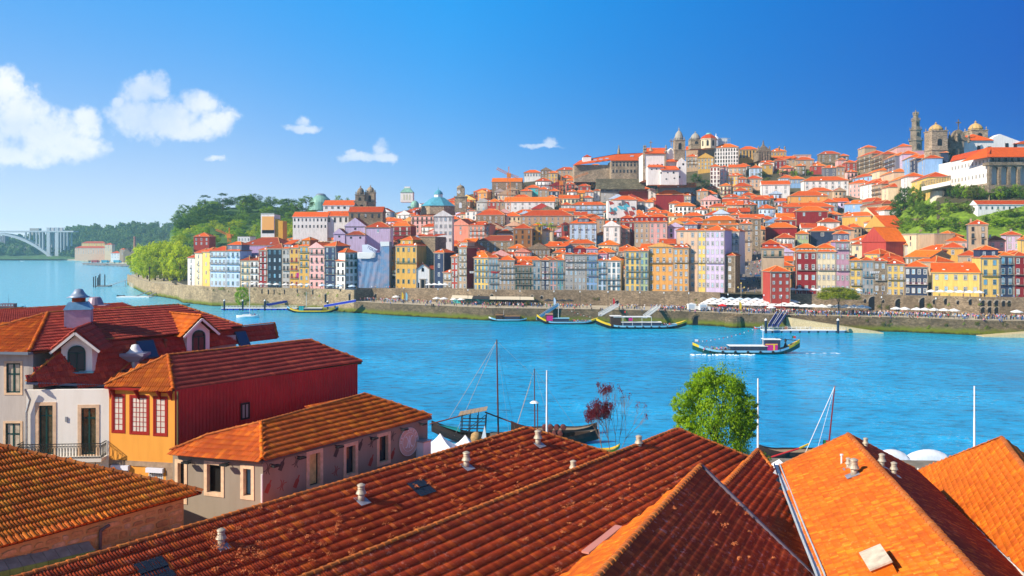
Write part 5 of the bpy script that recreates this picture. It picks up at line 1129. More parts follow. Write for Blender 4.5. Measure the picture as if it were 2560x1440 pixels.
def hip_roof(W, D, ov, pitch, kind, flip=False):
 """roof mesh over a W x D plan with its front edge at y=0"""
 mb = MB(); t = math.tan(math.radians(pitch)); x0, x1, y0, y1 = -ov, W + ov, -ov, D + ov; w, d = x1 - x0, y1 - y0; e = .22
 A = [(x0, y0, 0), (x1, y0, 0), (x1, y1, 0), (x0, y1, 0)]; caps = []
 if kind == 'hip':
  if w >= d: r = [(x0 + d / 2, (y0 + y1) / 2, d / 2 * t), (x1 - d / 2, (y0 + y1) / 2, d / 2 * t)]; top = [(0, 1, 5, 4), (1, 2, 5), (2, 3, 4, 5), (3, 0, 4)]; caps = [(0, 4), (3, 4), (1, 5), (2, 5), (4, 5)]
  else: r = [((x0 + x1) / 2, y0 + w / 2, w / 2 * t), ((x0 + x1) / 2, y1 - w / 2, w / 2 * t)]; top = [(0, 1, 4), (1, 2, 5, 4), (2, 3, 5), (3, 0, 4, 5)]; caps = [(0, 4), (1, 4), (2, 5), (3, 5), (4, 5)]
 elif kind == 'gs': r = [(x0, (y0 + y1) / 2, d / 2 * t), (x1, (y0 + y1) / 2, d / 2 * t)]; top = [(0, 1, 5, 4), (1, 2, 5), (2, 3, 4, 5), (3, 0, 4)]; caps = [(4, 5)]
 elif kind == 'gf': r = [((x0 + x1) / 2, y0, w / 2 * t), ((x0 + x1) / 2, y1, w / 2 * t)]; top = [(0, 1, 4), (1, 2, 5, 4), (2, 3, 5), (3, 0, 4, 5)]; caps = [(4, 5)]
 elif kind == 'pyr': r = [((x0 + x1) / 2, (y0 + y1) / 2, min(w, d) / 2 * t)]; top = [(0, 1, 4), (1, 2, 4), (2, 3, 4), (3, 0, 4)]; caps = [(0, 4), (1, 4)]
 elif kind == 'lean': r = []; A = [(x0, y0, 0), (x1, y0, 0), (x1, y1, d * t * .7), (x0, y1, d * t * .7)]; top = [(0, 1, 2, 3)]
 elif kind == 'flat':
  mb.box((x0 + ov - .1, y0 + ov - .1, 0), (x1 - ov + .1, y1 - ov + .1, .35)); return mb
 V = A + r; gable = kind in ('gs', 'gf')
 for f in top:
  if gable and len(f) == 3: mb.add([V[i] for i in f], [tuple(range(3))], 1)
  else: mb.add([V[i] for i in f], [tuple(range(len(f)))], 0)
 for i in range(4): a, b = V[i], V[(i + 1) % 4]; mb.add([a, b, (b[0], b[1], b[2] - e), (a[0], a[1], a[2] - e)], [(0, 1, 2, 3)], 1)
 mb.add([(v[0], v[1], v[2] - e) for v in A], [(0, 3, 2, 1)], 1)
 for a, b in caps: mb.obox(Vector(V[a]) + Vector((0, 0, .03)), Vector(V[b]) + Vector((0, 0, .03)), (0, 0, 1), .32, .18, 2)
 return mb
HOUSES = []; RECTS = []
def frontY(x, d): return Yf(x) if d is None else Yf(x) + 8 + d * span(x)
def solve_d(px, ye, h):
 """how far up the hillside a house of height h stands whose eaves are seen at ye"""
 lo, hi = 0.0, 1.15
 for _ in range(24):
  m = (lo + hi) / 2; g = ground(px, m); y_e = HY + (CZ - g.z - h) / (frontY(px, m)) * F
  if y_e > ye: lo = m
  else: hi = m
 return lo
def house(x0, x1, ye, col='white', cols=2, rows=3, roof='hip', d=None, h=None, D=10, st='w', sur='s', bal='', Y=None, rc=None, fh=None, pitch=27, attic=None, name='house', label=None, chim=None, trim=None, arch=False, wh=None, base=None, side=None, dz=0, sky=0, dorm=0, rail='k', firsty=None, rot=None, z0=None):
 """a house whose front spans pixel columns x0..x1 with eaves at row ye; d None = quay row"""
 xm = (x0 + x1) / 2
 if Y is None:
  if d is None and h is None: Y0, Y1 = Yf(x0), Yf(x1); zb = Zu(xm) - .4; front = True
  else:
   if d is None: d = solve_d(xm, ye, h)
   Y0, Y1 = frontY(x0, d), frontY(x1, d); front = False; zb = None
 else: Y0 = Y1 = Y; front = False; zb = None
 p0, p1 = P(x0, ye, Y0), P(x1, ye, Y1); ze = CZ - (ye - HY) / F * (Y0 + Y1) / 2
 if z0 is not None: zb = z0
 if zb is None: zb = ze - (h or 11) - 3.0
 t = Vector((p1.x - p0.x, p1.y - p0.y, 0)); W = t.length; ang = math.atan2(t.y, t.x); H = ze - zb
 if rot is not None: ang += rot
 o = empty(name, (p0.x, p0.y, zb), ang); HOUSES.append(dict(o=o, x0=x0, x1=x1, ye=ye, col=col, cols=cols, rows=rows, roof=roof, d=d, Y=(Y0 + Y1) / 2, label=label, bal=bal, attic=attic, H=H, W=W)); RECTS.append((x0, x1, ye, (Y0 + Y1) / 2, HY + (CZ - zb) / Y0 * F))
 mb = MB(); mb.box((0, 0, 0), (W, D, H))
 tr_ = trim if trim is not None else (cols > 0 and H > 7)
 fh = fh or ((H - .6) / rows if front and rows else 3.15)
 if tr_:
  for xx in (0, W - .28): mb.box((xx - .01 if xx == 0 else xx, -.07, 0), (xx + .29, .02, H - .01), 1)
  mb.box((-.12, -.22, H - .42), (W + .12, .02, H - .02), 1)
 wo = mb.build('wall', [wallmat(col), wallmat(side) if False else GRAN], o)
 if side:
  mb = MB(); s_ = side; mb.box((W + .003, .05, 0), (W + .06, D - .05, H - .25)); mb.box((-.06, .05, 0), (-.003, D - .05, H - .25)); mb.build('side_wall', wallmat(side), o)
 rm = ROOFS[rc if rc is not None else R.choice([0, 0, 0, 1, 1, 3])]
 if roof == 'flat': rm = plain('flat_roof', (.34, .30, .27), .9, var=.3)
 if roof in ('gf', 'gs'):
  wallm = wallmat(col)
 r = hip_roof(W, D, .45 if roof != 'flat' else .1, pitch, roof); ro = r.build('roof', [rm, wallmat(col) if roof in ('gf', 'gs') else GRAN, CAPM], o, loc=(0, 0, H + (.22 if roof != 'flat' else 0.004)))
 cw = W / max(cols, 1); ww = min(1.25, cw * .46) if wh is None else wh[0]; hh = (2.15 if fh > 2.9 else fh * .66) if wh is None else wh[1]
 top = H - .55 - (hh + .35)
 for j in range(rows):
  z = top - j * fh
  if firsty is not None: z -= firsty
  if z < .25: break
  b_ = bal[j] if j < len(bal) else (bal[-1] if bal in ('B', 'L') else ' ')
  door = b_ in 'BLb'; hz_ = hh + .35 if door else hh
  for i in range(cols):
   xx = cw * (i + .5); sty = st if isinstance(st, str) and len(st) == 1 else st[j % len(st)]
   w_ = link('window', window_mesh(ww, hz_, sty, sur, arch and (i + j) % 2 == 0, R.choice([0, 0, 0, 0, 1, 1, 2])), o, (xx, -.012, z - (.35 if door else 0)))
   if b_ == 'b': link('balcony', balcony_mesh(ww + .55, rail), o, (xx, 0, z - .35))
  if b_ in 'BL' and cols: link('balcony', balcony_mesh(W - .6, rail), o, (W / 2, 0, z - .35))
 if attic:   # a set-back upper storey: (width fraction start, end, height, colour, windows, roof)
  a0_, a1_, ah, ac, an, ar = attic; ax0, ax1 = W * a0_, W * a1_; at = empty('attic', (ax0, 1.2, H + .1), 0, o); aw = ax1 - ax0
  mb = MB(); mb.box((0, 0, 0), (aw, D - 3, ah)); mb.build('attic_wall', wallmat(ac), at); rr = hip_roof(aw, D - 3, .35, pitch, ar); rr.build('attic_roof', [rm, wallmat(ac), CAPM], at, loc=(0, 0, ah + .2))
  wm = window_mesh(min(1.1, aw / max(an, 1) * .6), ah * .55, 'w', 'n')
  for i in range(an): link('attic_window', wm, at, (aw * (i + .5) / an, -.01, ah * .25))
 if dorm:
  for i in range(dorm):
   dx = W * (i + .5) / dorm; dmr = MB(); dmr.box((-.7, 0, 0), (.7, 2.6, 1.2), 0); dmr.prism([(-.95, -.2, 1.2), (.95, -.2, 1.2), (0, -.2, 1.75)], (0, 2.9, 0), 1); dmr.box((-.4, -.04, .2), (.4, 0, 1.0), 2); dmr.build('dormer', [wallmat(col), rm, WFR], o, loc=(dx, 1.2, H + .55))
 if sky:
  for i in range(sky):
   sx_ = W * (i + .6) / (sky + .2); tt = math.tan(math.radians(pitch)); mb = MB(); mb.prism([(-.5, 0, 0), (.5, 0, 0), (.5, 1.0, tt), (-.5, 1.0, tt)], (0, 0, .14)); mb.build('skylight', plain('skylight_far', (.35, .45, .6), .1, spec=.9), o, loc=(sx_, 1.4, H + .3 + 1.9 * tt))
 if chim is None: chim = 1 if R.random() < .45 and roof != 'flat' else 0
 if roof != 'flat' and R.random() < .4: link('satellite_dish', dish_mesh(), o, (W * R.uniform(.1, .9), .6, H + .9), (R.uniform(-.2, .2), 0, R.uniform(-.8, .8)))
 for i in range(chim):
  cx = W * R.uniform(.15, .85); mb = MB(); mb.box((-.4, -.35, -.5), (.4, .35, 2.3)); mb.box((-.5, -.45, 2.3), (.5, .45, 2.5), 1); mb.build('chimney', [wallmat(R.choice(['tan', 'red', 'white', 'grey'])), GRAN], o, loc=(cx, D * R.uniform(.3, .7), H + .6))
 return o
def hs(lines, **kw):
 for ln in lines.strip().split('\n'):
  ln = ln.split('#')[0].strip()
  if not ln: continue
  lab = None
  if ',label=' in ln: ln, lab = ln.split(',label=')
  a = ln.split(','); args = dict(kw); args['label'] = lab; x0, x1, ye, col, cols, rows = float(a[0]), float(a[1]), float(a[2]), a[3].strip(), int(a[4]), int(a[5])
  for e in a[6:]:
   k, v = e.split('=', 1); k = k.strip()
   if k in ('roof', 'bal', 'st', 'sur', 'side', 'rail', 'label', 'name'): args[k] = v
   elif k == 'attic':
    q = v.split('/'); args[k] = (float(q[0]), float(q[1]), float(q[2]), q[3], int(q[4]), q[5])
   elif k == 'wh': args[k] = tuple(float(t) for t in v.split('/'))
   elif k in ('chim', 'rc', 'sky', 'dorm'): args[k] = int(v)
   elif k == 'arch': args[k] = True
   else: args[k] = float(v)
  house(x0, x1, ye, col, cols, rows, **args)
# ---- quay row, left to right
hs('''
469,487,645,white,1,5,st=k,bal= bbb
487,506,633,cream,1,5,bal= bbb
506,525,630,yellow,1,4
525,565,628,pale blue,4,5,st=w,bal=LLL
565,600,628,pale blue,3,5,st=b,bal=bLL,attic=0/1/3.4/slate/2/hip
601,625,652,cream,2,4,st=b,bal=B,rc=2
625,647,652,white,2,4,st=k,bal=B,rc=2
647,668,626,maroon,2,6,st=w,bal=LLLL,rail=r
668,706,622,black,3,5,st=b,sur=n,rc=2
706,724,622,grey,2,5,st=k,bal= LL,attic=0/1/2.2/slate/2/lean
724,747,620,ochre,2,5,st=r,bal= LLL,rail=r
747,773,616,ochre,2,6,st=b,bal=LLL,attic=.15/.95/3.2/brown/2/hip,side=navy
773,811,620,pink,3,5,st=k,bal=LbbL,roof=gf
811,840,616,navy,2,6,st=b,bal= LLL,rc=0,side=slate
840,863,653,white,2,4,st=k,bal= L
863,894,632,white,3,5,st=g,bal=LL,rail=g
989,1042,615,ochre,4,4,st=g,bal= L,D=14,attic=.18/.75/3.0/ochre/2/hip,rail=g,label=tall ochre house with dark green shutters and wide mansard room beside the white chapel
1085,1110,632,navy,1,4,roof=hip,sur=n,sky=1
1108,1129,682,tan,2,2,st=w,bal=L
1128,1145,642,red,2,5,st=w,bal=  L
1146,1167,619,tan,2,6,st=w,bal=LLLL,side=maroon,attic=.1/.95/2.4/tan/3/hip
1185,1221,645,yellow,4,5,st=b,bal=LLL,side=maroon
1221,1246,645,grey,3,5,st=b,bal=LLLL,D=9
1246,1286,651,tan,4,5,st=w,bal=LLL,rc=0
1286,1331,664,stone,5,4,st=g,bal=LLL
1331,1352,651,grey,2,5,st=b,bal=  L,arch=1
1352,1374,651,navy,2,5,st=w,bal= LL,rail=r
1374,1392,651,pink,2,5,st=b,bal= LL
1392,1410,651,teal,2,5,st=b,bal= LL
1411,1434,637,grey,2,5,st=w,bal=LL,attic=.1/1/3.6/navy/1/gf,rail=r
1434,1465,637,grey,3,5,st=w,bal=LL,attic=.0/.95/3.0/maroon/1/hip
1465,1494,637,blue,3,5,st=b,bal=LLL,attic=0/1/2.8/mauve/3/hip
1494,1517,652,pale blue,2,5,st=b,bal=LLL,attic=0/1/3.3/mauve/2/hip,side=mauve
1517,1552,652,white,3,5,st=b,bal=  LL,side=cream,rc=3
1562,1600,628,yellow,3,6,st=b,bal=B BB,arch=1
1600,1621,628,green,2,6,st=b,bal=  BB,attic=0/1/.6/pink/0/lean
1621,1683,617,orange,4,5,st=w,bal= L,roof=gf,pitch=17,h=27,d=-.02,fh=4.4,label=broad orange house with a low gable and blue balcony doors over a granite base
1683,1722,620,orange,3,6,st=w,bal= L,dorm=3,label=narrower bright orange house with three roof dormers beside the broad gabled one
1903,1960,622,tan,3,1,st=g,bal=L,attic=.05/.8/2.0/red/2/hip,D=12,label=granite tower house with green windows above the sloping street
1990,2042,630,maroon,3,4,st=w,bal= L,roof=hip,attic=0/1/1.6/stone/5/hip,rc=3
2042,2089,630,cream,4,4,st=w,bal= L,roof=hip,attic=0/1/1.6/ochre/5/hip,rc=0,rail=r
2089,2124,605,mauve,3,5,st=w,bal=L L,attic=.1/1/3.4/slate/2/hip,side=purple,D=14
2124,2154,652,yellow,2,4,st=w,bal=L L
2154,2184,652,grey,3,4,st=b,bal= L
2184,2216,654,stone,2,3,st=w,bal= L
2217,2261,661,yellow,3,4,st=w,bal= B,attic=0/1/.5/red/0/lean
2262,2320,668,navy,4,3,st=w,bal= L,side=red,rail=r
2330,2450,682,yellow,5,2,st=w,roof=gs,pitch=30,D=13,dorm=2,rc=0,label=wide yellow house with sweeping orange roof, two small dormers and parasols along its terrace
2452,2498,645,yellow,2,4,st=b,bal= L,attic=0/1/3.2/navy/2/hip
2499,2534,640,navy,2,4,st=b,bal=bbb,arch=1
2535,2574,641,maroon,2,4,st=w,bal= LL,rail=r
2575,2640,652,cream,3,4
2642,2700,648,white,3,4
''')
house(973, 989, 622, 'orange', 1, 3, d=.012, h=9, side='brown', label='narrow orange house in the dark alley beside the scaffold net')
house(1048, 1088, 592, 'stone', 0, 0, d=.01, h=22, D=11, roof='lean', pitch=10, label='blank granite party wall rising behind the white chapel')
# tall row left of the sloping street, standing on arches at quay level
hs('''
1691,1745,577,peach,2,7,st=w,bal=   L,attic=.35/.95/2.8/slate/3/hip,sur=s
1745,1764,577,yellow,2,7,st=w,bal=   L
1764,1811,577,lilac,4,7,st=w,bal=   L
''', z0=6.0, D=13, fh=4.0, d=-.015, h=20)
house(1811, 1838, 640, 'stone', 1, 4, d=-.01, h=20, D=9, z0=6, fh=4, label='rounded granite corner block at the mouth of the sloping street')
house(1926, 1976, 680, 'red', 3, 4, Y=Yw(1950) - 9, z0=6, D=11, fh=3.1, wh=(.9, 1.3), rc=0, label='free standing red house by the big white parasols', rot=0.0)
# ---- behind and above
hs('''
470,548,636,white,0,0,h=6,D=10,roof=gs,rc=0
552,566,612,white,2,1,h=9
600,700,614,purple,0,0,d=.03,h=18,D=18,roof=hip,sky=2,rc=2,label=big block clad in purple sheet metal under a brown hip roof
700,725,604,white,2,1,h=9
722,750,598,tan,2,2,h=9
735,760,588,white,2,1,h=8
756,780,600,cream,2,1,h=7
812,850,600,tan,2,1,h=9
850,880,604,white,2,2,h=8,rc=3
880,915,606,cream,2,1,h=8
787,842,563,stone,3,1,h=10,D=9,rc=2
975,1026,566,maroon,3,2,st=w,bal=B,D=10,h=17,rc=3
1027,1084,540,pink,5,4,st=k,bal=L ,h=18,attic=.15/.7/3.6/maroon/3/hip
1131,1172,563,salmon,1,2,roof=gf,pitch=32,h=18,D=12,rc=2
1172,1224,564,salmon,5,3,st=w,bal=LL,h=17,dorm=2,rc=1
1190,1262,538,stone,5,3,st=w,bal= L,h=17,D=14
1258,1302,541,cream,4,2,h=14,D=14,st=k,wh=.9/1.8
1302,1432,540,tan,9,2,h=14,D=16,st=w,bal= L,roof=hip,label=long beige palace with palm trees in front of its upper windows
1195,1298,603,stone,6,2,h=11,D=13,roof=hip,rc=2,sur=n,st=w
1242,1284,584,lilac,3,1,h=9
1283,1330,572,brown,3,3,st=k,h=19,D=13,sur=n
1330,1355,564,ochre,2,3,st=k,h=19,D=13,sur=n,side=cream
1355,1382,577,cream,1,2,h=15
1403,1424,562,red,1,1,roof=gf,h=13,st=g,wh=2.6/3.2
1424,1491,559,pale blue,4,4,st=w,bal=b b ,h=19,D=12,attic=.3/.72/3.0/slate/2/hip,rc=0,label=pale blue four storey house with a slate roof room and brown shutters
1491,1511,548,tan,1,4,h=17
1508,1550,566,white,2,3,roof=gf,pitch=32,h=17
1532,1574,572,pink,3,3,st=w,bal=LL,h=13,D=8
1550,1586,556,maroon,2,2,h=16,st=w,attic=.05/.95/2.6/maroon/3/hip
1586,1623,556,tan,3,4,h=20,st=w,attic=0/1/3/maroon/3/hip
1623,1668,556,pink,3,4,h=20,st=w,attic=0/1/3/maroon/3/hip
1668,1709,568,lilac,2,3,roof=gf,h=16,st=k
1752,1848,563,brown,4,1,h=14,D=14,arch=1,attic=.05/.9/2.8/brown/3/hip
1808,1848,579,white,3,4,st=w,bal=LL,d=.03,h=18,D=12
1850,1880,560,tan,2,5,h=22,bal=L L
1880,1902,548,stone,1,5,h=20
''')
hs('''
1915,1992,570,maroon,0,0,h=12,D=12,rc=3,sur=n
1992,2022,585,green,3,1,h=10
2026,2086,578,navy,1,1,h=11,D=11,rc=0,wh=1.6/2.0
2086,2136,575,peach,2,1,h=11
2050,2100,556,white,2,1,h=9
1938,1990,551,maroon,2,1,h=9
1990,2070,528,maroon,2,1,h=12,D=12,rc=3
2072,2095,537,maroon,1,1,h=9
1958,2085,518,red,6,1,h=9,D=12,sur=n
1975,2070,490,orange,2,1,h=9,D=14,rc=0
2020,2080,478,tan,3,1,h=8
2105,2178,541,ochre,1,1,h=9,rc=0
2110,2160,510,blue,1,1,h=8,sky=2
2150,2205,514,tan,2,1,h=8,rc=2
2180,2212,527,white,1,2,h=9
2160,2206,556,white,1,1,h=8,st=k
2155,2215,605,red,0,0,h=13,roof=gf,pitch=40,D=14,rc=3,sky=2
2128,2158,612,cream,1,1,h=9
2162,2200,636,yellow,1,1,h=9
2232,2292,586,cream,2,2,h=12,roof=flat,st=k,sur=n
2292,2336,586,tan,0,0,h=12,roof=flat
2330,2382,592,red,2,1,h=9,rc=3
2364,2418,604,pink,3,1,h=8,rc=0
2420,2470,562,tan,2,3,h=19,D=10,st=k,bal= b,side=slate,sur=s
2470,2516,602,pink,2,1,h=8,rc=2
2515,2552,588,lilac,2,2,h=11,st=w
2552,2600,600,yellow,2,2,h=11
2298,2354,626,red,2,1,h=8,rc=0
2354,2410,620,ochre,1,1,h=9,rc=1
2395,2450,640,tan,1,1,h=8
2290,2340,655,tan,1,1,h=7
2185,2225,646,tan,0,0,h=7,rc=1
''')
# upper town
hs('''
1262,1386,505,white,7,2,h=10,D=13,roof=gs,pitch=30,rc=3,wh=1.1/1.3,label=long white building with one clean orange roof below the upper town
1163,1192,528,white,2,3,h=13,roof=flat,st=b
1194,1218,482,orange,2,2,roof=gf,h=14
1230,1304,455,stone,3,3,h=13,D=14,roof=gs,rc=3
1218,1250,505,red,3,1,h=8
1240,1262,505,tan,2,1,h=7
1310,1352,432,white,6,1,h=8,D=10,rc=0
1352,1378,426,stone,3,3,h=15,roof=gf
1370,1394,433,yellow,3,4,h=14
1394,1438,425,tan,4,4,h=13,side=salmon
1438,1470,420,turquoise,3,4,h=16,st=w
1470,1508,417,white,3,3,h=12,side=red
1313,1350,470,turquoise,2,1,h=8
1345,1372,474,tan,2,2,h=8
1372,1398,478,navy,2,2,h=8
1300,1330,478,tan,1,1,h=7
1445,1476,466,red,2,1,h=7,roof=pyr
1463,1484,480,white,2,2,h=9
1484,1500,477,white,1,2,h=9
1501,1545,480,grey,2,2,h=9,roof=flat,attic=0/1/3/slate/2/hip
1458,1482,495,white,4,1,h=7
1430,1515,513,pale blue,6,2,h=9,D=9,bal=L
1402,1430,513,white,3,1,h=8
1533,1592,500,red,4,1,h=13,D=12,rc=0,sur=n
1592,1612,504,slate,1,1,h=8
1612,1634,506,white,1,1,h=9
1640,1710,487,maroon,0,0,h=12,D=14,rc=3,label=windowless maroon block below the white church
1710,1727,489,cream,2,3,h=12,bal=L
1548,1636,478,red,0,0,h=9,D=14,sky=1
1620,1640,476,white,1,2,roof=gf,h=10
1645,1740,470,grey,1,1,h=8,D=12,roof=lean
1740,1770,478,tan,2,2,h=11
1775,1800,417,white,3,5,h=20,D=10,st=r,label=tall white apartment house with five rows of windows on the terrace
1800,1818,418,pink,2,5,h=20,D=10
1818,1845,440,yellow,3,2,h=13,dorm=2
1845,1867,447,red,3,2,h=11
1867,1906,447,peach,4,2,h=10
1715,1790,374,tan,0,0,h=17,D=14,roof=gs
1786,1846,369,white,9,5,h=22,D=14,st=k,label=grand white palace front with granite pilasters below the twin domes
1716,1744,392,tan,3,3,h=14,bal=LL
1744,1784,395,ochre,5,3,h=14,roof=gf,pitch=30
1848,1896,374,ochre,6,2,h=13,D=12,sur=s,st=k,wh=1.1/3
1926,1966,379,ochre,5,1,h=11,D=12
1900,1936,406,white,1,2,h=9
1935,1966,402,maroon,3,2,h=10
1935,1990,398,tan,4,1,h=8,roof=gs
1985,2028,387,pink,2,1,h=10,roof=flat
1876,1905,420,pale blue,3,2,h=10
1906,1932,412,ochre,2,1,h=9
1905,1975,462,white,3,2,h=11,D=12,roof=gs
1975,2012,448,blue,5,1,h=8
1950,1985,445,pale blue,4,1,h=8
2010,2122,452,white,7,2,h=12,D=13,rc=0,wh=1.3/2.2,label=long white building with seven tall windows below the green bushes
2122,2162,459,pink,4,3,h=10
1990,2035,400,tan,3,2,h=9
2035,2052,408,maroon,1,1,h=8
2050,2100,385,stone,3,2,h=9
2068,2090,381,green,4,1,h=8,roof=flat
2096,2116,400,pink,1,2,h=10
2114,2142,407,red,2,2,h=11
2100,2122,390,navy,2,1,h=8
2143,2180,390,stone,3,4,h=16,bal=BBB,D=11,label=old stone tenement with four balcony floors on the skyline
2180,2206,391,stone,2,4,h=16,bal=BBB,D=10
2206,2238,396,slate,3,4,h=15,bal=LL
2236,2256,390,lilac,3,3,h=14
2256,2274,398,blue,2,3,h=13
2274,2290,400,navy,2,3,h=13
2290,2312,402,blue,2,3,h=12
2145,2162,372,tan,1,1,h=8
2200,2225,382,white,1,1,h=8
2226,2244,372,pink,1,1,h=9
2262,2285,384,mauve,1,2,h=11,roof=flat
2310,2326,388,navy,2,1,h=8
2060,2092,420,slate,2,2,h=9
2092,2112,418,tan,2,2,h=10
2030,2065,415,red,2,1,h=8
2165,2200,432,cream,2,2,h=9
2200,2235,436,peach,2,1,h=9
2150,2180,462,white,2,3,h=12
2180,2204,463,tan,2,3,h=13,bal=LL
2204,2222,470,cream,1,4,h=14
2222,2250,452,tan,1,3,h=14
2246,2268,445,white,2,3,h=16
2266,2318,452,yellow,1,1,h=12,D=12,label=plain yellow gabled house at the foot of the convent garden
1140,1175,505,stone,2,1,h=9
''')
# ================================================================ landmarks (listed before the filler so that it keeps clear of them)
GR2 = masonry('church_granite', (.40, .31, .215), 1.1, .35); WCH = plaster('church_white', (.82, .78, .74), .2); GRD = masonry('dark_church_granite', (.27, .21, .15), 1.1, .35)
DOMEM = plain('ochre_dome', (.52, .33, .12), .7, var=.3, scale=.6); TEALG = plain('teal_roof_glass', (.10, .34, .44), .3, var=.3, scale=.5); GRNM = plain('verdigris', (.22, .42, .34), .5, var=.3, scale=.3)
def pb(mb, x0, x1, yt, yb, Y, D, m=0, off=0.0):
 a, b = P(x0, yt, Y), P(x1, yb, Y); mb.box((a.x, Y + off, b.z), (b.x, Y + off + D, a.z), m)
def cz(px, py, Y): return P(px, py, Y)
def reg(x0, x1, yt, Y, yb=None): RECTS.append((x0, x1, yt, Y, yb or yt + 60))
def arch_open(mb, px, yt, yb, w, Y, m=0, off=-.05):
 """dark arched panel just proud of a wall, the shade of a recess put into its colour"""
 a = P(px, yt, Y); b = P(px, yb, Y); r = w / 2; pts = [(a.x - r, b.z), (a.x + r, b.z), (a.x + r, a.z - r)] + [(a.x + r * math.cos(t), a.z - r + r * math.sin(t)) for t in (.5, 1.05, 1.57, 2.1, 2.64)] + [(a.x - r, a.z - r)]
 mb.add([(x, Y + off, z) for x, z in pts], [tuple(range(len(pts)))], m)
def cross(mb, p, h, m=0):
 mb.box((p.x - h * .05, p.y - .1, p.z), (p.x + h * .05, p.y + .1, p.z + h), m); mb.box((p.x - h * .25, p.y - .1, p.z + h * .62), (p.x + h * .25, p.y + .1, p.z + h * .73), m)
DARKW = plain('dark_opening', (.012, .012, .015), .4)
def belfry(o, x0, x1, yt, yb, Y, dome_h, mat, dome_mat, ytip, tiers=1, name='tower'):
 u = Y / F; w = (x1 - x0) * u; c = P((x0 + x1) / 2, yt, Y); mb = MB(); pb(mb, x0, x1, yt, yb, Y, w)
 cx, cy = c.x, Y + w / 2
 for k in range(tiers + 1):
  z = c.z - k * (yb - yt) * u / (tiers + 1); mb.box((cx - w / 2 - .35, Y - .35, z - .55), (cx + w / 2 + .35, Y + w + .35, z), 0)
 for sx in (-1, 1):
  for sy in (-1, 1): mb.lathe([(.45, 0), (.25, .5), (.5, 1.0), (.12, 2.0), (0, 2.6)], 6, (cx + sx * w * .43, cy + sy * w * .43, c.z))
 mb.build(name, mat, o); mb = MB(); hd = dome_h * u; r = w * .40
 mb.lathe([(r * 1.02, 0), (r * 1.02, hd * .18), (r * 1.1, hd * .2), (r * .98, hd * .45), (r * .75, hd * .72), (r * .4, hd * .92), (r * .14, hd), (r * .14, hd * 1.12), (r * .24, hd * 1.16), (r * .05, hd * 1.25), (0, (yt - ytip) * u)], 12, (cx, cy, c.z)); mb.build('dome', dome_mat, o, smooth=False)
 mb = MB(); arch_open(mb, (x0 + x1) / 2, yt + (yb - yt) * .14 + 1, yt + (yb - yt) * .14 + 1 + min(18, (yb - yt) * .33), w * .3, Y); mb.build('belfry_opening', DARKW, o)
# slender stone tower on the skyline
o = tag(empty('bell_tower', P(2296, 392, 900)), 'very tall slender stone bell tower on the skyline left of the white convent', 'tower'); Y = 900; u = Y / F; base = o.location.copy()
def T_(p): return Vector(p)
mb = MB(); cyy = 6.0
for (hw, ya, yb_) in ((13.5, 349, 392), (11.5, 322, 349), (8.5, 299, 322), (5.5, 284, 299)):
 za, zb_ = (392 - ya) * u, (392 - yb_) * u; w = hw * u; mb.lathe([(w * 1.08, zb_), (w * 1.08, za - 1.2), (w * 1.28, za - .9), (w * 1.28, za)], 8, (0, cyy, 0), ph=math.pi / 8)
 for i in range(8):
  t = math.pi / 4 * i + math.pi / 8; mb.lathe([(.5, 0), (.3, .8), (.55, 1.4), (0, 3.2)], 5, (math.cos(t) * w * 1.15, cyy + math.sin(t) * w * 1.15, za))
mb.build('shaft', GRD, o); mb = MB(); mb.lathe([(2.3, (392 - 284) * u), (2.0, (392 - 280) * u), (.7, (392 - 277) * u), (.9, (392 - 275) * u), (.1, (392 - 273) * u), (0, (392 - 264) * u)], 8, (0, cyy, 0)); mb.build('spire', GRD, o)
mb = MB()
for (ya, yb_, w, hw) in ((358, 372, 3.4, 13.5), (330, 340, 2.6, 11.5), (304, 314, 2.2, 8.5), (366, 390, 0.0, 0)):
 if w:
  q = MB(); arch_open(mb, 2296, ya, yb_, w, Y, off=cyy - hw * u * 1.09 - .2);
for i, v in enumerate(mb.v): mb.v[i] = (v[0] - base.x, v[1] - base.y, v[2] - base.z)
mb.build('opening', DARKW, o); reg(2280, 2312, 280, 880, 392)
# convent church on the right
cv = tag(empty('convent'), 'white convent church with two granite domed towers above the green garden', 'church'); Y = 520
belfry(cv, 2330, 2369, 325, 470, Y, 17, GR2, DOMEM, 300, 2); belfry(cv, 2430, 2470, 324, 372, Y + 30, 19, GR2, DOMEM, 297, 1)
mb = MB(); a = [(2374, 352), (2374, 345), (2382, 342), (2384, 333), (2390, 326), (2397, 323), (2404, 326), (2411, 333), (2413, 342), (2422, 345), (2422, 352)]; mb.prism([P(x, y, Y + 8) for x, y in a], (0, 3, 0)); pb(mb, 2374, 2410, 350, 385, Y + 8, 4); cross(mb, P(2396, 324, Y + 9), 6.5)
for x, y in ((2374, 345), (2392, 343), (2422, 345)): c = P(x, y, Y + 7); mb.lathe([(.9, -3), (.6, 0), (1.0, .8), (.3, 2.2), (.5, 3.0), (0, 4.4)], 6, tuple(c))
pb(mb, 2390, 2398, 372, 420, Y + 4, 3)
mb.build('gable_front', GRD, cv)
mb = MB(); pb(mb, 2369, 2410, 372, 470, Y + 11, 22); pb(mb, 2408, 2484, 349, 420, Y + 12, 24); mb.prism([P(2482, 420, Y + 25), P(2482, 344, Y + 25), P(2500, 335, Y + 25), P(2562, 358, Y + 25), P(2600, 358, Y + 25), P(2600, 420, Y + 25)], (0, 20, 0)); mb.build('nave_wall', WCH, cv)
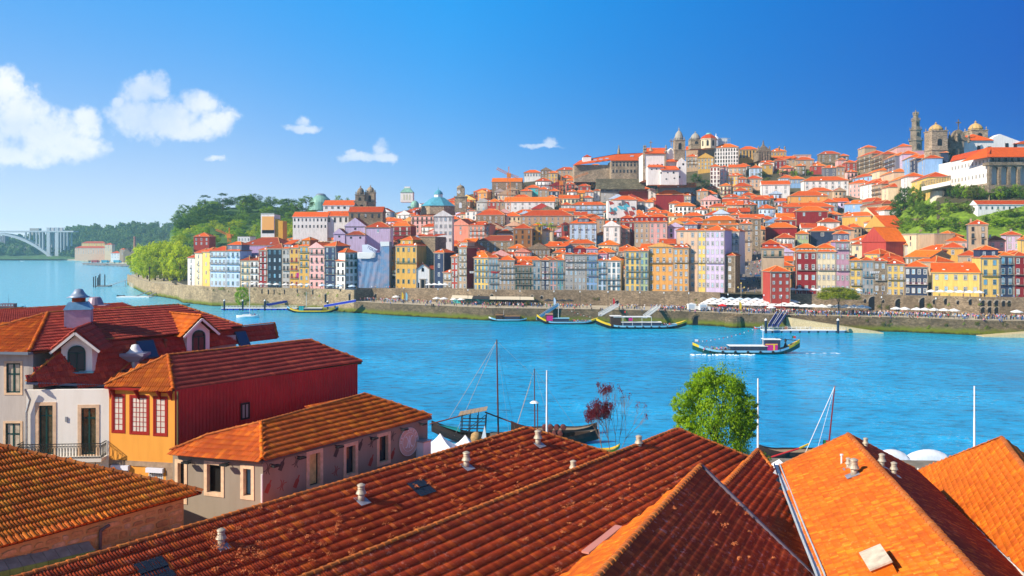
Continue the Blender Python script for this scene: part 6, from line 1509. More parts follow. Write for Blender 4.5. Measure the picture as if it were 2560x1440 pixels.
mb = MB(); mb.prism([P(2404, 351, Y + 11), P(2432, 335, Y + 18), P(2484, 349, Y + 11), P(2484, 351, Y + 11)], (0, 14, 0)); mb.prism([P(2534, 360, Y + 24), P(2560, 352, Y + 24), P(2600, 360, Y + 24)], (0, 10, 0)); mb.build('roof', ROOFS[0], cv)
# buttress volutes
mb = MB()
for x0_, y0_, x1_, y1_ in ((2372, 372, 2348, 430), (2388, 372, 2366, 430)): mb.obox(P(x0_, y0_, Y + 9), P(x1_, y1_, Y + 6), (0, 1, 0), 1.4, 2.0)
mb.build('buttress', GR2, cv)
mb = MB()
for x, y in ((2447, 368), (2473, 370), (2517, 362), (2538, 362)):
 yy = Y + 11.9 if x < 2480 else Y + 24.9; a = P(x - 4, y - 4, yy); b = P(x + 4, y + 7, yy); mb.box((a.x, yy - .1, b.z), (b.x, yy, a.z), 0)
mb.build('window', DARKW, cv); reg(2325, 2600, 300, 525, 470)
# long white wing with orange roof
wg_ = tag(empty('convent_wing'), 'long white convent wing with small square windows and a plain orange roof', 'building')
W0, W1 = P(2376, 405, 500), P(2474, 384, 452); zt = W0.z; mb = MB(); W0.z = W1.z = 0; mb.prism([Vector((p.x, p.y, 66)) for p in (W0, W1, W1 + Vector((4, 30, 0)), W0 + Vector((2, 26, 0)))], (0, 0, zt - 66)); mb.build('wall', WCH, wg_)
ze_ = zt; A_ = Vector((W0.x - .6, W0.y - .8, ze_)); B_ = Vector((W1.x - .5, W1.y - 1.0, ze_)); mb = MB(); bk_ = Vector((8, 12, 4.5)); mb.prism([A_, B_, B_ + bk_, A_ + bk_], (0, 0, .35)); mb.prism([A_ + bk_, B_ + bk_, B_ + bk_ * 2 - Vector((0, 0, 9)), A_ + bk_ * 2 - Vector((0, 0, 9))], (0, 0, .35)); mb.build('roof', ROOFS[1], wg_)
tw_ = (W1 - W0).normalized(); Lw = (W1 - W0).length; ang = math.atan2(tw_.y, tw_.x); wmm = window_mesh(1.2, 1.8, 'w', 's')
for j, z in enumerate((zt - 5.0, zt - 12.5)):
 for i in range(11): q = W0 + tw_ * (Lw * (i + .6) / 11.2); link('window', wmm, wg_, (q.x + tw_.y * .02, q.y - tw_.x * .02, z), (0, 0, ang))
mb = MB(); mb.prism([Vector((p.x, p.y, 58)) for p in (W0 + Vector((-.3, -.6, 0)), W1 + Vector((-.3, -.6, 0)), W1 + Vector((0, 2, 0)), W0 + Vector((0, 2, 0)))], (0, 0, 11)); mb.build('plinth', GR2, wg_)
# arcaded block
ab = tag(empty('arcade_building'), 'granite convent block with three tall arches and a long balcony under the orange roof', 'building'); Y = 450
mb = MB(); pb(mb, 2474, 2610, 392, 480, Y + 5, 20, 1);
for x in (2476, 2500, 2524, 2548, 2572, 2596): pb(mb, x - 3, x + 3, 412, 480, Y, 2.2)
pb(mb, 2472, 2610, 405, 413, Y - .5, 6); pb(mb, 2472, 2610, 462, 482, Y - .3, 5.2)
for x in (2488, 2512, 2536, 2560, 2584):   # arch heads
 for k in range(6):
  t0, t1 = math.pi * k / 6, math.pi * (k + 1) / 6; r = 9; a = P(x + r * math.cos(t0), 424 - r * math.sin(t0), Y); b = P(x + r * math.cos(t1), 424 - r * math.sin(t1), Y); mb.prism([a, b, Vector((b.x, b.y, P(0, 412, Y).z)), Vector((a.x, a.y, P(0, 412, Y).z))], (0, 2.0, 0))
for x in range(2478, 2610, 11): pb(mb, x, x + 1.4, 393, 405, Y + .2, .4)
mb.build('wall', [GRD, WCH], ab); mb = MB(); pb(mb, 2474, 2610, 403.3, 404.3, Y + .1, .2); pb(mb, 2474, 2610, 400, 401, Y + .1, .2)
for x in range(2474, 2610, 3): pb(mb, x, x + .6, 400, 405, Y + .15, .1)
mb.build('railing', IRON, ab)
mb = MB(); e0_, e1_ = P(2468, 393, Y - 2), P(2620, 393, Y - 2); mb.prism([e0_, e1_, e1_ + Vector((0, 13, 6.6)), e0_ + Vector((7, 13, 6.6))], (0, 0, .3)); mb.prism([e0_, e0_ + Vector((7, 13, 6.6)), e0_ + Vector((0, 26, 0))], (0, 0, .3)); mb.build('roof', ROOFS[0], ab)
mb = MB()
for x in (2480, 2496, 2512, 2528, 2544): pb(mb, x, x + 5, 395, 404, Y + 4.9, .12)
mb.build('window', DARKW, ab); reg(2470, 2610, 370, 440, 480)
# round pier and projecting terrace
tr_ = tag(empty('terrace'), 'projecting balustraded terrace on a round rendered pier below the convent', 'terrace'); Y = 470
mb = MB(); mb.prism([P(2304, 467, Y), P(2376, 452, Y - 8), P(2378, 462, Y + 6), P(2310, 474, Y + 8)], (0, 0, -2.2)); mb.build('slab', WCH, tr_); mb = MB()
for i in range(19): q = lerp(P(2305, 466, Y + .3), P(2376, 451, Y - 7.6), i / 18); mb.box((q.x - .2, q.y - .15, q.z), (q.x + .2, q.y + .15, q.z + 2.6))
mb.obox(P(2305, 466, Y + .3) + Vector((0, 0, 2.7)), P(2376, 451, Y - 7.6) + Vector((0, 0, 2.7)), (0, 0, 1), .5, .3); mb.build('balustrade', GR2, tr_)
c = P(2350, 530, Y); mb = MB(); mb.lathe([(4.0, -6), (3.6, 12)], 14, (c.x, Y + 3, c.z)); mb.build('pier', plaster('pier_render', (.66, .58, .46), .35), tr_)
# white church with belfry
ch = tag(empty('church'), 'white church with granite corners, stone belfry and ball finials on the hill terrace', 'church'); Y = 640; u = Y / F
mb = MB(); pb(mb, 1610, 1665, 384, 450, Y, 26); mb.prism([P(1664, 450, Y + 2), P(1664, 385, Y + 2), P(1678, 369, Y + 2), P(1693, 385, Y + 2), P(1693, 450, Y + 2)], (0, 22, 0)); pb(mb, 1620, 1660, 418, 462, Y - 8, 8.5); pb(mb, 1652, 1697, 425, 462, Y - 10, 10)
mb.prism([P(1693, 462, Y - 3), P(1693, 405, Y - 3), P(1704, 394, Y - 3), P(1716, 405, Y - 3), P(1716, 462, Y - 3)], (0, 14, 0)); mb.build('wall', WCH, ch)
mb = MB()
for x in (1608, 1661, 1692): pb(mb, x, x + 4.5, 378, 450, Y - .35, 2)
for x in (1608, 1612, 1663): c = P(x + 2, 378, Y); mb.lathe([(.9, -.5), (.5, .8), (1.0, 1.6), (.4, 3.0), (.7, 3.8), (0, 5.0)], 6, tuple(c))
pb(mb, 1608, 1664, 383, 387, Y - .5, 1)
c = P(1627, 380, Y + 6); mb.lathe([(2.6, -3), (2.2, 0), (1.2, 2), (.5, 3.2), (.5, 4.2)], 8, tuple(c)); cross(mb, c + Vector((0, 0, 4)), 5); cross(mb, P(1678, 366, Y + 2), 6); mb.build('stone_trim', GR2, ch)
mb = MB(); mb.prism([P(1612, 384, Y - .8), P(1665, 384, Y - .8), P(1668, 371, Y + 12), P(1616, 371, Y + 12)], (0, 0, .4)); mb.prism([P(1618, 418, Y - 9), P(1661, 418, Y - 9), P(1655, 413, Y), P(1622, 413, Y)], (0, 0, .4)); mb.prism([P(1650, 425, Y - 11), P(1699, 425, Y - 11), P(1690, 416, Y), P(1660, 416, Y)], (0, 0, .4)); mb.prism([P(1665, 404, Y - 2), P(1697, 404, Y - 2), P(1697, 394, Y + 6), P(1672, 394, Y + 6)], (0, 0, .4)); mb.build('roof', ROOFS[0], ch)
mb = MB()
for x, y, w, h in ((1621, 411, 4, 7), (1632, 411, 4, 7), (1642, 410, 4, 7), (1653, 410, 4, 7)): pb(mb, x, x + w, y, y + h, Y - .1, .2)
for x, y, w, h in ((1628, 422, 3, 3), (1640, 421, 3, 3), (1651, 430, 3, 4), (1682, 429, 4, 5), (1664, 446, 4, 3), (1684, 444, 4, 3), (1668, 430, 3, 3)): pb(mb, x, x + w, y, y + h, Y - 10.1 if x > 1650 else Y - 8.1, .2)
for x, y in ((1697, 417), (1706, 408), (1697, 440)): pb(mb, x, x + 4, y, y + 5, Y - 3.1, .2)
mb.build('window', DARKW, ch); belfry(ch, 1687, 1713, 349, 400, Y - 2, 24, GR2, plain('grey_dome', (.36, .33, .28), .8, var=.3), 312, 1, 'belfry'); reg(1606, 1720, 366, 640, 462)
# domed tower, lantern and scaffold wrapped tower
o = tag(empty('domed_tower'), 'square stone tower with round dome, left of the octagonal red domed lantern', 'tower'); belfry(o, 1727, 1756, 348, 372, 720, 17, GR2, plain('grey_dome', (.36, .33, .28)), 327)
o = tag(empty('lantern_tower'), 'octagonal cream lantern tower with low red dome between the stone dome and white scaffolding', 'tower'); c = P(1772, 372, 715); mb = MB(); mb.lathe([(6.6, 0), (6.6, 7.6), (7.2, 7.8), (7.2, 8.4)], 8, tuple(c)); mb.build('drum', plaster('wall_cream', WALLC['cream']), o); mb = MB(); mb.lathe([(7.3, 8.4), (5.6, 10.4), (2.6, 12.2)], 8, tuple(c)); mb.build('dome', ROOFS[1], o); mb = MB(); mb.lathe([(2.6, 12.2), (1.9, 13.4), (0, 13.9)], 8, tuple(c)); mb.build('cap', GRNM, o)
mb = MB();
for i in range(8): t = math.pi / 4 * i + math.pi / 8; d = Vector((math.cos(t), math.sin(t), 0)); s = Vector((-d.y, d.x, 0)); q = c + d * 6.14; mb.prism([q + s * -.9 + Vector((0, 0, 2)), q + s * .9 + Vector((0, 0, 2)), q + s * .9 + Vector((0, 0, 6.2)), q + Vector((0, 0, 7)), q + s * -.9 + Vector((0, 0, 6.2))], d * .06)
mb.build('window', DARKW, o)
o = tag(empty('wrapped_tower'), 'tower wrapped in white scaffolding sheets behind the white palace', 'tower'); mb = MB(); pb(mb, 1794, 1818, 345, 372, 730, 8); c = P(1790, 349, 728); mb.lathe([(2.5, -6), (2.5, -1), (3.2, 0), (2.2, 2.0), (.6, 3.0), (0, 6)], 10, tuple(c)); mb.build('sheeting', plain('scaffold_white', (.74, .76, .78), .7, var=.25, scale=.6), o)
mb = MB()
for x in range(1790, 1826, 5): pb(mb, x, x + .7, 344, 372, 728, .2)
for y in (346, 353, 360, 367): pb(mb, 1788, 1826, y, y + .8, 727.8, .2)
mb.build('scaffold', METAL, o)
# pedimented classical block
o = tag(empty('pediment_block'), 'dark classical pediment crowned by a statue between two ochre wings on the skyline', 'building'); Y = frontY(1900, .93); mb = MB(); pb(mb, 1895, 1927, 378, 402, Y - 3, 14); mb.prism([P(1892, 379, Y - 3.4), P(1930, 379, Y - 3.4), P(1909, 361, Y - 3.4)], (0, 4, 0)); c = P(1908, 361, Y - 2); mb.lathe([(.9, -.5), (.9, .6), (.5, .8), (.7, 1.8), (.35, 2.6), (.4, 3.1), (0, 3.6)], 6, tuple(c))
for x in (1897, 1903, 1910, 1916, 1923): pb(mb, x, x + 1.6, 380, 401, Y - 3.5, .5)
for x in (1896, 1924, 1962, 1948): c = P(x, 373, Y - 2); mb.lathe([(.8, -1), (.5, .5), (.8, 1.4), (0, 3)], 6, tuple(c))
mb.build('front', GRD, o)
# long stone palace on the terrace with its retaining wall
o = tag(empty('palace'), 'long granite palace with broad orange roof and skylights above the terrace wall', 'palace'); Y = 690
mb = MB(); pb(mb, 1528, 1594, 402, 455, Y, 24); pb(mb, 1592, 1612, 397, 455, Y + 8, 24); pb(mb, 1436, 1530, 412, 455, Y + 12, 22); mb.build('wall', GR2, o)
mb = MB(); mb.prism([P(1525, 402, Y - 1), P(1597, 402, Y - 1), P(1592, 391, Y + 10), P(1540, 391, Y + 10)], (0, 0, .4)); mb.prism([P(1432, 414, Y + 9), P(1532, 401, Y + 9), P(1612, 396, Y + 9), P(1610, 383, Y + 24), P(1540, 386, Y + 24), P(1450, 402, Y + 24)], (0, 0, .4)); mb.build('roof', ROOFS[0], o)
wm_ = window_mesh(1.4, 2.6, 'k', 's')
for y in (416, 432):
 for i in range(7): q = P(1533 + i * 9, y, Y); link('window', wm_, o, (q.x, Y - .02, q.z))
for y in (405.5,):
 for i in range(7): q = P(1533 + i * 9, y + 3.5, Y); link('window', window_mesh(1.4, 1.4, 'k', 's'), o, (q.x, Y - .02, q.z))
for x, y in ((1482, 403), (1497, 401), (1512, 399), (1575, 393)):
 q = P(x, y, Y + 8); mb = MB(); mb.prism([(0, 0, .6), (3, 0, .6), (3.6, 1.5, 1.4), (.6, 1.5, 1.4)], (0, 0, .2)); mb.build('skylight', plain('skylight_far', (.35, .45, .6)), o, loc=q)
reg(1432, 1612, 383, 690, 455)
o = tag(empty('roof_turret'), 'small white turret with pyramid roof on the palace roof', 'turret'); mb = MB(); pb(mb, 1457, 1478, 393, 406, 706, 7); mb.build('wall', WCH, o); c = P(1467.5, 393, 709.5); mb = MB(); mb.lathe([(5.2, 0), (0, 2.3)], 4, tuple(c), ph=math.pi / 4); mb.build('roof', ROOFS[1], o)
o = tag(empty('small_spire'), 'small pointed stone spire behind the palace roof', 'spire'); c = P(1547, 388, 730); mb = MB(); mb.lathe([(1.7, -2), (1.5, 1), (.9, 5), (.3, 7), (.5, 7.5), (0, 9.5)], 8, tuple(c)); mb.build('spire', GR2, o)
rwv = MB(); rwv.prism([P(1490, 447, 672), P(1612, 447, 664), P(1612, 473, 664), P(1490, 473, 672)], (0, 3, 0)); o = rwv.build('retaining_wall', masonry('mossy_terrace_wall', (.16, .15, .10), .8, .5)); tag(o, 'mossy retaining wall carrying the terrace in front of the palace', 'wall')
# twin towered church and white monastery on the left
o = tag(empty('church'), 'dark granite baroque church with twin pinnacled towers on the left shoulder of the hill', 'church'); Y = 650
belfry(o, 913, 936, 480, 530, Y, 14, GR2, GR2, 460); belfry(o, 888, 911, 486, 530, Y - 4, 18, GRD, GRD, 464); mb = MB(); pb(mb, 884, 916, 502, 535, Y - 6, 10); mb.build('front', GRD, o); mb = MB(); arch_open(mb, 904, 511, 521, 2.4, Y - 6); mb.build('belfry_opening', DARKW, o); reg(884, 938, 465, 650, 530)
house(808, 884, 514, 'white', 5, 1, roof='gs', Y=640, h=12, D=16, wh=(1.6, 1.4), st='k', label='white church nave with orange roof left of the twin towers', rc=0, trim=False)
house(732, 818, 543, 'white', 9, 2, roof='gs', Y=590, h=14, D=14, wh=(1.0, 2.0), st='k', fh=4.6, label='long white monastery with two rows of narrow windows', rc=0, sur='n', trim=False)
house(816, 872, 541, 'white', 4, 1, roof='gs', Y=592, h=12, D=14, wh=(1.2, 3.0), st='k', label='white monastery end wing with tall stone framed bays', rc=0)
house(872, 956, 531, 'stone', 5, 1, roof='gs', Y=575, h=14, D=15, wh=(1.4, 3.0), st='k', sur='n', label='brown granite nave with long orange roof below the twin towers', rc=1)
house(862, 914, 566, 'lilac', 1, 1, roof='gf', Y=520, h=16, D=16, wh=(1.2, 1.2), st='k', sur='n', pitch=37, label='tall lilac gable of the church above the scaffold net', rc=1, trim=True)
house(834, 862, 585, 'lilac', 1, 1, roof='gf', Y=512, h=12, D=12, wh=(1.2, 1.2), st='k', sur='n', pitch=40, label='small lilac gable beside the tall lilac church gable', rc=2, trim=False)
house(866, 912, 588, 'lilac', 2, 1, roof='hip', Y=508, h=9, D=8, wh=(1.2, 1.2), st='k', sur='n', label='low lilac annexe with brown roof in front of the tall gable', rc=2, trim=False)
house(914, 976, 569, 'lilac', 1, 1, roof='hip', Y=515, h=16, D=13, wh=(1.4, 2.4), sur='n', label='plain lilac church hall with corner pilasters and orange roof', rc=1)
house(1085, 1131, 541, 'white', 4, 4, roof='gf', Y=510, h=20, D=14, label='white gabled house with a neat grid of sixteen windows', rc=1, pitch=30, wh=(1.1, 1.9), fh=4.2)
# glass roofs and lantern
o = tag(empty('glass_roof_hall'), 'hall with broad octagonal teal glass roof and lantern', 'building'); Y = 600; c = P(1096, 516, Y); mb = MB(); mb.lathe([(13, -6), (13, 0)], 8, tuple(c), ph=.39); mb.build('drum', GR2, o); mb = MB(); mb.lathe([(13.6, 0), (5, 6.0), (3.4, 6.6)], 8, tuple(c), ph=.39); mb.build('glass_roof', TEALG, o); mb = MB(); mb.lathe([(3.0, 6.4), (3.0, 8.6)], 8, tuple(c)); mb.build('lantern', WFR, o); mb = MB(); mb.lathe([(3.3, 8.6), (2.8, 10.2), (1.4, 11.4), (.3, 11.9), (.1, 13.5), (0, 15)], 12, tuple(c)); mb.build('cupola', TEALG, o); reg(1055, 1140, 486, 600, 516)
o = tag(empty('lantern_hall'), 'white glazed lantern hall with green hipped glass roof standing above the roofs', 'building'); Y = 640; mb = MB(); pb(mb, 1001, 1032, 481, 505, Y, 9);
mb.build('wall', WCH, o); mb = MB()
for x in (1008, 1015, 1022): pb(mb, x, x + 3.4, 486, 500, Y - .1, .2)
mb.build('window', plain('cream_glass', (.62, .62, .44), .3), o); a, b = P(1000, 481, Y - .4), P(1033, 481, Y - .4); mb = MB(); mb.add([a, b, b + Vector((0, 10, 0)), a + Vector((0, 10, 0)), a + Vector((3, 3, 3.6)), b + Vector((-3, 3, 3.6)), b + Vector((-3, 7, 3.6)), a + Vector((3, 7, 3.6))], [(0, 1, 5, 4), (1, 2, 6, 5), (2, 3, 7, 6), (3, 0, 4, 7)]); mb.build('glass_roof', GRNM, o); mb = MB(); mb.box((a.x + 3, Y + 2.6, a.z + 3.6), (b.x - 3, Y + 6.6, a.z + 4.6)); mb.build('crest', WCH, o); reg(1000, 1033, 470, 640, 505)
o = tag(empty('green_dome'), 'small green glass dome left of the octagonal glass roof', 'dome'); c = P(1037, 512, 590); mb = MB(); mb.lathe([(3.0, -2), (3.0, 0), (2.6, 1.4), (1.6, 2.5), (.3, 3.0), (0, 3.6)], 12, tuple(c)); mb.build('dome', GRNM, o)
o = tag(empty('clock_tower'), 'square granite clock tower with round clock faces and small domed top', 'tower'); Y = 545; mb = MB(); pb(mb, 1137, 1166, 492, 530, Y, 7.6); pb(mb, 1142, 1161, 470, 492, Y + 1.2, 5); c = P(1151.5, 470, Y + 3.7); mb.lathe([(2.6, 0), (2.2, 1), (1.4, 1.6), (.2, 2), (0, 3.4)], 10, tuple(c)); pb(mb, 1135, 1168, 490, 493, Y - .5, 8.6); mb.build('shaft', GR2, o); mb = MB(); c = P(1147, 480, Y + 1.15); mb.prism([c + Vector((1.1 * math.cos(t * .5236), 0, 1.1 * math.sin(t * .5236))) for t in range(12)], (0, -.1, 0)); mb.build('clock_face', WFR, o); mb = MB(); mb.obox(c + Vector((0, -.14, 0)), c + Vector((0, -.14, .8)), (0, 1, 0), .14, .04); mb.obox(c + Vector((0, -.14, 0)), c + Vector((.5, -.14, -.2)), (0, 1, 0), .14, .04); mb.build('clock_hand', DARKW, o); mb = MB(); arch_open(mb, 1151, 506, 520, 1.8, Y); mb.build('opening', WFR, o); reg(1137, 1168, 468, 545, 530)
o = tag(empty('sports_dome'), 'large shallow green ribbed dome among the trees on the left skyline', 'dome'); c = P(802, 512, 900); mb = MB(); mb.lathe([(12.5, -6), (11.8, 2), (9.5, 6.2), (5.2, 10)], 24, tuple(c)); mb.build('dome', GRNM, o); mb = MB(); mb.lathe([(5.4, 10), (5.4, 10.8), (3.5, 12), (0, 12.4)], 20, tuple(c)); mb.build('cap', METAL, o)
# cranes
CRN = plain('crane_orange', (.66, .20, .03), .6)
def lattice(mb, a, b, w, n):
 a, b = Vector(a), Vector(b); d = (b - a).normalized(); s = d.cross(Vector((0, 1, 0))); s = s.normalized() * w / 2; t = d.cross(s).normalized() * w / 2
 for i in (-1, 1):
  for j in (-1, 1): mb.obox(a + s * i + t * j, b + s * i + t * j, (0, 1, 0.01), w * .13, w * .13)
 for k in range(n):
  p, q = lerp(a, b, k / n), lerp(a, b, (k + 1) / n); sg_ = 1 if k % 2 else -1
  for j in (-1, 1): mb.obox(p + s * sg_ + t * j, q - s * sg_ + t * j, (0, 1, .01), w * .1, w * .1); mb.obox(p + s * j + t * sg_, q + s * j - t * sg_, (0, 1, .01), w * .1, w * .1)
def crane(px, ybase, ytop, Y, jibs, label, w=2.2, col=CRN):
 o = tag(empty('tower_crane'), label, 'crane'); mb = MB(); a, b = P(px, ybase, Y), P(px, ytop, Y); lattice(mb, a, b, w, int((b - a).length / w)); mb.build('mast', col, o); mb = MB()
 for (jx, jy) in jibs: lattice(mb, b + Vector((0, 0, -1)), P(jx, jy, Y), w * .6, 14)
 mb.build('jib', col, o); mb = MB(); mb.box((b.x - 1.2, b.y - 1.4, b.z - 3), (b.x + 1.4, b.y + 1.2, b.z - .5)); mb.obox(b, b + Vector((0, 0, 4)), (0, 1, 0), .5, .5); mb.build('cab', col, o)
crane(1272, 528, 432, 540, [(1242, 421), (1296, 444)], 'orange lattice tower crane rising left of the long white building')
crane(1403, 512, 452, 590, [(1380, 446), (1470, 432)], 'smaller orange and red tower crane in front of the stone tenements', 1.9)
crane(573, 606, 584, 560, [(540, 574), (584, 588)], 'orange crane behind the purple block', 1.8)
# mural wall: an abstract pattern of coloured shards on a white wall
o = tag(empty('mural_wall'), 'white party wall painted with turquoise, red and grey shards below the red house', 'wall'); Y = frontY(1555, .42) - 4; mb = MB(); mb.prism([P(1519, 502, Y), P(1591, 502, Y), P(1591, 545, Y), P(1519, 545, Y)], (0, 8, 0)); mb.build('wall', WCH, o); rsm = random.Random(3); mb = MB()
for i in range(26):
 cx, cy = rsm.uniform(1525, 1585), rsm.uniform(508, 536); w_, h_, k = rsm.uniform(3, 8), rsm.uniform(3, 7), rsm.uniform(-5, 5); mb.add([P(min(1590, max(1520, cx + a)), cy + b, Y - .05 - i * .006) for a, b in ((-w_, -h_ + k), (w_ * .3, -h_), (w_, h_ * .4), (-w_ * .2 + k, h_))], [(0, 1, 2, 3)], i % 3)
mb.build('painted_shard', [plain('mural_turquoise', (.10, .48, .60), .7), plain('mural_red', (.42, .07, .05), .7), plain('mural_grey', (.14, .15, .17), .7)], o); reg(1519, 1591, 500, Y, 545)
# orange slab tower
o = tag(empty('slab_tower'), 'tall orange slab building with white side frame and black band behind the quay row', 'building'); Y = 545; mb = MB(); pb(mb, 652, 686, 536, 610, Y, 14); mb.build('frame', WCH, o); mb = MB(); pb(mb, 655, 685, 541, 575, Y - .12, .2); mb.build('orange_panel', plain('panel_orange', (.86, .42, .12), .6), o); mb = MB(); pb(mb, 655, 685, 575, 583, Y - .14, .2); mb.build('black_band', DARKW, o); mb = MB(); pb(mb, 686.2, 707, 552, 610, Y + 1, 10); mb.prism([P(686.2, 552, Y + 1), P(700, 552, Y + 1), P(686.2, 546, Y + 1)], (0, 9, 0)); mb.build('side_block', plaster('ochre_side', (.72, .38, .06), .15), o); mb = MB(); [pb(mb, x, x + .5, 533, 537, Y + .2, .2) for x in range(653, 686, 3)]; pb(mb, 652, 686, 533, 534, Y + .2, .3); mb.build('railing', WFR, o); reg(650, 708, 533, 545, 610)
# scaffold net house with torn banner
o = tag(empty('scaffold_house'), 'building shrouded in blue-grey scaffold net with a torn white banner on top', 'building'); Y = Yf(935) - 3
def netmat():
 m, nt, b = new_mat('scaffold_net'); p = gpos(nt); b.inputs['Roughness'].default_value = .8; w = nnoise(nt, .25, 5, p, .6)
 br_ = nt.nodes.new('ShaderNodeTexBrick'); mp = nt.nodes.new('ShaderNodeMapping'); mp.inputs['Rotation'].default_value = (math.radians(90), 0, 0); nt.links.new(p, mp.inputs[0]); nt.links.new(mp.outputs[0], br_.inputs[0]); br_.inputs['Scale'].default_value = .5; br_.inputs['Mortar Size'].default_value = .03; br_.offset = 0
 c = mixc(nt, nmap(nt, w.outputs['Fac'], .4, .62), (.10, .26, .46), (.30, .28, .38)); nt.links.new(mixc(nt, nmath(nt, 'MULTIPLY', br_.outputs['Fac'], .5), c, (.5, .52, .6)), b.inputs['Base Color']); bump(nt, b, w.outputs['Fac'], .5, .6); return m
mb = MB(); N_ = 14; rsn = random.Random(2)
gv = [[P(894 + (950 - 894) * i / N_, 632 + (720 - 632) * j / 10, Y + .07 * math.sin(i * 1.7 + j * .8)) for i in range(N_ + 1)] for j in range(11)]
for j in range(10):
 for i in range(N_): mb.add([gv[j][i], gv[j][i + 1], gv[j + 1][i + 1], gv[j + 1][i]], [(3, 2, 1, 0)])
mb.prism([P(950, 604, Y), P(973, 604, Y), P(973, 720, Y), P(950, 720, Y)], (0, 12, 0)); mb.prism([P(896, 632, Y + 1), P(950, 632, Y + 1), P(950, 720, Y + 1), P(896, 720, Y + 1)], (0, 11, 0)); mb.build('net', netmat(), o)
mb = MB()
for k in range(5): mb.add([P(893, 631 + k * 3, Y - .5 - .1 * k), P(940, 630 + k * 3, Y - .5 - .1 * k), P(932 - k * 2, 634 + k * 3, Y - .9 - .1 * k), P(894, 634 + k * 3, Y - .9)], [(3, 2, 1, 0)])
mb.add([P(950, 604, Y - .2), P(973, 604, Y - .2), P(973, 615, Y - .2), P(952, 616, Y - .2)], [(3, 2, 1, 0)]); mb.build('torn_sheet', plain('torn_white', (.80, .78, .74), .7), o)
mb = MB(); bq_ = [P(905, 612, Y - .6), P(920, 611, Y - .6), P(944, 624, Y - .8), P(940, 631, Y - .8), P(906, 631, Y - .6)]; mb.prism(bq_, (0, .1, 0)); mb.build('banner', plain('banner_white', (.72, .72, .80), .7), o); dirx = P(944, 631, Y) - P(920, 618, Y); txt('TOUR', 2.2, plain('banner_navy', (.03, .04, .2), .7), o, P(930, 623.5, Y - 1.0), (dirx.x, 0, dirx.z), (-dirx.z, 0, dirx.x))
reg(894, 973, 604, Y, 720)
# white chapel
o = tag(empty('chapel'), 'little white chapel with granite gable, arched door and cream side wall on the quay street', 'chapel'); Y = Yf(1060) - 2; mb = MB(); mb.prism([P(1042, 722, Y), P(1042, 672, Y), P(1057, 661, Y), P(1073, 672, Y), P(1073, 722, Y)], (0, 14, 0)); mb.build('wall', WCH, o); mb = MB(); pb(mb, 1073, 1108, 674, 722, Y + 3, 11); mb.build('side_wall', plaster('wall_cream', WALLC['cream']), o); mb = MB()
for a, b in (((1040, 674), (1057, 660)), ((1057, 660), (1075, 674)), ((1041, 722), (1041, 674)), ((1074, 722), (1074, 674))): mb.obox(P(*a, Y - .1), P(*b, Y - .1), (0, 1, 0), .5, .45)
mb.obox(P(1057, 661, Y), P(1057, 655, Y), (0, 1, 0), .3, .3); pb(mb, 1048, 1066, 697, 699, Y - .3, .3); pb(mb, 1050, 1053, 699, 722, Y - .2, .2); pb(mb, 1061, 1064, 699, 722, Y - .2, .2); mb.build('stone_trim', GRAN, o); mb = MB(); pb(mb, 1053, 1061, 699, 722, Y - .1, .12); arch_open(mb, 1057, 669, 679, 1.3, Y, off=-.08); pb(mb, 1045, 1048, 707, 720, Y - .06, .08); pb(mb, 1067, 1070, 707, 720, Y - .06, .08); mb.build('door', DARKW, o)
mb = MB(); a, b, c, d = P(1057, 659, Y - .6), P(1074, 672, Y - .6), P(1074, 672, Y + 14), P(1057, 659, Y + 14); mb.prism([a, b, c, d], (0, 0, .3)); mb.prism([P(1040, 672, Y - .6), a, d, P(1040, 672, Y + 14)], (0, 0, .3)); mb.prism([P(1074, 675, Y + 2.4), P(1110, 675, Y + 2.4), P(1106, 665, Y + 9), P(1074, 662, Y + 9)], (0, 0, .3)); mb.build('roof', ROOFS[2], o); reg(1040, 1110, 658, Y, 722)
N_LISTED = len(HOUSES)
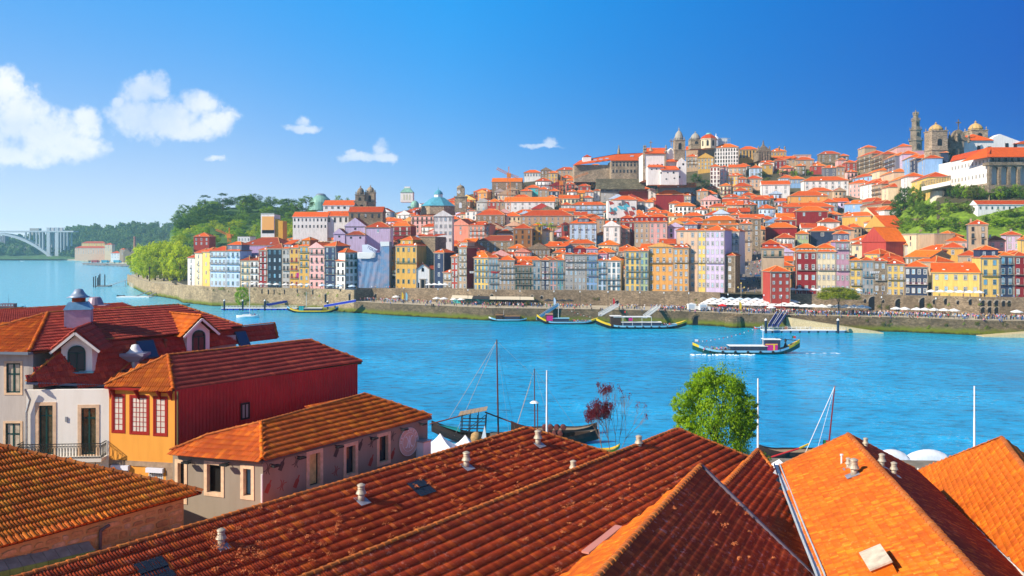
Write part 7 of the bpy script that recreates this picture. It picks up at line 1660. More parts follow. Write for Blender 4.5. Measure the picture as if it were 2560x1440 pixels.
# ---- smaller roofs filling the hillside behind the ones listed above
def fill():
 rs = random.Random(11); cols = ['white', 'white', 'cream', 'tan', 'tan', 'stone', 'peach', 'pink', 'red', 'maroon', 'ochre', 'yellow', 'pale blue', 'grey', 'lilac', 'orange', 'salmon', 'blue']
 n = 0
 for row in range(27):
  d = .045 + row * .035; px = 700 + rs.uniform(0, 30) + (40 if row > 9 else 0)
  while px < 2560:
   Y = frontY(px, d); w = rs.uniform(8, 16) / Y * F; x0, x1 = px, px + w; xm = (x0 + x1) / 2; g = ground(xm, d); h = rs.uniform(5.5, 10.5); ye = HY + (CZ - g.z - h) / Y * F; yr = ye - 2.4 / Y * F
   px = x1 + rs.uniform(0, 5); ok = True
   if d > .9 and xm < 1250: continue
   if 1700 < xm < 1800 and 400 < ye < 470: ok = False          # ivy terrace
   if 1580 < xm < 1730 and ye < 475: ok = False               # church terrace
   if 1490 < xm < 1640 and ye < 462: ok = False
   if 1815 < xm < 1915 and ye > 590: ok = False               # sloping street
   if xm > 2200 and ye < 600: ok = False                      # garden
   if xm > 2330 and 480 > ye: ok = False
   if xm < 880 and ye < 565 or xm < 760 and ye < 590: ok = False
   if 1900 < xm < 2130 and 425 < ye < 452: ok = False
   for (a, b, t, YY, bb) in RECTS:
    if YY > Y - 3 and a - 2 < x1 and b + 2 > x0 and ye < bb:
     # would stand in front of a listed house: allowed only if it hides just its foot
     if yr < t + (15 if YY < 520 else 7): ok = False; break
    if abs(YY - Y) < 5 and a < x1 - 2 and b > x0 + 2: ok = False; break
   if not ok: continue
   house(x0, x1, ye, rs.choice(cols), max(1, int(w / 9)), 2, roof=rs.choice(['hip', 'hip', 'gs', 'gf', 'hip']), d=d, h=h, D=rs.uniform(8, 12), st=rs.choice('wwwkrg'), sur=rs.choice('sn'), bal=rs.choice(['', '', 'L']), dorm=rs.choice([0, 0, 0, 1]), side=rs.choice([None, None, None, 'maroon', 'tan', 'white'])); n += 1
 return n
def join_static(objs, name):
 """one mesh out of many, for what is past the count"""
 mats = []; V = []; LT = []; LV = []; Mi = []; off = 0
 bpy.context.view_layer.update()
 for o in objs:
  me = o.data; n = len(me.vertices); co = np.empty(n * 3, np.float32); me.vertices.foreach_get('co', co); M = np.array(o.matrix_world); co = co.reshape(-1, 3) @ M[:3, :3].T + M[:3, 3]
  ms = []
  for m in me.materials:
   if m not in mats: mats.append(m)
   ms.append(mats.index(m))
  np_ = len(me.polygons); lt = np.empty(np_, np.int32); me.polygons.foreach_get('loop_total', lt); lv = np.empty(len(me.loops), np.int32); me.loops.foreach_get('vertex_index', lv); mi = np.empty(np_, np.int32); me.polygons.foreach_get('material_index', mi); LT.append(lt); LV.append(lv + off); Mi.append(np.array(ms, np.int32)[mi])
  V.append(co); off += n
 me = bpy.data.meshes.new(name); fill_mesh(me, np.concatenate(V), np.concatenate(LT), np.concatenate(LV))
 for m in mats: me.materials.append(m)
 me.polygons.foreach_set('material_index', np.concatenate(Mi)); me.update(); return link(name, me)
NFILL = fill()
def thin_out(limit=292):
 extra = HOUSES[N_LISTED:]; keep = max(0, limit - N_LISTED)
 extra.sort(key=lambda h: -(h['x1'] - h['x0']) * 500 / h['Y'] * (1 if h['ye'] < 9999 else 1)); drop = extra[keep:]; objs = []; rm = []
 for h in drop:
  st = [h['o']];
  while st:
   q = st.pop(); rm.append(q); st += list(KIDS.get(q.name, []))
   if q.type == 'MESH': objs.append(q)
 if objs:
  j = join_static(objs, 'house_mass'); tag(j, 'small crowded houses with orange roofs filling the gaps of the old town hill', 'houses', kind='stuff')
  bpy.data.batch_remove(rm)
 ids = {id(h) for h in drop}; HOUSES[:] = [h for h in HOUSES if id(h) not in ids]
KIDS = {}
for q in bpy.data.objects:
 if q.parent: KIDS.setdefault(q.parent.name, []).append(q)
thin_out()
# ---- labels that single each house out
ROOFW = {'hip': 'hip roof', 'gs': 'ridge roof', 'gf': 'gable', 'pyr': 'pyramid roof', 'flat': 'flat roof', 'lean': 'sloping roof'}
LMK = [(480, 'the plane trees'), (660, 'the purple block'), (800, 'the twin church towers'), (935, 'the scaffold net'), (1080, 'the white chapel'), (1150, 'the clock tower'), (1272, 'the left tower crane'), (1400, 'the second crane'), (1560, 'the mural wall'), (1690, 'the white belfry church'), (1750, 'the domed tower'), (1860, 'the sloping street'), (1950, 'the red riverside house'), (2100, 'the umbrella pine'), (2295, 'the slender stone tower'), (2420, 'the white convent'), (2560, 'the right edge')]
def zone(h):
 if h['d'] is None or h['d'] < .02: return 'in the quay row'
 y = h['ye']; return 'in the second row' if y > 590 else 'low on the hill' if y > 540 else 'halfway up the hill' if y > 470 else 'high on the hill' if y > 415 else 'on the skyline'
def house_labels():
 used = {}
 for h in HOUSES:
  o = h['o']
  if h['label']: lab = h['label']
  else:
   xm = (h['x0'] + h['x1']) / 2; z = zone(h); near = sorted([g for g in HOUSES if g is not h and abs(g['ye'] - h['ye']) < 30 and abs(g['Y'] - h['Y']) < 45 and g['x1'] <= h['x0'] + 8], key=lambda g: h['x0'] - g['x1'])
   nr = sorted([g for g in HOUSES if g is not h and abs(g['ye'] - h['ye']) < 30 and abs(g['Y'] - h['Y']) < 45 and g['x0'] >= h['x1'] - 8], key=lambda g: g['x0'] - h['x1'])
   a = h['col']; ftr = 'with orange ' + ROOFW[h['roof']] if h['roof'] != 'flat' else 'with flat roof'
   if h['attic']: ftr = 'with ' + h['attic'][3] + ' roof room'
   lm = min(LMK, key=lambda k: abs(k[0] - xm)); side = 'left of' if xm < lm[0] - 25 else 'right of' if xm > lm[0] + 25 else 'in line with'
   lab = f"{a} house {ftr} {z}, {side} {lm[1]}"
   if lab in used and near: lab = f"{a} house {z}, right of a {near[0]['col']} one, {side} {lm[1]}"
   if lab in used and nr: lab = f"{a} house {z}, left of a {nr[0]['col']} one, {side} {lm[1]}"
   if lab in used and near and nr: lab = f"{a} house {z} between {near[0]['col']} and {nr[0]['col']} ones by {lm[1]}"
  used.setdefault(lab, []).append(o); tag(o, lab, 'house')
 k = 0
 for lab_ in list(used):
  if len(lab_.split()) > 16:
   new = ' '.join(lab_.replace(' in the quay row', ' by the quay').split()); w = new.split();
   if len(w) > 16: new = new.replace(' roof room', ' attic').replace('the twin church towers', 'the twin towers').replace('the slender stone tower', 'the slender tower').replace('the white belfry church', 'the belfry church').replace('the red riverside house', 'the riverside house').replace('in line with', 'near').replace('with orange hip roof', 'with hip roof').replace('halfway up the hill', 'halfway uphill')
   used[new] = used.get(new, []) + used.pop(lab_)
   for o in used[new]: o['label'] = new
 for lab, os_ in used.items():
  if len(os_) > 1:
   k += 1
   for o in os_: o['group'] = lab + ' group' if False else 'look-alike ' + lab.split(',')[0]
# ================================================================ left background: hills, bridge, trees
def hill(name, pxs, crest, base, Yn, Yfar, mat, lift=0):
 def S(px, t):
  yc = float(np.interp(px, pxs, crest)); yb = float(np.interp(px, pxs, base)); Y = lerp(Yn, Yfar, t); return P(px, lerp(yb, yc, t ** .8), Y)
 mb = MB(); X = list(np.linspace(pxs[0], pxs[-1], 40)); Tt = [0, .1, .2, .35, .5, .65, .8, .92, 1.0]; vs = [S(x, t) for t in Tt for x in X] + [S(x, 1.0) + Vector((0, 300, -60)) for x in X]; n = 40
 mb.add(vs, [(j * n + i, j * n + i + 1, (j + 1) * n + i + 1, (j + 1) * n + i) for j in range(len(Tt)) for i in range(n - 1)]); mb.build(name, mat, smooth=True, kind='structure'); return S
GRASS = plain('grass_slope', (.16, .25, .02), .9, var=.5, scale=.12); WOODG = plain('wood_floor', (.06, .13, .025), .95, var=.4, scale=.05)
SF = hill('far_hills', [-300, 0, 100, 190, 240, 330, 400, 450, 520], [604, 604, 600, 578, 572, 567, 572, 572, 580], [648] * 9, 1960, 2300, WOODG)
SN = hill('wooded_hill', [425, 450, 480, 520, 600, 650, 700, 745, 800], [585, 545, 532, 522, 518, 515, 518, 528, 550], [640, 638, 636, 634, 632, 630, 628, 626, 622], 690, 950, WOODG)
mb = MB(); pts = [((322 - 1280) / F * 728, 728), ((336 - 1280) / F * 800, 800), ((338 - 1280) / F * 1500, 1500), ((185 - 1280) / F * 1950, 1950), (-1700, 2300), (-1700, 5000), (1400, 5000), (300, 780), ((455 - 1280) / F * 620, 620), ((442 - 1280) / F * 545, 545), ((370 - 1280) / F * 592, 592), ((347 - 1280) / F * 648, 648)]
mb.prism([(x, y, -2) for x, y in pts], (0, 0, 5.5), 0); mb.build('far_bank', plain('quay_stone_far', (.34, .30, .22), .9, var=.3, scale=.05), kind='structure')
PXp = [318, 322, 347, 370, 400, 442]
def Yp(px): return CZ * F / (float(np.interp(px, PXp, [712, 714, 727, 738, 742, 749])) - HY)
o = strip_wall('platform_wall', PXp, Yp, lambda p: -3, lambda p: 9.3, 1.2, masonry('buff_granite', (.42, .32, .20)), GRAN); tag(o, 'curved sunlit granite wall holding up the square of plane trees', 'wall')
mb = MB(); pl = [((p - 1280) / F * (Yp(p) + .6), Yp(p) + .6, 8.4) for p in PXp[1:]] + [((470 - 1280) / F * 640, 640, 8.4), ((470 - 1280) / F * 760, 760, 8.4), ((330 - 1280) / F * 770, 770, 8.4)]; mb.prism([(x, y, 3.6) for x, y, z in pl], (0, 0, 4.8)); mb.build('tree_square', PAVE, kind='structure')
k_ = 0
for (px, Y, h, w) in ((346, 700, 25, 13), (358, 690, 28, 13), (368, 660, 29, 13), (380, 690, 31, 14), (388, 640, 29, 13), (400, 670, 31, 14), (410, 625, 30, 13), (420, 650, 32, 14), (432, 610, 30, 13), (441, 640, 32, 14), (450, 600, 29, 13), (458, 620, 27, 12), (374, 625, 23, 11)):
 k_ += 1; ow = ('tenth', 'ninth', 'sixth', 'eighth', 'fourth', 'seventh', 'second', 'fifth', 'rear', 'third', 'front', 'shortest', 'leftmost')[k_ % 13]; tree(((px - 1280) / F * Y, Y, 8.4), h * 1.02, w * 1.6, 'lime', f'{ow} of the bright yellow-green plane trees crowding the granite platform', 'plane trees on the platform', dens='mid', cfrac=.99)
rt = random.Random(21)
for i in range(235):
 px = rt.uniform(436, 790); t = rt.uniform(.05, 1.0) ** .8; p = SN(px, t); h = rt.uniform(9, 15) * (1.15 if t > .8 else 1)
 if px < 470 and rt.random() < .3: continue
 low = t < .42; tree(p - Vector((0, 0, 1)), h, h * rt.uniform(.8, 1.2), rt.choice(['lime', 'bright']) if low else rt.choice(['dark', 'mid', 'mid', 'dark', 'bright']), f"{'light green' if low else 'dark green'} tree {'low' if low else 'high' if t > .75 else 'midway'} on the wooded hill, {'left of the orange crane' if px < 560 else 'above the purple block' if px < 645 else 'behind the orange slab' if px < 715 else 'near the monastery'}", 'trees on the wooded hill' if not low else 'light trees at the foot of the wooded hill', dens='far', trunk=False)
for px, y, s in ((512, 506, 10), (557, 501, 9), (607, 508, 9)):
 p = P(px, y + 16, 900); tree(p, 15, 13, 'dark', 'flat topped pine standing above the wooded skyline', 'pines on the wooded skyline', shape='dome', dens='far', cfrac=.32)
for px, yt, s, kd in ((765, 486, 20, 'mid'), (742, 500, 14, 'mid'), (845, 484, 12, 'bright'), (872, 490, 9, 'mid'), (708, 540, 16, 'bright'), (722, 546, 14, 'bright')):
 Y = 800; h = 45 / F * Y; tree(P(px, yt + 45, Y), h, s * 2.2 / F * Y, kd, 'broad green tree left of the sports dome' if px < 800 else 'green tree behind the church nave roof', 'trees around the dome', cfrac=.9)
def forest():
 rs = np.random.RandomState(8); Vs = []; Fs = []; off = 0; base = [crown_np(i, 14, 12, .2, spread=.35) for i in range(4)]
 for i in range(620):
  px = rs.uniform(-60, 500); t = rs.uniform(0.02, 1) ** .75; p = SF(px, t); s = rs.uniform(8, 15); V, Fq = base[i % 4]; Vs.append(V * [s, s, s * 1.1] + [p.x, p.y, p.z + s * .5]); Fs.append(Fq + off); off += len(V)
 o = link('forest', np_mesh('forest', np.concatenate(Vs), np.concatenate(Fs), LM['mid'])); tag(o, 'distant hazy forest covering the hills behind the arch bridge', 'forest', kind='stuff')
forest()
# concrete arch bridge
br = tag(empty('arch_bridge'), 'huge pale concrete arch bridge fading in the haze on the far left', 'bridge'); CON = plain('pale_concrete', (.42, .44, .46), .8); Yb = 2000
mb = MB(); a, b = P(-420, 577, Yb), P(190, 577, Yb); mb.box((a.x, Yb - 12, a.z - 3.6), (b.x, Yb + 12, a.z)); mb.build('deck', CON, br)
mb = MB(); cx = P(-6, 0, Yb).x; n = 22; hs_ = 137.0
for s in (-9, 9):
 for i in range(n):
  f = lambda k: (cx - hs_ + 2 * hs_ * k / n, a.z - 5 - 56 * ((2 * k / n - 1) ** 2)); x0, z0 = f(i); x1, z1 = f(i + 1); th = 4.5 + 3.5 * abs(2 * i / n - 1); mb.prism([(x0, Yb + s - 3.5, z0), (x1, Yb + s - 3.5, z1), (x1, Yb + s - 3.5, z1 - th), (x0, Yb + s - 3.5, z0 - th)][::-1], (0, 7, 0))
mb.build('arch', CON, br)
for px, w, yt, yb in ((127, 8, 569, 642), (148, 9, 569, 648), (97, 2.5, 578, 612), (105, 2.5, 578, 620), (113, 2.5, 578, 630), (70, 2, 578, 596), (80, 2, 578, 600), (158, 2, 578, 632), (166, 2, 578, 625), (174, 2, 578, 615), (-140, 8, 569, 648)):
 mb = MB(); p, q = P(px - w / 2, yt, Yb), P(px + w / 2, yb, Yb)
 for s in (-9, 9): mb.box((p.x, Yb + s - 2.5, q.z), (q.x, Yb + s + 2.5, p.z))
 mb.build('pylon' if w > 5 else 'column', CON, br)
for (x0, x1, ye, c, co, ro, Y, lb) in ((-14, 13, 590, 'slate', 6, 9, 2150, 'hazy dark apartment block under the bridge at the left edge'), (15, 76, 617, 'grey', 12, 4, 2080, 'long low hazy apartment block on the bank under the arch'), (74, 97, 571, 'grey', 4, 3, 2400, 'hazy block standing behind the bridge deck'), (187, 262, 620, 'peach', 12, 4, 1800, 'long salmon and yellow riverside block by the bridge'), (204, 262, 608, 'yellow', 10, 3, 1860, 'yellow block above the salmon riverside block'), (262, 280, 612, 'cream', 3, 4, 1800, 'cream block at the end of the salmon riverside block'), (277, 299, 633, 'white', 3, 3, 1620, 'small white waterside house with orange roof near the pier'), (299, 312, 624, 'tan', 1, 3, 1600, 'narrow tan building beside the ruined wall'), (484, 523, 592, 'red', 3, 2, 640, 'red house at the foot of the wooded hill'), (594, 625, 592, 'white', 4, 1, 620, 'flat white building below the light trees')):
 house(x0, x1, ye, c, co, ro, Y=Y, z0=CZ - (645 - HY) / F * Y if Y < 1000 else 3, D=14, label=lb, sur='n', trim=False, wh=None, roof='flat' if c in ('slate', 'grey') or (c == 'white' and Y < 700) else 'hip', chim=0)
o = tag(empty('ruined_warehouse'), 'roofless stone warehouse gables by the far pier', 'ruin'); mb = MB(); Y = 1590; mb.prism([P(x, y, Y) for x, y in ((308, 655), (308, 630), (318, 620), (326, 632), (330, 622), (338, 634), (345, 626), (352, 655))], (0, 30, 0)); mb.build('wall', STONE, o)
o = tag(empty('factory_chimney'), 'tall brick factory chimney on the far bank', 'chimney'); c = P(337, 650, 1600); mb = MB(); mb.lathe([(3.4, 0), (2.0, 42), (2.5, 42.5), (2.5, 45)], 10, tuple(c)); mb.build('shaft', plain('brick_shaft', (.36, .13, .08), .9, var=.3), o)
o = tag(empty('pier'), 'long dark pier on piles in front of the far bank', 'pier'); mb = MB(); a, b = P(206, 657.5, 1500), P(336, 662, 1350); mb.prism([a, b, b + Vector((0, 18, 0)), a + Vector((0, 18, 0))], (0, 0, -2.4)); mb.build('deck', plain('dark_concrete', (.16, .14, .13), .8), o); mb = MB()
for i in range(12): q = lerp(a, b, (i + .3) / 12); mb.tube((q.x, q.y + 1, -2), (q.x, q.y + 1, q.z - 2), .8, n=6)
mb.build('pile', plain('dark_concrete', (.16, .14, .13)), o)
for i, (px, c, lb) in enumerate(((237, (.35, .05, .05), 'dark red van parked on the far pier'), (262, (.05, .3, .4), 'teal container on the far pier'), (292, (.08, .42, .55), 'turquoise lorry at the land end of the far pier'))):
 o = tag(empty('pier_van', P(px, 656.5, 1420)), lb, 'vehicle'); mb = MB(); mb.box((-6, 0, 0), (4, 4, 4.2)); mb.box((4.1, 0.3, 0), (6.5, 3.7, 3.0)); mb.build('body', plain('van_%d' % i, c, .5), o); mb = MB()
 for x in (-4, 4.5): mb.tube((x, -.2, .7), (x, 4.2, .7), .9, n=10)
 mb.build('wheel', IRON, o)
# mooring piles and pontoon near the bend
o = tag(empty('mooring_piles'), 'cluster of tall dark mooring piles with a small landing stage off the platform', 'pontoon'); mb = MB()
for px, yt, yb in ((234, 692, 718), (239, 690, 719), (244, 694, 716), (247, 688, 716), (250, 684, 715), (262, 686, 716)): Y = 73010 / (yb - HY); a = P(px, yb + 3, Y); b = P(px, yt, Y); mb.tube(a, b, .45, n=8)
mb.build('pile', plain('wet_pile', (.02, .03, .045), .5), o); mb = MB(); c = P(256, 715, 715); mb.box((c.x - 5, 712, -.2), (c.x + 6, 720, .7)); mb.build('stage', plain('dark_concrete', (.16, .14, .13)), o)
mb = MB(); mb.obox(P(270, 715, 715), P(318, 700, 712), (0, 0, 1), 1.4, .5); mb.obox(P(270, 712, 715), P(318, 697, 712), (0, 0, 1), .15, .15); q = P(313, 702, 712); mb.tube((q.x, q.y, -2), (q.x, q.y, q.z), .35, n=6); mb.build('gangway', METAL, o)
o = tag(empty('landing_stage'), 'floating landing stage with two white ramps below the street wall', 'pontoon'); mb = MB(); c = P(345, 743, 568); mb.box((c.x - 12, 562, -.2), (c.x + 10, 570, .6)); mb.build('raft', WHT, o); mb = MB(); mb.obox(P(340, 741, 566), P(388, 722, 590), (0, 0, 1), 1.2, .3); mb.obox(P(362, 744, 562), P(405, 725, 585), (0, 0, 1), 1.2, .3); mb.build('ramp', METAL, o)
# garden below the convent
def garden():
 mb = MB(); X = list(range(2215, 3000, 20)); DD = [.44, .52, .6, .68, .76, .84, .9]; n = len(X); vs = [ground(x, d) + Vector((0, 0, -.1 if 0 < i < len(DD) - 1 and j > 0 else -1.5)) for i, d in enumerate(DD) for j, x in enumerate(X)]; mb.add(vs, [(j * n + i, j * n + i + 1, (j + 1) * n + i + 1, (j + 1) * n + i) for j in range(len(DD) - 1) for i in range(n - 1)]); mb.build('garden_slope', plain('garden_grass', (.15, .24, .015), .9, var=.6, scale=.35), smooth=True, kind='structure')  # grass green of its own, mottled at random
garden()
def gp(px, py):
 lo, hi = 0, 1.2
 for _ in range(22):
  m = (lo + hi) / 2
  if pix(ground(px, m))[1] > py: lo = m
  else: hi = m
 return ground(px, lo)
def shrub(px, py, w, h, kind, label, group=None, **k):
 p = gp(px, py); s = p.y / F; return tree(p - Vector((0, 0, .6)), h * s + .6, w * s, kind, label, group, name=k.pop('name', 'tree'), cfrac=k.pop('cfrac', .95), **k)
for px, py, w, h, kd in ((2245, 535, 44, 50, 'dark'), (2262, 525, 46, 60, 'dark'), (2285, 520, 42, 56, 'mid'), (2238, 548, 30, 30, 'dark'), (2300, 540, 30, 40, 'mid'), (2318, 545, 34, 36, 'mid'), (2310, 505, 26, 52, 'mid'), (2312, 480, 24, 30, 'bright')):
 shrub(px, py, w, h, kd, 'dark rounded tree at the left foot of the convent garden' if kd == 'dark' else 'mid green tree beside the round terrace pier', 'trees round the terrace', dens='mid')
for i, px in enumerate(range(2378, 2580, 11)): shrub(px, 497 + rt.uniform(-3, 3), 26, 34 + rt.uniform(-3, 7), rt.choice(['mid', 'dark', 'bright']), 'clipped dense green bush in the tall hedge under the white convent', 'tall hedge bushes', dens='far', trunk=False, name='hedge_bush', cat='bush')
shrub(2433, 500, 34, 42, 'olive', 'yellowish green round tree in the convent hedge', dens='mid'); shrub(2488, 462, 56, 28, 'olive', 'gnarled spreading tree in front of the arcaded convent block', dens='mid', cfrac=.6, shape='dome')
for i in range(100):
 px, py = rt.uniform(2240, 2575), rt.choice([rt.uniform(515, 545), rt.uniform(553, 580)]);
 if 2440 < px and 500 < py < 535: continue
 shrub(px, py, rt.uniform(18, 40), rt.uniform(11, 24), rt.choice(['bright', 'mid', 'mid', 'olive']), 'bushy shrub on the sunny terraced garden slope', 'garden shrubs', dens='tiny', trunk=False, name='shrub', cat='shrub')
for i in range(13): shrub(2290 + i * 11, 568, 18, 20, 'bright' if i % 3 else 'mid', 'square cut hedge bush along the lower garden terrace', 'lower terrace hedge', dens='tiny', trunk=False, name='hedge_bush', cat='bush')
mb = MB();
for a, b, y0, y1 in ((2262, 2360, 546, 552), (2380, 2425, 556, 566), (2300, 2440, 574, 580)): p, q = gp(a, y1), gp(b, y1); mb.prism([p, q, q + Vector((0, 1, 0)), p + Vector((0, 1, 0))], (0, 0, (y1 - y0) * .22))
o = mb.build('garden_wall', STONE); tag(o, 'low stone terrace walls across the green garden', 'wall')
house(2444, 2575, 512, 'white', 9, 1, roof='gs', h=4.5, Y=gp(2500, 520).y - 3, D=7, wh=(.9, 1.5), st='g', sur='n', label='low white pavilion with red posts and long orange roof in the garden', rc=1, trim=False, chim=0, pitch=30)
# greenery among the houses
for px, py, w, h, kd in ((1578, 447, 30, 30, 'mid'), (1790, 562, 0, 0, 0), (1830, 556, 44, 26, 'bright'), (1690, 478, 50, 22, 'dark'), (1722, 480, 46, 24, 'dark'), (1752, 484, 40, 22, 'dark'), (1660, 466, 30, 14, 'dark'), (1780, 490, 36, 18, 'dark'), (1740, 455, 40, 22, 'dark'), (1765, 468, 30, 20, 'dark'), (1915, 462, 28, 22, 'olive'), (1905, 446, 22, 18, 'dark'), (1885, 442, 24, 16, 'dark'), (1955, 438, 26, 16, 'mid'), (1985, 440, 24, 14, 'bright'), (2005, 434, 30, 18, 'bright'), (2025, 438, 20, 12, 'bright'), (2150, 440, 40, 14, 'bright'), (2206, 436, 14, 12, 'mid'), (2035, 404, 16, 10, 'bright'), (1160, 452, 40, 16, 'bright'), (1140, 458, 30, 12, 'bright'), (1185, 446, 24, 12, 'bright'), (1095, 468, 26, 14, 'bright'), (1030, 482, 22, 22, 'mid'), (1362, 468, 18, 16, 'mid'), (1040, 490, 14, 10, 'bright'), (2250, 555, 20, 16, 'bright'), (2200, 585, 18, 14, 'bright'), (2245, 620, 16, 20, 'bright'), (2178, 578, 12, 12, 'mid')):
 if w: shrub(px, py, w, h, kd, {'dark': 'dark ivy covered thicket on the terrace between the old houses', 'mid': 'round green tree among the hillside houses', 'bright': 'bright green bush showing between hillside roofs', 'olive': 'yellow-green tree beside the scribbled white party wall'}[kd], 'greenery among the houses: ' + kd, dens='far' if w > 20 else 'tiny', trunk=False)
house_labels()
for px, py in ((1345, 560), (1352, 566), (1362, 562), (1374, 568), (1385, 570), (1378, 562)):
 Y = 520; o = tag(empty('palm_tree', P(px, py + 14, Y)), 'small palm in front of the beige palace', 'palm', 'palms by the beige palace'); mb = MB(); mb.tube((0, 0, 0), (0, 0, 3.5), .25, n=6); mb.build('trunk', BARK, o); mb = MB()
 for i in range(12):
  a = i * .524; e = rt.uniform(-.2, .7); d = Vector((math.cos(a), math.sin(a), 0)); s = Vector((-d.y, d.x, 0)) * .3; q0 = Vector((0, 0, 3.5)); q1 = q0 + d * 1.3 + Vector((0, 0, .9 * e + .5)); q2 = q0 + d * 2.4 + Vector((0, 0, e * .6 - .6)); mb.add([q0 - s * .3, q0 + s * .3, q1 + s, q1 - s, q2], [(0, 1, 2, 3), (3, 2, 4)])
 mb.build('frond', LM['bright'], o)
# ================================================================ quay life
def par_mesh(s, h, mat, kind='oct'):
 mb = MB(); n = 4 if kind == 'sq' else 8; mb.lathe([(s * 1.0, h - .25), (s * 1.02, h - .08), (s * .5, h + .42), (0, h + .8)], n, ph=math.pi / 4 if n == 4 else 0, m=0); return mb.mesh('canopy', mat)
PWH = plain('parasol_white', (.80, .78, .76), .7, var=.12, scale=.5); PBE = plain('parasol_cream', (.72, .62, .46), .7); PRD = plain('parasol_red', (.66, .02, .02), .7); PBK = plain('parasol_black', (.03, .03, .035), .7); PBL = plain('pale_blue_shade_tint', (.55, .68, .82), .7)  # last one: shade on white parasols painted pale blue, also the blue banner's cloth
_pp = {}
def parasol(px, Y, z, s, mat, label, group, kind='oct', h=2.5):
 k = (s, mat.name, kind, h)
 if k not in _pp:
  mb = MB(); mb.tube((0, 0, 0), (0, 0, h + .6), .06, n=6); mb.box((-.4, -.4, 0), (.4, .4, .08)); _pp[k] = (par_mesh(s, h, mat, kind), mb.mesh('pole', METAL))
 o = tag(empty('parasol', ((px - 1280) / F * Y, Y, z), R.uniform(-.15, .15)), label, 'parasol', group); link('canopy', _pp[k][0], o); link('pole', _pp[k][1], o)
G1 = 'white parasols along the wall top below the left houses'
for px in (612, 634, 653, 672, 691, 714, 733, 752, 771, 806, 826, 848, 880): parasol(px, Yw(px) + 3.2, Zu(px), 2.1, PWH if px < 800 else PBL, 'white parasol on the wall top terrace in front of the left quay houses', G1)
for px in (1072, 1086, 1100, 1112): parasol(px, Yw(px) + 3, Zu(px), 2.4, PWH, 'white parasol on the street terrace right of the chapel', 'parasols by the chapel', 'sq')
for px in (990, 1092, 1110, 1136, 1154): parasol(px, Yq(px) + 15, ZQ, 2.2, PWH, 'white parasol on the lower quay below the chapel', 'parasols below the chapel')
for px in (1371, 1388, 1406, 1424): parasol(px, Yq(px) + 19, ZQ, 2.3, PBK, 'black parasol against the tall quay wall', 'black parasols by the wall')
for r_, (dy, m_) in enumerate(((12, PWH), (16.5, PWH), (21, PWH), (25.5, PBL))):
 for px in range(1762 + 8 * r_, 1996, 21): parasol(px, Yq(px) + dy, ZQ + (0.5 * r_), 2.5, m_, ('shade-tinted white' if m_ is PBL else 'white') + ' square parasol in the ' + ('front', 'second', 'third', 'rear')[r_] + ' row of the market canopy below the street', 'market parasols ' + ('at the back' if m_ is PBL else 'in front'), 'sq', 3.0)
for px in range(1848, 1925, 18): parasol(px, Yq(px) + 33, ZQ + 1.5, 2.4, PBE if px < 1890 else PWH, 'cream parasol behind the market canopy', 'cream parasols', 'sq', 3.2)
parasol(1729, Yq(1729) + 8, ZQ, 2.6, PWH, 'single white tent-like parasol left of the parked vans', None, 'sq'); parasol(1806, Yq(1806) + 9, ZQ, 2.3, PRD, 'bright red parasol in front of the market canopy', None, 'sq'); parasol(1928, Yq(1928) + 6, ZQ, 2.0, PWH, 'lone white parasol standing out in front of the market canopy', None)
for r_ in range(2):
 for px in range(2006 + 9 * r_, 2172, 20): parasol(px, Yq(px) + 12 + 5 * r_, ZQ, 2.3, PWH, 'white parasol in the double row behind the umbrella pine', 'parasols behind the pine', 'sq', 2.8)
for px in (2240, 2262, 2292, 2312, 2335, 2360, 2385, 2542): parasol(px, Yq(px) + 10, ZQ, 2.3, PWH, 'white parasol in front of the arched cellar doors', 'parasols by the cellar doors', h=2.7)
for px in range(2328, 2452, 24): parasol(px, Yw(px) + 3.5, Zu(px), 2.1, PWH, 'white parasol on the terrace before the wide yellow house', 'parasols before the yellow house')
for px in range(1982, 2080, 17): parasol(px, Yw(px) + 3.5, Zu(px), 1.9, PWH, 'white parasol on the terrace before the maroon and cream houses', 'parasols before the maroon house')
for px in (2112, 2146): parasol(px, Yw(px) + 3.5, Zu(px), 1.9, PWH, 'white parasol on the terrace right of the umbrella pine crown', 'parasols right of the pine')
for px, dd in ((1853, .04), (1895, .09)): g = Yw(1860) + dd * 130 + 30; parasol(px, g, streetz(px, g), 2.2, PBL, 'white parasol tinted with shade on the sloping street', 'street parasols')
# awning pavilion under the wall
for a, b, lab in ((1128, 1180, 'left'), (1182, 1222, 'middle'), (1224, 1335, 'right')):
 o = tag(empty('awning'), {'left': 'white awning pavilion with turquoise glass by the quay wall', 'middle': 'dark awning pavilion between two pale ones by the quay wall', 'right': 'long cream awning over restaurant tables by the quay wall'}[lab], 'awning'); p, q = ((a - 1280) / F * (Yq(a) + 14), Yq(a) + 14), ((b - 1280) / F * (Yq(b) + 14), Yq(b) + 14); mb = MB(); mb.prism([(p[0], p[1], ZQ + 3.0), (q[0], q[1], ZQ + 3.0), (q[0], q[1] + 9, ZQ + 3.8), (p[0], p[1] + 9, ZQ + 3.8)], (0, 0, .15)); mb.build('canopy', PBK if lab == 'middle' else PBE, o); mb = MB()
 for i in range(5): x, y = lerp(p[0], q[0], i / 4), lerp(p[1], q[1], i / 4); mb.tube((x, y, ZQ), (x, y, ZQ + 3), .08, n=5)
 mb.build('post', IRON, o); mb = MB(); mb.prism([(p[0], p[1] + 8, ZQ), (q[0], q[1] + 8, ZQ), (q[0], q[1] + 8, ZQ + 2.9), (p[0], p[1] + 8, ZQ + 2.9)], (0, .1, 0)); mb.build('glass_screen', plain('screen_teal', (.06, .38, .42), .2) if lab != 'right' else DARKW, o)
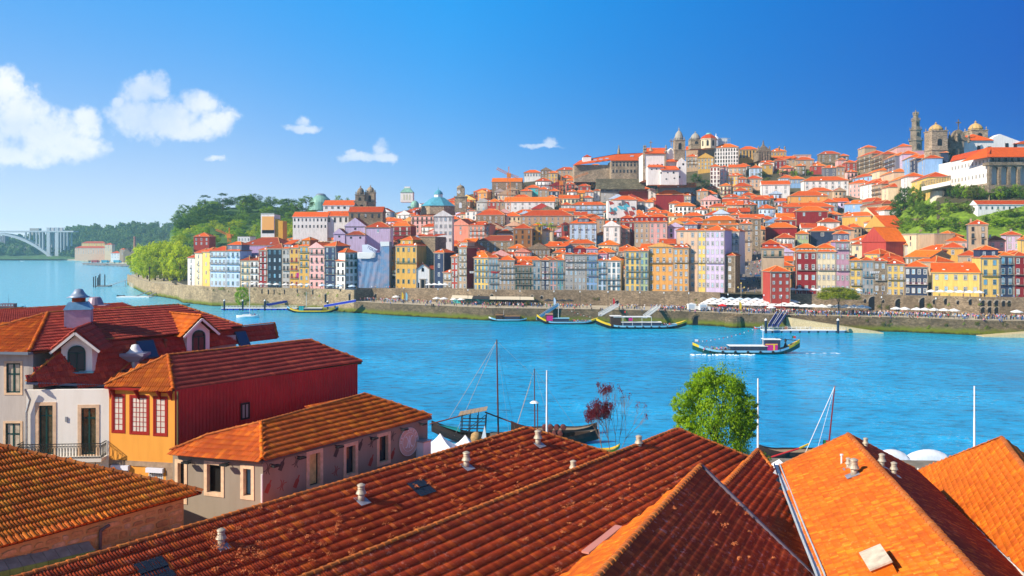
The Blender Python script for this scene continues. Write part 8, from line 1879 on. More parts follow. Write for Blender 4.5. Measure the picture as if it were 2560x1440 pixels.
# openings in the walls
def wall_openings():
 mb = MB(); ms = MB()
 def arch(px, w, yt, yb, fn=Yw):
  Y = fn(px); a = P(px, yt, Y); b = P(px, yb, Y); wm_ = w * Y / F; arch_open(mb, px, yt, yb, wm_, Y, off=-.09)
  for k in range(8):
   t0, t1 = math.pi * k / 8, math.pi * (k + 1) / 8; r0, r1 = wm_ / 2, wm_ / 2 + .45; zc = a.z - wm_ / 2
   ms.prism([(a.x + r0 * math.cos(t0), Y - .16, zc + r0 * math.sin(t0)), (a.x + r1 * math.cos(t0), Y - .16, zc + r1 * math.sin(t0)), (a.x + r1 * math.cos(t1), Y - .16, zc + r1 * math.sin(t1)), (a.x + r0 * math.cos(t1), Y - .16, zc + r0 * math.sin(t1))], (0, .3, 0))
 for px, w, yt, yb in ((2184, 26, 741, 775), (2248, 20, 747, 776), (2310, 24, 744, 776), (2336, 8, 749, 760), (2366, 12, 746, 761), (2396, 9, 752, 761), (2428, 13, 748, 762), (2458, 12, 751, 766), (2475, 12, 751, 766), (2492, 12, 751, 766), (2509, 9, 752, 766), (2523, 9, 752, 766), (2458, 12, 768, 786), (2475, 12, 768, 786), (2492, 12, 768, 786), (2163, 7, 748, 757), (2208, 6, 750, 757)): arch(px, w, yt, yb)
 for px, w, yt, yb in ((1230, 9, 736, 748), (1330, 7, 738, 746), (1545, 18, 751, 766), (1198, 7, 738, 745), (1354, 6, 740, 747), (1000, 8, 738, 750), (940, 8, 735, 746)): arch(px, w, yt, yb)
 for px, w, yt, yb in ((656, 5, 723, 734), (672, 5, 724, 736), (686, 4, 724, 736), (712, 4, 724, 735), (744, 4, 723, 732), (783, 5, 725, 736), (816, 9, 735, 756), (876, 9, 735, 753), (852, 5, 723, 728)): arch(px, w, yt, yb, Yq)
 o = tag(empty('cellar_doors'), 'arched cellar doors and windows shown as dark panels on the quay walls', 'doors'); mb.build('door', DARKW, o); ms.build('stone_arch', GRAN, o)
 o = tag(empty('tunnel_mouth'), 'black arched tunnel mouth with rough stone rim at the waterline', 'tunnel'); px = 1742; Y = Yq(px); mb = MB(); arch_open(mb, px, 787, 817, 22 * Y / F, Y, off=-.3); mb.build('opening', DARKW, o); mb = MB(); c = P(px, 799, Y)
 for k in range(11): t = math.pi * k / 10; mb.box((c.x + 2.05 * math.cos(t) - .4, Y - .7, c.z + 2.05 * math.sin(t) - .35), (c.x + 2.05 * math.cos(t) + .4, Y - .1, c.z + 2.05 * math.sin(t) + .35))
 mb.build('rim', STONEM, o)
wall_openings()
o = tag(empty('bastion'), 'rounded stone stair bastion projecting from the river wall', 'bastion'); Y = Yq(1838); c = P(1838, 819, Y); mb = MB(); mb.lathe([(4.4, -3), (4.0, 4.2), (3.6, 4.2), (3.6, 4.8)], 16, (c.x, Y + 1, 0)); mb.build('tower', STONEM, o)
o = tag(empty('slipway'), 'sunlit sloping slipway descending to the river beside the long pontoon', 'slipway'); mb = MB(); Y0, Y1 = Yq(1965), Yq(2190); a = P(1966, 786, Y0 - 1); b = P(2190, 824, Y1 - 1.5); a.z = 5.2; b.z = .35; mb.prism([Vector((a.x, a.y - 7, a.z)), Vector((b.x, b.y - 7, b.z)), b, a], (0, 0, -4)); mb.build('ramp', plain('beige_slab', (.52, .44, .26), .9, var=.25), o); o = tag(empty('slipway'), 'narrow slipway rising to the right edge along the river wall', 'slipway'); mb = MB(); mb.prism([Vector((P(2440, 838, Yq(2440)).x, Yq(2440) - 6, .2)), Vector((P(2600, 825, Yq(2600)).x, Yq(2600) - 6, 2.6)), Vector((P(2600, 825, Yq(2600)).x, Yq(2600), 2.6)), Vector((P(2440, 838, Yq(2440)).x, Yq(2440), .2))], (0, 0, -3)); mb.build('ramp', plain('beige_slab', (.52, .44, .26), .9, var=.25), o)  # both ramps share one mottled beige slab colour
# umbrella pine, bushes
Yp_ = 350.0; o = tree(((2097 - 1280) / F * Yp_, Yp_, ZQ), 12.2, 18.5, 'pine', 'broad umbrella pine with golden green flat crown on the quay', shape='dome', dens='pine', cfrac=.74, var=1, name='pine_tree')
tree(P(605, 768, 461), 12.2, 9, 'bright', 'round bright green tree growing from the foot of the street wall', dens='mid', cfrac=1.0, trunk=False)
for px, Y in ((1091, 16), (1172, 10), (1248, 10), (1320, 10), (1215, 12), (1230, 12), (1352, 16)): p = ((px - 1280) / F * (Yq(px) + Y), Yq(px) + Y, ZQ); tree(p, 2.8, 2.6, 'olive', 'small potted olive tree on the lower quay', 'potted olives', dens='tiny')
for i in range(60):
 px = R.choice([R.uniform(1130, 1800), R.uniform(2150, 2560), R.uniform(490, 880)]); fn = Yq if px < 885 or px > 2150 and R.random() < .6 else Yw; z = R.uniform(2.5, 5.0) if fn is Yq and px > 885 else R.uniform(7.5, 11.0); Y = fn(px) - .1; s = R.uniform(.5, 1.4)
 o = link('wall_plant', crown_mesh('olive' if i % 3 else 'bright', i % 3, 20, 16, .11, 'round', .3), None, ((px - 1280) / F * Y, Y, z), None, (s, s * .5, s)); tag(o, 'tuft of weeds growing out of the quay wall joints', 'plant', 'wall weeds')
# lamp posts
for px in (930, 1010, 1095, 1170, 1240, 1300, 1385, 1450, 1520, 1600, 1660, 1722, 1820, 1910, 1954, 2080, 2204, 2340, 2450):
 o = tag(empty('street_lamp', ((px - 1280) / F * (Yq(px) + 3), Yq(px) + 3, ZQ)), 'slim dark lamp post near the edge of the lower quay', 'street lamp', 'quay lamp posts'); mb = MB(); mb.tube((0, 0, 0), (0, 0, 7.5), .11, .07, 6); mb.build('post', IRON, o); mb = MB(); mb.lathe([(.1, 7.4), (.3, 7.7), (.2, 8.1), (0, 8.25)], 8); mb.build('lantern', WFR, o)
o = tag(empty('candelabra', P(1853, 770, 385)), 'tall stone column with three yellow globe lanterns at the street mouth', 'street lamp'); mb = MB(); mb.tube((0, 0, 0), (0, 0, 11), .3, .2, 8); mb.obox((-1.4, 0, 9), (1.4, 0, 9), (0, 0, 1), .15, .15); mb.build('column', GRAN, o); mb = MB(); [mb.lathe([(.05, -.4), (.4, 0), (0, .45)], 8, (x, 0, z)) for x, z in ((-1.4, 9.5), (1.4, 9.5), (0, 11.4))]; mb.build('globe', plain('globe_yellow', (.8, .6, .15), .3), o)
# vans on the quay
for px, lb in ((1731, 'white box van with grey rear shutter parked on the quay, left of its twin'), (1760, 'white box van with grey rear shutter nearest the market canopy')):
 Y = Yq(px) + 3.2; o = tag(empty('van', ((px - 1280) / F * Y, Y, ZQ)), lb, 'van'); mb = MB(); mb.box((-1.9, 0, .5), (1.5, 2.2, 3.1)); mb.box((1.55, .1, .5), (2.9, 2.1, 2.1)); mb.build('body', WHT, o); mb = MB(); mb.box((-1.6, -.04, .9), (1.0, .0, 2.8)); mb.build('shutter', plain('van_shutter', (.42, .48, .55), .5), o); mb = MB()
 for x in (-1.2, 2.0): mb.tube((x, -.02, .42), (x, .3, .42), .4, n=12); mb.tube((x, 1.9, .42), (x, 2.22, .42), .4, n=12)
 mb.build('wheel', IRON, o)
# ---- crowd
PVAR = []
tops = list(CLOTH)
rp = random.Random(31)
for i in range(26): PVAR.append((rp.choice(['stand', 'walk', 'walk', 'stand']), i, rp.choice(tops + ['white', 'white', 'black']), rp.choice(['denim', 'black', 'navy', 'beige', 'grey', 'blue']), i % 2, 0 if i % 4 else 1))
SVAR = [('sit', 40 + i, rp.choice(tops), rp.choice(['denim', 'black', 'navy', 'beige']), i % 2, 0) for i in range(6)]
def crowd():
 spots = []
 def zone_(n, a, b, y0, y1, bias=1.0):
  for _ in range(n):
   px = rp.uniform(a, b); dy = lerp(y0, y1, rp.random() ** bias); spots.append((px, Yq(px) + dy, ZQ, False))
 zone_(110, 900, 1095, 3, 18); zone_(46, 1095, 1340, 2.0, 12); zone_(90, 1100, 1345, 12, 19); zone_(50, 1340, 1480, 3, 14); zone_(70, 1525, 1700, 1.5, 14); zone_(500, 1650, 2080, 1.5, 13, .9); zone_(130, 2080, 2230, 3, 13); zone_(260, 2200, 2570, 1.8, 13)
 for _ in range(60): px = rp.uniform(950, 2560); spots.append((px, Yq(px) + .1, ZQ, True))
 for _ in range(60): px = rp.choice([rp.uniform(600, 1100), rp.uniform(1960, 2560)]); spots.append((px, Yw(px) + rp.uniform(1.5, 4), Zu(px), False))
 for _ in range(120):
  d = rp.random(); px = lerp(rp.uniform(1836, 1930), rp.uniform(1874, 1903), d); spots.append((px, Yw(1860) + d * 130, streetz(px, Yw(1860) + d * 130), False))
 spots.sort(key=lambda s: s[1]); V = []; Fc = []; Mi = []; mats = []; off = 0
 for i, (px, Y, z, sit) in enumerate(spots):
  v = rp.choice(SVAR if sit else PVAR); me = person_mesh(*v); rz = rp.uniform(-.5, .5) if sit else rp.uniform(0, 6.28); s = rp.uniform(.92, 1.08) * 1.12; loc = Vector(((px - 1280) / F * Y, Y, z - (.44 * s if sit else 0)))
  if i < 298:
   o = link('person', me, None, loc, (0, 0, rz), (s, s, s)); lb = f"person in {v[2]} top and {v[3]} trousers {'sitting on the edge of' if sit else 'walking on' if v[0] == 'walk' else 'standing on'} the quay"; tag(o, lb, 'person', f"{'sitters' if sit else 'people'} in {v[2]} and {v[3]}, {v[0]}")
  else:
   M = Matrix.Translation(loc) @ Matrix.Rotation(rz, 4, 'Z') @ Matrix.Scale(s, 4); n = len(me.vertices); co = np.empty(n * 3, np.float32); me.vertices.foreach_get('co', co); A = np.array(M); V.append(co.reshape(-1, 3) @ A[:3, :3].T + A[:3, 3]); ms = []
   for m in me.materials:
    if m not in mats: mats.append(m)
    ms.append(mats.index(m))
   for p in me.polygons: Fc.append([off + k for k in p.vertices]); Mi.append(ms[p.material_index])
   off += n
 me = bpy.data.meshes.new('crowd'); me.from_pydata(np.concatenate(V).tolist(), [], Fc)
 for m in mats: me.materials.append(m)
 me.polygons.foreach_set('material_index', Mi); me.polygons.foreach_set('use_smooth', [True] * len(Fc)); me.update(); tag(link('crowd', me), 'dense crowd of people filling the quay behind the front figures', 'crowd', kind='stuff')
crowd()
me = person_mesh('stand', 77, 'black', 'black', 0, 0); o = GO_PERSON; b = link('body', me, o, (0, 0, -1.0), (-.45, 0, .6))
# ---- boats
BLK = plain('hull_black', (.012, .02, .022), .35); LBL = plain('hull_light_blue', (.22, .50, .66), .45); YEL = plain('prow_yellow', (.80, .52, .02), .5); DECK = plain('deck_wood', (.30, .18, .09), .7); CABG = plain('cabin_glass', (.04, .035, .06), .15, spec=.8); RDP = plain('red_paint', (.6, .03, .03), .5); MAG = plain('poster_magenta', (.60, .02, .20), .6); GRH = plain('hull_green', (.01, .09, .07), .4); TEALB = plain('teal_boat', (.02, .36, .36), .5)
def hull(L, B, H, bow, stern, mats, prow=.16, o=None, n=18, flip=1):
 """flat bottomed river boat hull, upswept ends; +x end is the tall one"""
 mb = MB(); rings = []
 for i in range(n + 1):
  t = i / n * 2 - 1; x = t * L / 2; b = B / 2 * max(.03, (1 - abs(t) ** 2.6)) ** .8; up = (bow if t > 0 else stern) * max(0, abs(t) - .45) ** 2 / .3; zb = -.35 + up * .72; zt = H + up; zm = lerp(zb, zt, .62); rings.append([(x, -b, zt), (x, -b * .98, zm), (x, -b * .62, zb), (x, b * .62, zb), (x, b * .98, zm), (x, b, zt), (x, b * .9, zt - .25), (x, -b * .9, zt - .25)])
 for i in range(n):
  a, c = rings[i], rings[i + 1]; t = (i + .5) / n * 2 - 1; tip = t > 1 - prow * 2 or t < -1 + prow * 1.2
  for j in range(8):
   k = (j + 1) % 8; m = {0: 2 if tip else 1, 1: 0, 2: 0, 3: 0, 4: 2 if tip else 1, 5: 2 if tip else 1, 6: 3, 7: 2 if tip else 1}[j]; mb.add([a[j], a[k], c[k], c[j]], [(0, 1, 2, 3)], m)
 mb.build('hull', mats, o)
def boat(px0, px1, ywl, label, heading=0, name='river_boat'):
 Y = 73010 / (ywl - HY); L = (px1 - px0) * Y / F; o = tag(empty(name, ((px0 + px1) / 2 / F * Y - 1280 / F * Y, Y, 0), heading), label, 'boat'); return o, L
def cabin(o, x0, x1, w, z0, h, roofm, wallm=None, name='cabin', arch=.25):
 mb = MB(); mb.box((x0, -w / 2, z0), (x1, w / 2, z0 + h)); mb.build(name, wallm or CABG, o); mb = MB(); n = 6; pts = [(x0 - .3, (w / 2 + .2) * math.cos(math.pi * i / n), z0 + h + arch * math.sin(math.pi * i / n) + .004) for i in range(n + 1)]; mb.prism(pts[::-1], (x1 - x0 + .6, 0, 0)); mb.build(name + '_roof', roofm, o)
 mb = MB(); k = max(2, int((x1 - x0) / 1.3))
 for i in range(k + 1): x = lerp(x0, x1, i / k); mb.box((x - .05, -w / 2 - .03, z0), (x + .05, -w / 2 - .004, z0 + h))
 mb.build('mullion', WOOD, o)
def riders(o, x0, x1, w, z, n, lab):
 for i in range(n):
  v = rp.choice(SVAR); me = person_mesh(*v); p = Vector((rp.uniform(x0, x1), rp.uniform(-w / 2, w / 2), z)); c, s = math.cos(o.rotation_euler.z), math.sin(o.rotation_euler.z); q = o.location + Vector((p.x * c - p.y * s, p.x * s + p.y * c, p.z)); tag(link('person', me, None, q, (0, 0, rp.uniform(0, 6))), f'passenger in {v[2]} top seated on ' + lab, 'person', 'passengers on ' + lab)
def bunting(o, a, b, n=12, sag=1.0):
 mb = MB(); a, b = Vector(a), Vector(b)
 f = lambda t: lerp(a, b, t) - Vector((0, 0, sag * 4 * t * (1 - t)))
 for i in range(n): mb.obox(f(i / n), f((i + 1) / n), (0, 0, 1), .03, .03); q = f((i + .5) / n); mb.add([q + Vector((-.2, 0, 0)), q + Vector((.2, 0, 0)), q + Vector((0, 0, -.5))], [(0, 1, 2)], 1 + i % 2)
 mb.build('bunting', [IRON, WFR, RDP], o)
def mast(o, a, b, r, m, name='mast'): mb = MB(); mb.tube(a, b, r, r * .6, 7); mb.build(name, m, o)
def flag(o, p, kind='pt'):
 mb = MB(); p = Vector(p); mb.tube(p - Vector((0, 0, 1.6)), p, .04, n=5)
 for i, (a, b, m) in enumerate(((0, .45, 1), (.45, 1.2, 2))): mb.add([p + Vector((a, 0, 0)), p + Vector((b, 0, -.1 * i)), p + Vector((b, 0, -.75 - .1 * i)), p + Vector((a, 0, -.75))], [(0, 1, 2, 3)], m if kind == 'pt' else 3)
 mb.build('flag', [IRON, plain('flag_green', (0, .2, .05), .7), RDP, WFR], o)
o, L = boat(1732, 1998, 884, 'sightseeing boat under way with white cabin roof, magenta poster and yellow stern', -.03)
hull(L, 5.2, 1.3, 3.4, 2.3, [GRH, LBL, YEL, DECK], .13, o); cabin(o, -5.5, 6.2, 4.2, 1.1, 1.5, WHT); cabin(o, 5.6, 10.4, 4.0, 1.1, 3.6, WHT, name='wheelhouse'); mb = MB(); mb.box((5.7, -2.08, 1.3), (9.6, -2.02, 3.5)); mb.build('poster', MAG, o); mb = MB(); mb.box((5.7, -2.1, 3.1), (9.6, -2.05, 3.4)); mb.box((8.2, -2.1, 1.3), (8.7, -2.05, 3.1)); mb.build('poster_band', YEL, o)
mb = MB();
for i in range(7): mb.tube((-12 + i * 4, -2.7, .8), (-12 + i * 4, -2.35, .8), .42, n=10)
mb.build('tyre_fender', IRON, o); mast(o, (5.2, -1, 1), (5.2, -1, 9.5), .12, WHT); mast(o, (9.5, 0, 5), (17, 0, 4.2), .14, IRON, 'steering_oar'); mb = MB(); mb.lathe([(.7, 2.2), (.3, 3.4), (.12, 3.8), (.5, 4.2), (.2, 4.8), (0, 5)], 8, (12.6, -.3, 0)); mb.build('emblem', IRON, o); flag(o, (14.8, 0, 5.8)); flag(o, (-16.6, 0, 4.6), 'w'); bunting(o, (5.2, -1, 9.4), (-16, 0, 4), 16); riders(o, -14, -6.4, 3.2, .9, 26, 'the boat under way')
mb = MB(); rsf = random.Random(4)
for i in range(46): x, y, r = rsf.uniform(-19, 2), -2.4 - rsf.random() ** 2 * 2.4, rsf.uniform(.1, .5); mb.lathe([(r, 0), (r * .7, .12), (0, .22)], 7, (x, y, .0), sx=1.6)
for i in range(12): x, y, r = rsf.uniform(18, 30), rsf.uniform(-1, 1.5), rsf.uniform(.1, .4); mb.lathe([(r, 0), (0, .08)], 6, (x, y, 0.01), sx=2.5)
w_ = mb.build('wake_foam', plain('foam', (.82, .88, .88), .7)); w_.location = o.location; tag(w_, 'white foam of the moving sightseeing boat', 'foam', kind='stuff')
o, L = boat(1490, 1716, 821, 'largest moored river boat with long white roof, yellow prow and brown upper deck', .02); o.rotation_euler.z = math.pi; hull(L, 5.6, 1.4, 3.0, 2.2, [BLK, LBL, YEL, DECK], .16, o); cabin(o, -8, 8.5, 4.4, 1.1, 1.6, WHT); cabin(o, 8.8, 13, 4.2, 1.1, 4.2, WHT, WOOD, 'wheelhouse'); mb = MB(); mb.box((-4, -2.2, 4.9), (12, 2.4, 5.1)); [mb.tube((x, 2.2, 1.2), (x, 2.2, 4.9), .08, n=5) for x in (-4, 0, 4, 8)]; mb.build('upper_deck', WHT, o); mb = MB(); mb.box((4, 2.25, 3.4), (5.6, 2.32, 4.6)); mb.build('poster', MAG, o); riders(o, -14, -9, 3.4, 1.0, 14, 'the largest moored boat'); flag(o, (6, 0, 7.4))
mb = MB()
for i in range(9): mb.tube((-14 + i * 3.4, 2.55, .8), (-14 + i * 3.4, 2.9, .8), .4, n=10)
mb.build('tyre_fender', IRON, o)
o, L = boat(1342, 1495, 810, 'moored river boat with blue awning, pink poster and yellow prow, middle of the quay', 0); o.rotation_euler.z = math.pi; hull(L, 4.8, 1.2, 3.2, 1.8, [BLK, LBL, YEL, DECK], .16, o); cabin(o, -.5, 6.5, 3.8, 1.0, 1.6, LBL); cabin(o, 6.8, 9.6, 3.6, 1.0, 3.4, plain('tan_roof', (.5, .3, .18), .6), WOOD, 'wheelhouse'); mb = MB(); mb.box((6.6, 1.95, 1.6), (9.4, 2.0, 3.9)); mb.build('poster', MAG, o); mast(o, (4, 0, 1), (4, 0, 9), .12, WHT); bunting(o, (4, 0, 9), (-12, 0, 3), 12); riders(o, -11, -1.2, 3.2, .9, 18, 'the boat with the blue awning')
o, L = boat(1222, 1322, 803, 'small wooden tour boat with flat brown canopies, leftmost at the middle quay', 0); hull(L, 3.6, 1.0, 1.0, 1.2, [BLK, LBL, WHT, DECK], .1, o); BRC = plain('brown_canopy', (.42, .22, .10), .6); cabin(o, -6, -2.8, 2.8, .9, 2.0, BRC, WOOD, arch=.08); cabin(o, -2, 5, 2.8, .9, 1.5, BRC, CABG, 'saloon', .08); mast(o, (-2.4, 0, .9), (-2.4, 0, 5), .07, WHT); riders(o, 5.2, 7.5, 1.8, .8, 3, 'the small wooden tour boat')
o, L = boat(1302, 1350, 800, 'dark open barge moored under the blue gangway', 0); hull(L, 3.6, .9, .8, .6, [BLK, BLK, BLK, DECK], .1, o); riders(o, -2, 2, 1.5, .7, 2, 'the dark barge')
o, L = boat(718, 846, 781, 'moored river boat with bright yellow stripe and teal wheelhouse by the left pontoon', 0); hull(L, 4.4, 1.1, 2.4, 2.2, [BLK, YEL, LBL, DECK], .06, o); cabin(o, -4, 5, 3.6, 1.0, 1.3, WHT); cabin(o, -7, -4.4, 3.2, 1.0, 2.6, plain('tan_roof', (.5, .3, .18)), TEALB, 'wheelhouse'); mast(o, (-3.4, 0, 1), (-3.4, 0, 11), .13, WHT); bunting(o, (-3.4, 0, 11), (11, 0, 3.2), 8); riders(o, 5, 10, 2.4, .8, 5, 'the yellow striped boat')
# sailing yacht
o, L = boat(591, 648, 794, 'white sailing yacht with tall bare mast and blue sail cover', 0, 'sailing_yacht'); hull(L, 3.2, 1.1, .3, .2, [WHT, WHT, WHT, WHT], .05, o); mb = MB(); mb.box((-2.5, -.9, .9), (2.0, .9, 1.5)); mb.build('coachroof', WHT, o); mast(o, (.9, 0, 1), (.9, 0, 18), .10, WHT); mast(o, (.9, 0, 2.4), (-3.8, 0, 2.3), .22, plain('sail_blue', (.03, .08, .30), .7), 'furled_sail'); mb = MB(); [mb.tube((.9, 0, 17.6), (x, 0, 1.2), .025, n=4) for x in (5.2, -5.2)]; mb.build('stay', IRON, o); riders(o, 1.5, 4, 1.2, .9, 3, 'the sailing yacht')
for px, y, c, lb in ((465, 764, GRH, 'tiny green rowing boat under the street wall'), (302, 741, BLK, 'small dark motor boat left of the landing stage'), (425, 716, GRH, 'upturned green dinghy near the slip'), (1895, 822, RDP, 'small red and blue boat at the end of the long pontoon'), (56, 653, WHT, 'small white launch far off under the bridge')): o, L = boat(px - 10 if y > 700 else px - 5, px + 10 if y > 700 else px + 5, y, lb, 0, 'rowing_boat'); hull(L, 1.6, .7, .5, .4, [c, c if c != RDP else LBL, c, DECK], .1, o)
# pontoons
DKB = plain('pontoon_blue', (.01, .03, .42), .5); PIL = plain('pile_dark', (.012, .03, .06), .4)
def pontoon(px0, px1, ywl, label, col, D=4):
 Y = 73010 / (ywl - HY); o = tag(empty('pontoon'), label, 'pontoon'); a, b = P(px0, ywl, Y), P(px1, ywl, Y); mb = MB(); n = int((b.x - a.x) / 3.4)
 for i in range(n): x = lerp(a.x, b.x, i / n); mb.box((x + .2, Y, -.4), (x + 3.0, Y + D, .75))
 mb.build('float', col, o); mb = MB(); mb.box((a.x, Y - .1, .76), (b.x, Y + D + .1, 1.05)); mb.build('deck', WHT, o); mb = MB()
 for z in (1.5, 2.1): mb.box((a.x, Y + D - .1, z), (b.x, Y + D, z + .07)); mb.box((a.x, Y - .05, z), (b.x, Y + .03, z + .07))
 for i in range(n * 2 + 1): x = lerp(a.x, b.x - .1, i / n / 2); mb.box((x, Y + D - .1, 1.05), (x + .09, Y + D, 2.2)); mb.box((x, Y - .05, 1.05), (x + .09, Y + .04, 2.2))
 mb.build('railing', WHT, o); return o, Y
def pile_at(px, y, Y=None): Y = Y or 73010 / (y - HY); c = P(px, y, Y); o = tag(empty('mooring_pile', (c.x, Y - .8, 0)), 'black steel mooring pile with white conical cap', 'mooring pile', 'capped mooring piles'); mb = MB(); mb.tube((0, 0, -2), (0, 0, 5.2), .48, n=12); mb.build('pile', PIL, o); mb = MB(); mb.lathe([(.62, 5.2), (.45, 5.5), (0, 6.1)], 12); mb.build('cap', WHT, o)
o, Yp1 = pontoon(553, 742, 775, 'long white railed pontoon on deep blue floats at the left quay', DKB)
for px in (562, 608, 663): pile_at(px, 776)
pile_at(820, 779); pile_at(1458, 805, 384); pile_at(1673, 812, 374)
o2, Yp2 = pontoon(1910, 2116, 832, 'long grey-blue railed pontoon with lifebuoy at the right quay', plain('pontoon_greyblue', (.10, .24, .42), .5), 5); mb = MB(); c = P(1965, 820, Yp2)
for i in range(14): a, b = i / 14 * 6.283, (i + 1) / 14 * 6.283; mb.obox((c.x + .45 * math.cos(a), Yp2 - .15, 2 + .45 * math.sin(a)), (c.x + .45 * math.cos(b), Yp2 - .15, 2 + .45 * math.sin(b)), (0, 1, 0), .16, .16)
mb.build('lifebuoy', plain('buoy_orange', (.8, .15, .03), .5), o2)
for px in (1913, 2093): pile_at(px, 833)
def gangway(a, b, label, w, col, panel=True, z=(1.1, ZQ + .3)):
 o = tag(empty('gangway'), label, 'gangway'); a, b = Vector(a), Vector(b); d = (b - a); s = Vector((-d.y, d.x, 0)).normalized() * w / 2; mb = MB(); mb.obox(a, b, (0, 0, 1), w, .15); mb.build('walkway', METAL, o); mb = MB()
 for k in (-1, 1):
  q, r = a + s * k, b + s * k
  if panel: mb.prism([q + Vector((0, 0, .1)), r + Vector((0, 0, .1)), r + Vector((0, 0, 1.2)), q + Vector((0, 0, 1.2))], s.normalized() * .08)
  else:
   n = int(d.length / 1.0)
   for i in range(n): mb.obox(lerp(q, r, i / n), lerp(q, r, (i + 1) / n) + Vector((0, 0, 1.4)), s, .08, .08); mb.obox(lerp(q, r, i / n), lerp(q, r, i / n) + Vector((0, 0, 1.4)), s, .08, .08)
   mb.obox(q + Vector((0, 0, 1.4)), r + Vector((0, 0, 1.4)), s, .1, .1)
 mb.build('side_panel' if panel else 'truss', col, o); mb = MB(); [mb.obox(a + s * k + Vector((0, 0, 1.25)), b + s * k + Vector((0, 0, 1.25)), (0, 0, 1), .1, .1) for k in (-1, 1)]; mb.build('handrail', WHT, o); return o
BLP = plain('gangway_blue', (.01, .03, .40), .5)
gangway(P(668, 765, Yp1 + 1), P(722, 755, Yp1 + 9), 'deep blue panelled gangway with white rails from the left pontoon', 1.8, BLP); gangway(P(812, 768, 432), P(888, 755, 428), 'deep blue panelled gangway climbing to the quay corner', 1.8, BLP); gangway(P(1926, 818, Yp2 + 2), P(1946, 786, Yq(1950)), 'steep blue panelled gangway, left of the pair, at the right pontoon', 1.6, BLP); gangway(P(1940, 818, Yp2 + 2), P(1962, 786, Yq(1962)), 'steep blue panelled gangway, right of the pair, at the right pontoon', 1.6, BLP)
gangway(P(1342, 800, 380), P(1396, 764, Yq(1396)), 'light blue gangway with coloured lettering beside the blue awning boat', 1.8, LBL); gangway(P(1500, 790, 362), P(1545, 765, Yq(1545)), 'white lattice gangway, left one, above the largest boat', 1.6, WHT, False); gangway(P(1612, 795, 360), P(1648, 768, Yq(1648)), 'white lattice gangway, right one, above the largest boat', 1.6, WHT, False)
# feather banners
for px, c, lb in ((1384, PBL, 'tall pale blue feather banner at the head of the light blue gangway'), (1848, YEL, 'yellow feather banner in the crowd before the market'), (1004, YEL, 'yellow feather banner below the street ramp'), (1014, LBL, 'blue feather banner below the street ramp'), (1532, RDP, 'red and white striped pole at the quay edge')):
 Y = Yq(px) + (2 if px != 1004 and px != 1014 else 14); p = Vector(((px - 1280) / F * Y, Y, ZQ)); o = tag(empty('feather_banner', p), lb, 'banner'); mb = MB(); mb.tube((0, 0, 0), (0, 0, 5), .05, n=5); mb.build('pole', METAL, o); mb = MB(); mb.prism([(0, 0, .8), (.9, 0, 1.2), (1.1, 0, 3.6), (.5, 0, 5.0), (0, 0, 4.8)], (0, .05, 0)); mb.build('cloth', c, o)
# laundry and parked details
for px, c in ((741, MAG), (1174, PWH), (1228, RDP), (2175, PWH)): Y = Yf(px) - .9; o = tag(empty('laundry', P(px, 682 if px < 1000 else 678, Y)), {741: 'bright pink flag hanging from a balcony of the ochre house', 1174: 'white washing hanging on a balcony line', 1228: 'red and white cloth hanging on a balcony', 2175: 'white sheets hanging below a window of the grey house'}[px], 'laundry'); mb = MB(); n = 5 if c is not MAG else 1; [mb.prism([(i * .9, 0, 0), (i * .9 + (.75 if n > 1 else 2.6), 0, 0), (i * .9 + (.7 if n > 1 else 2.4), .1, -1.1 if n > 1 else -2.8), (i * .9 + .08, .1, -1.0 if n > 1 else -2.9)], (0, .04, 0)) for i in range(n)]; mb.build('cloth', c, o)
# ================================================================ near bank: rabelo boats, tents, trees, poles
DW = plain('tarred_wood', (.035, .022, .016), .5, var=.4, scale=3); RIG = plain('rigging', (.35, .33, .30), .8); PALEW = plain('grey_plank', (.34, .24, .15), .8, var=.3, scale=4)
def B(px, py, Y=150): return P(px, py, Y)
Y = 148.0; c = B(1287, 1095, Y); o = tag(empty('barrel_boat', (c.x, Y, 0), -.03), 'old black wooden barrel boat with plank steering shelter and tall brown mast', 'boat'); L = 418 * Y / F
mb = MB(); n = 22; rings = []
for i in range(n + 1):
 t = i / n * 2 - 1; b = 2.5 * max(.02, 1 - abs(t) ** 2.4) ** .8; up = (2.4 if t < 0 else 1.2) * max(0, abs(t) - .35) ** 1.8 / .42; zb = -.4 + up * .9; zt = 1.25 + up; x = t * L / 2; rings.append([(x, -b, zt), (x, -b * .95, lerp(zb, zt, .55)), (x, -b * .55, zb), (x, b * .55, zb), (x, b * .95, lerp(zb, zt, .55)), (x, b, zt), (x, b * .9, zt - .1), (x, b * .85, lerp(zb, zt, .3) if abs(t) < .9 else zt - .2), (x, -b * .85, lerp(zb, zt, .3) if abs(t) < .9 else zt - .2), (x, -b * .9, zt - .1)])
for i in range(n):
 for j in range(10): k = (j + 1) % 10; mb.add([rings[i][j], rings[i][k], rings[i + 1][k], rings[i + 1][j]], [(0, 1, 2, 3)], 1 if j == 7 else 0)
mb.build('hull', [DW, PALEW], o)
mb = MB(); mb.add([(-L / 2 + 1, 0, 3.2), (-L / 2 + 4.6, -1.5, 2.4), (-L / 2 + 5.4, 0, 1.8), (-L / 2 + 4.6, 1.5, 2.4)], [(0, 1, 2), (0, 2, 3)]); mb.build('bow_deck', TEALB, o)
mb = MB(); sx0, sx1 = (1152 - 1287) * Y / F, (1212 - 1287) * Y / F
for x in (sx0, sx0 + 1.4, sx0 + 2.8, sx1):
 for y in (-1.4, 1.4): mb.obox((x, y, .6), (x + (.5 if x > 0 else .25), y, 5.2), (0, 1, 0), .13, .13)
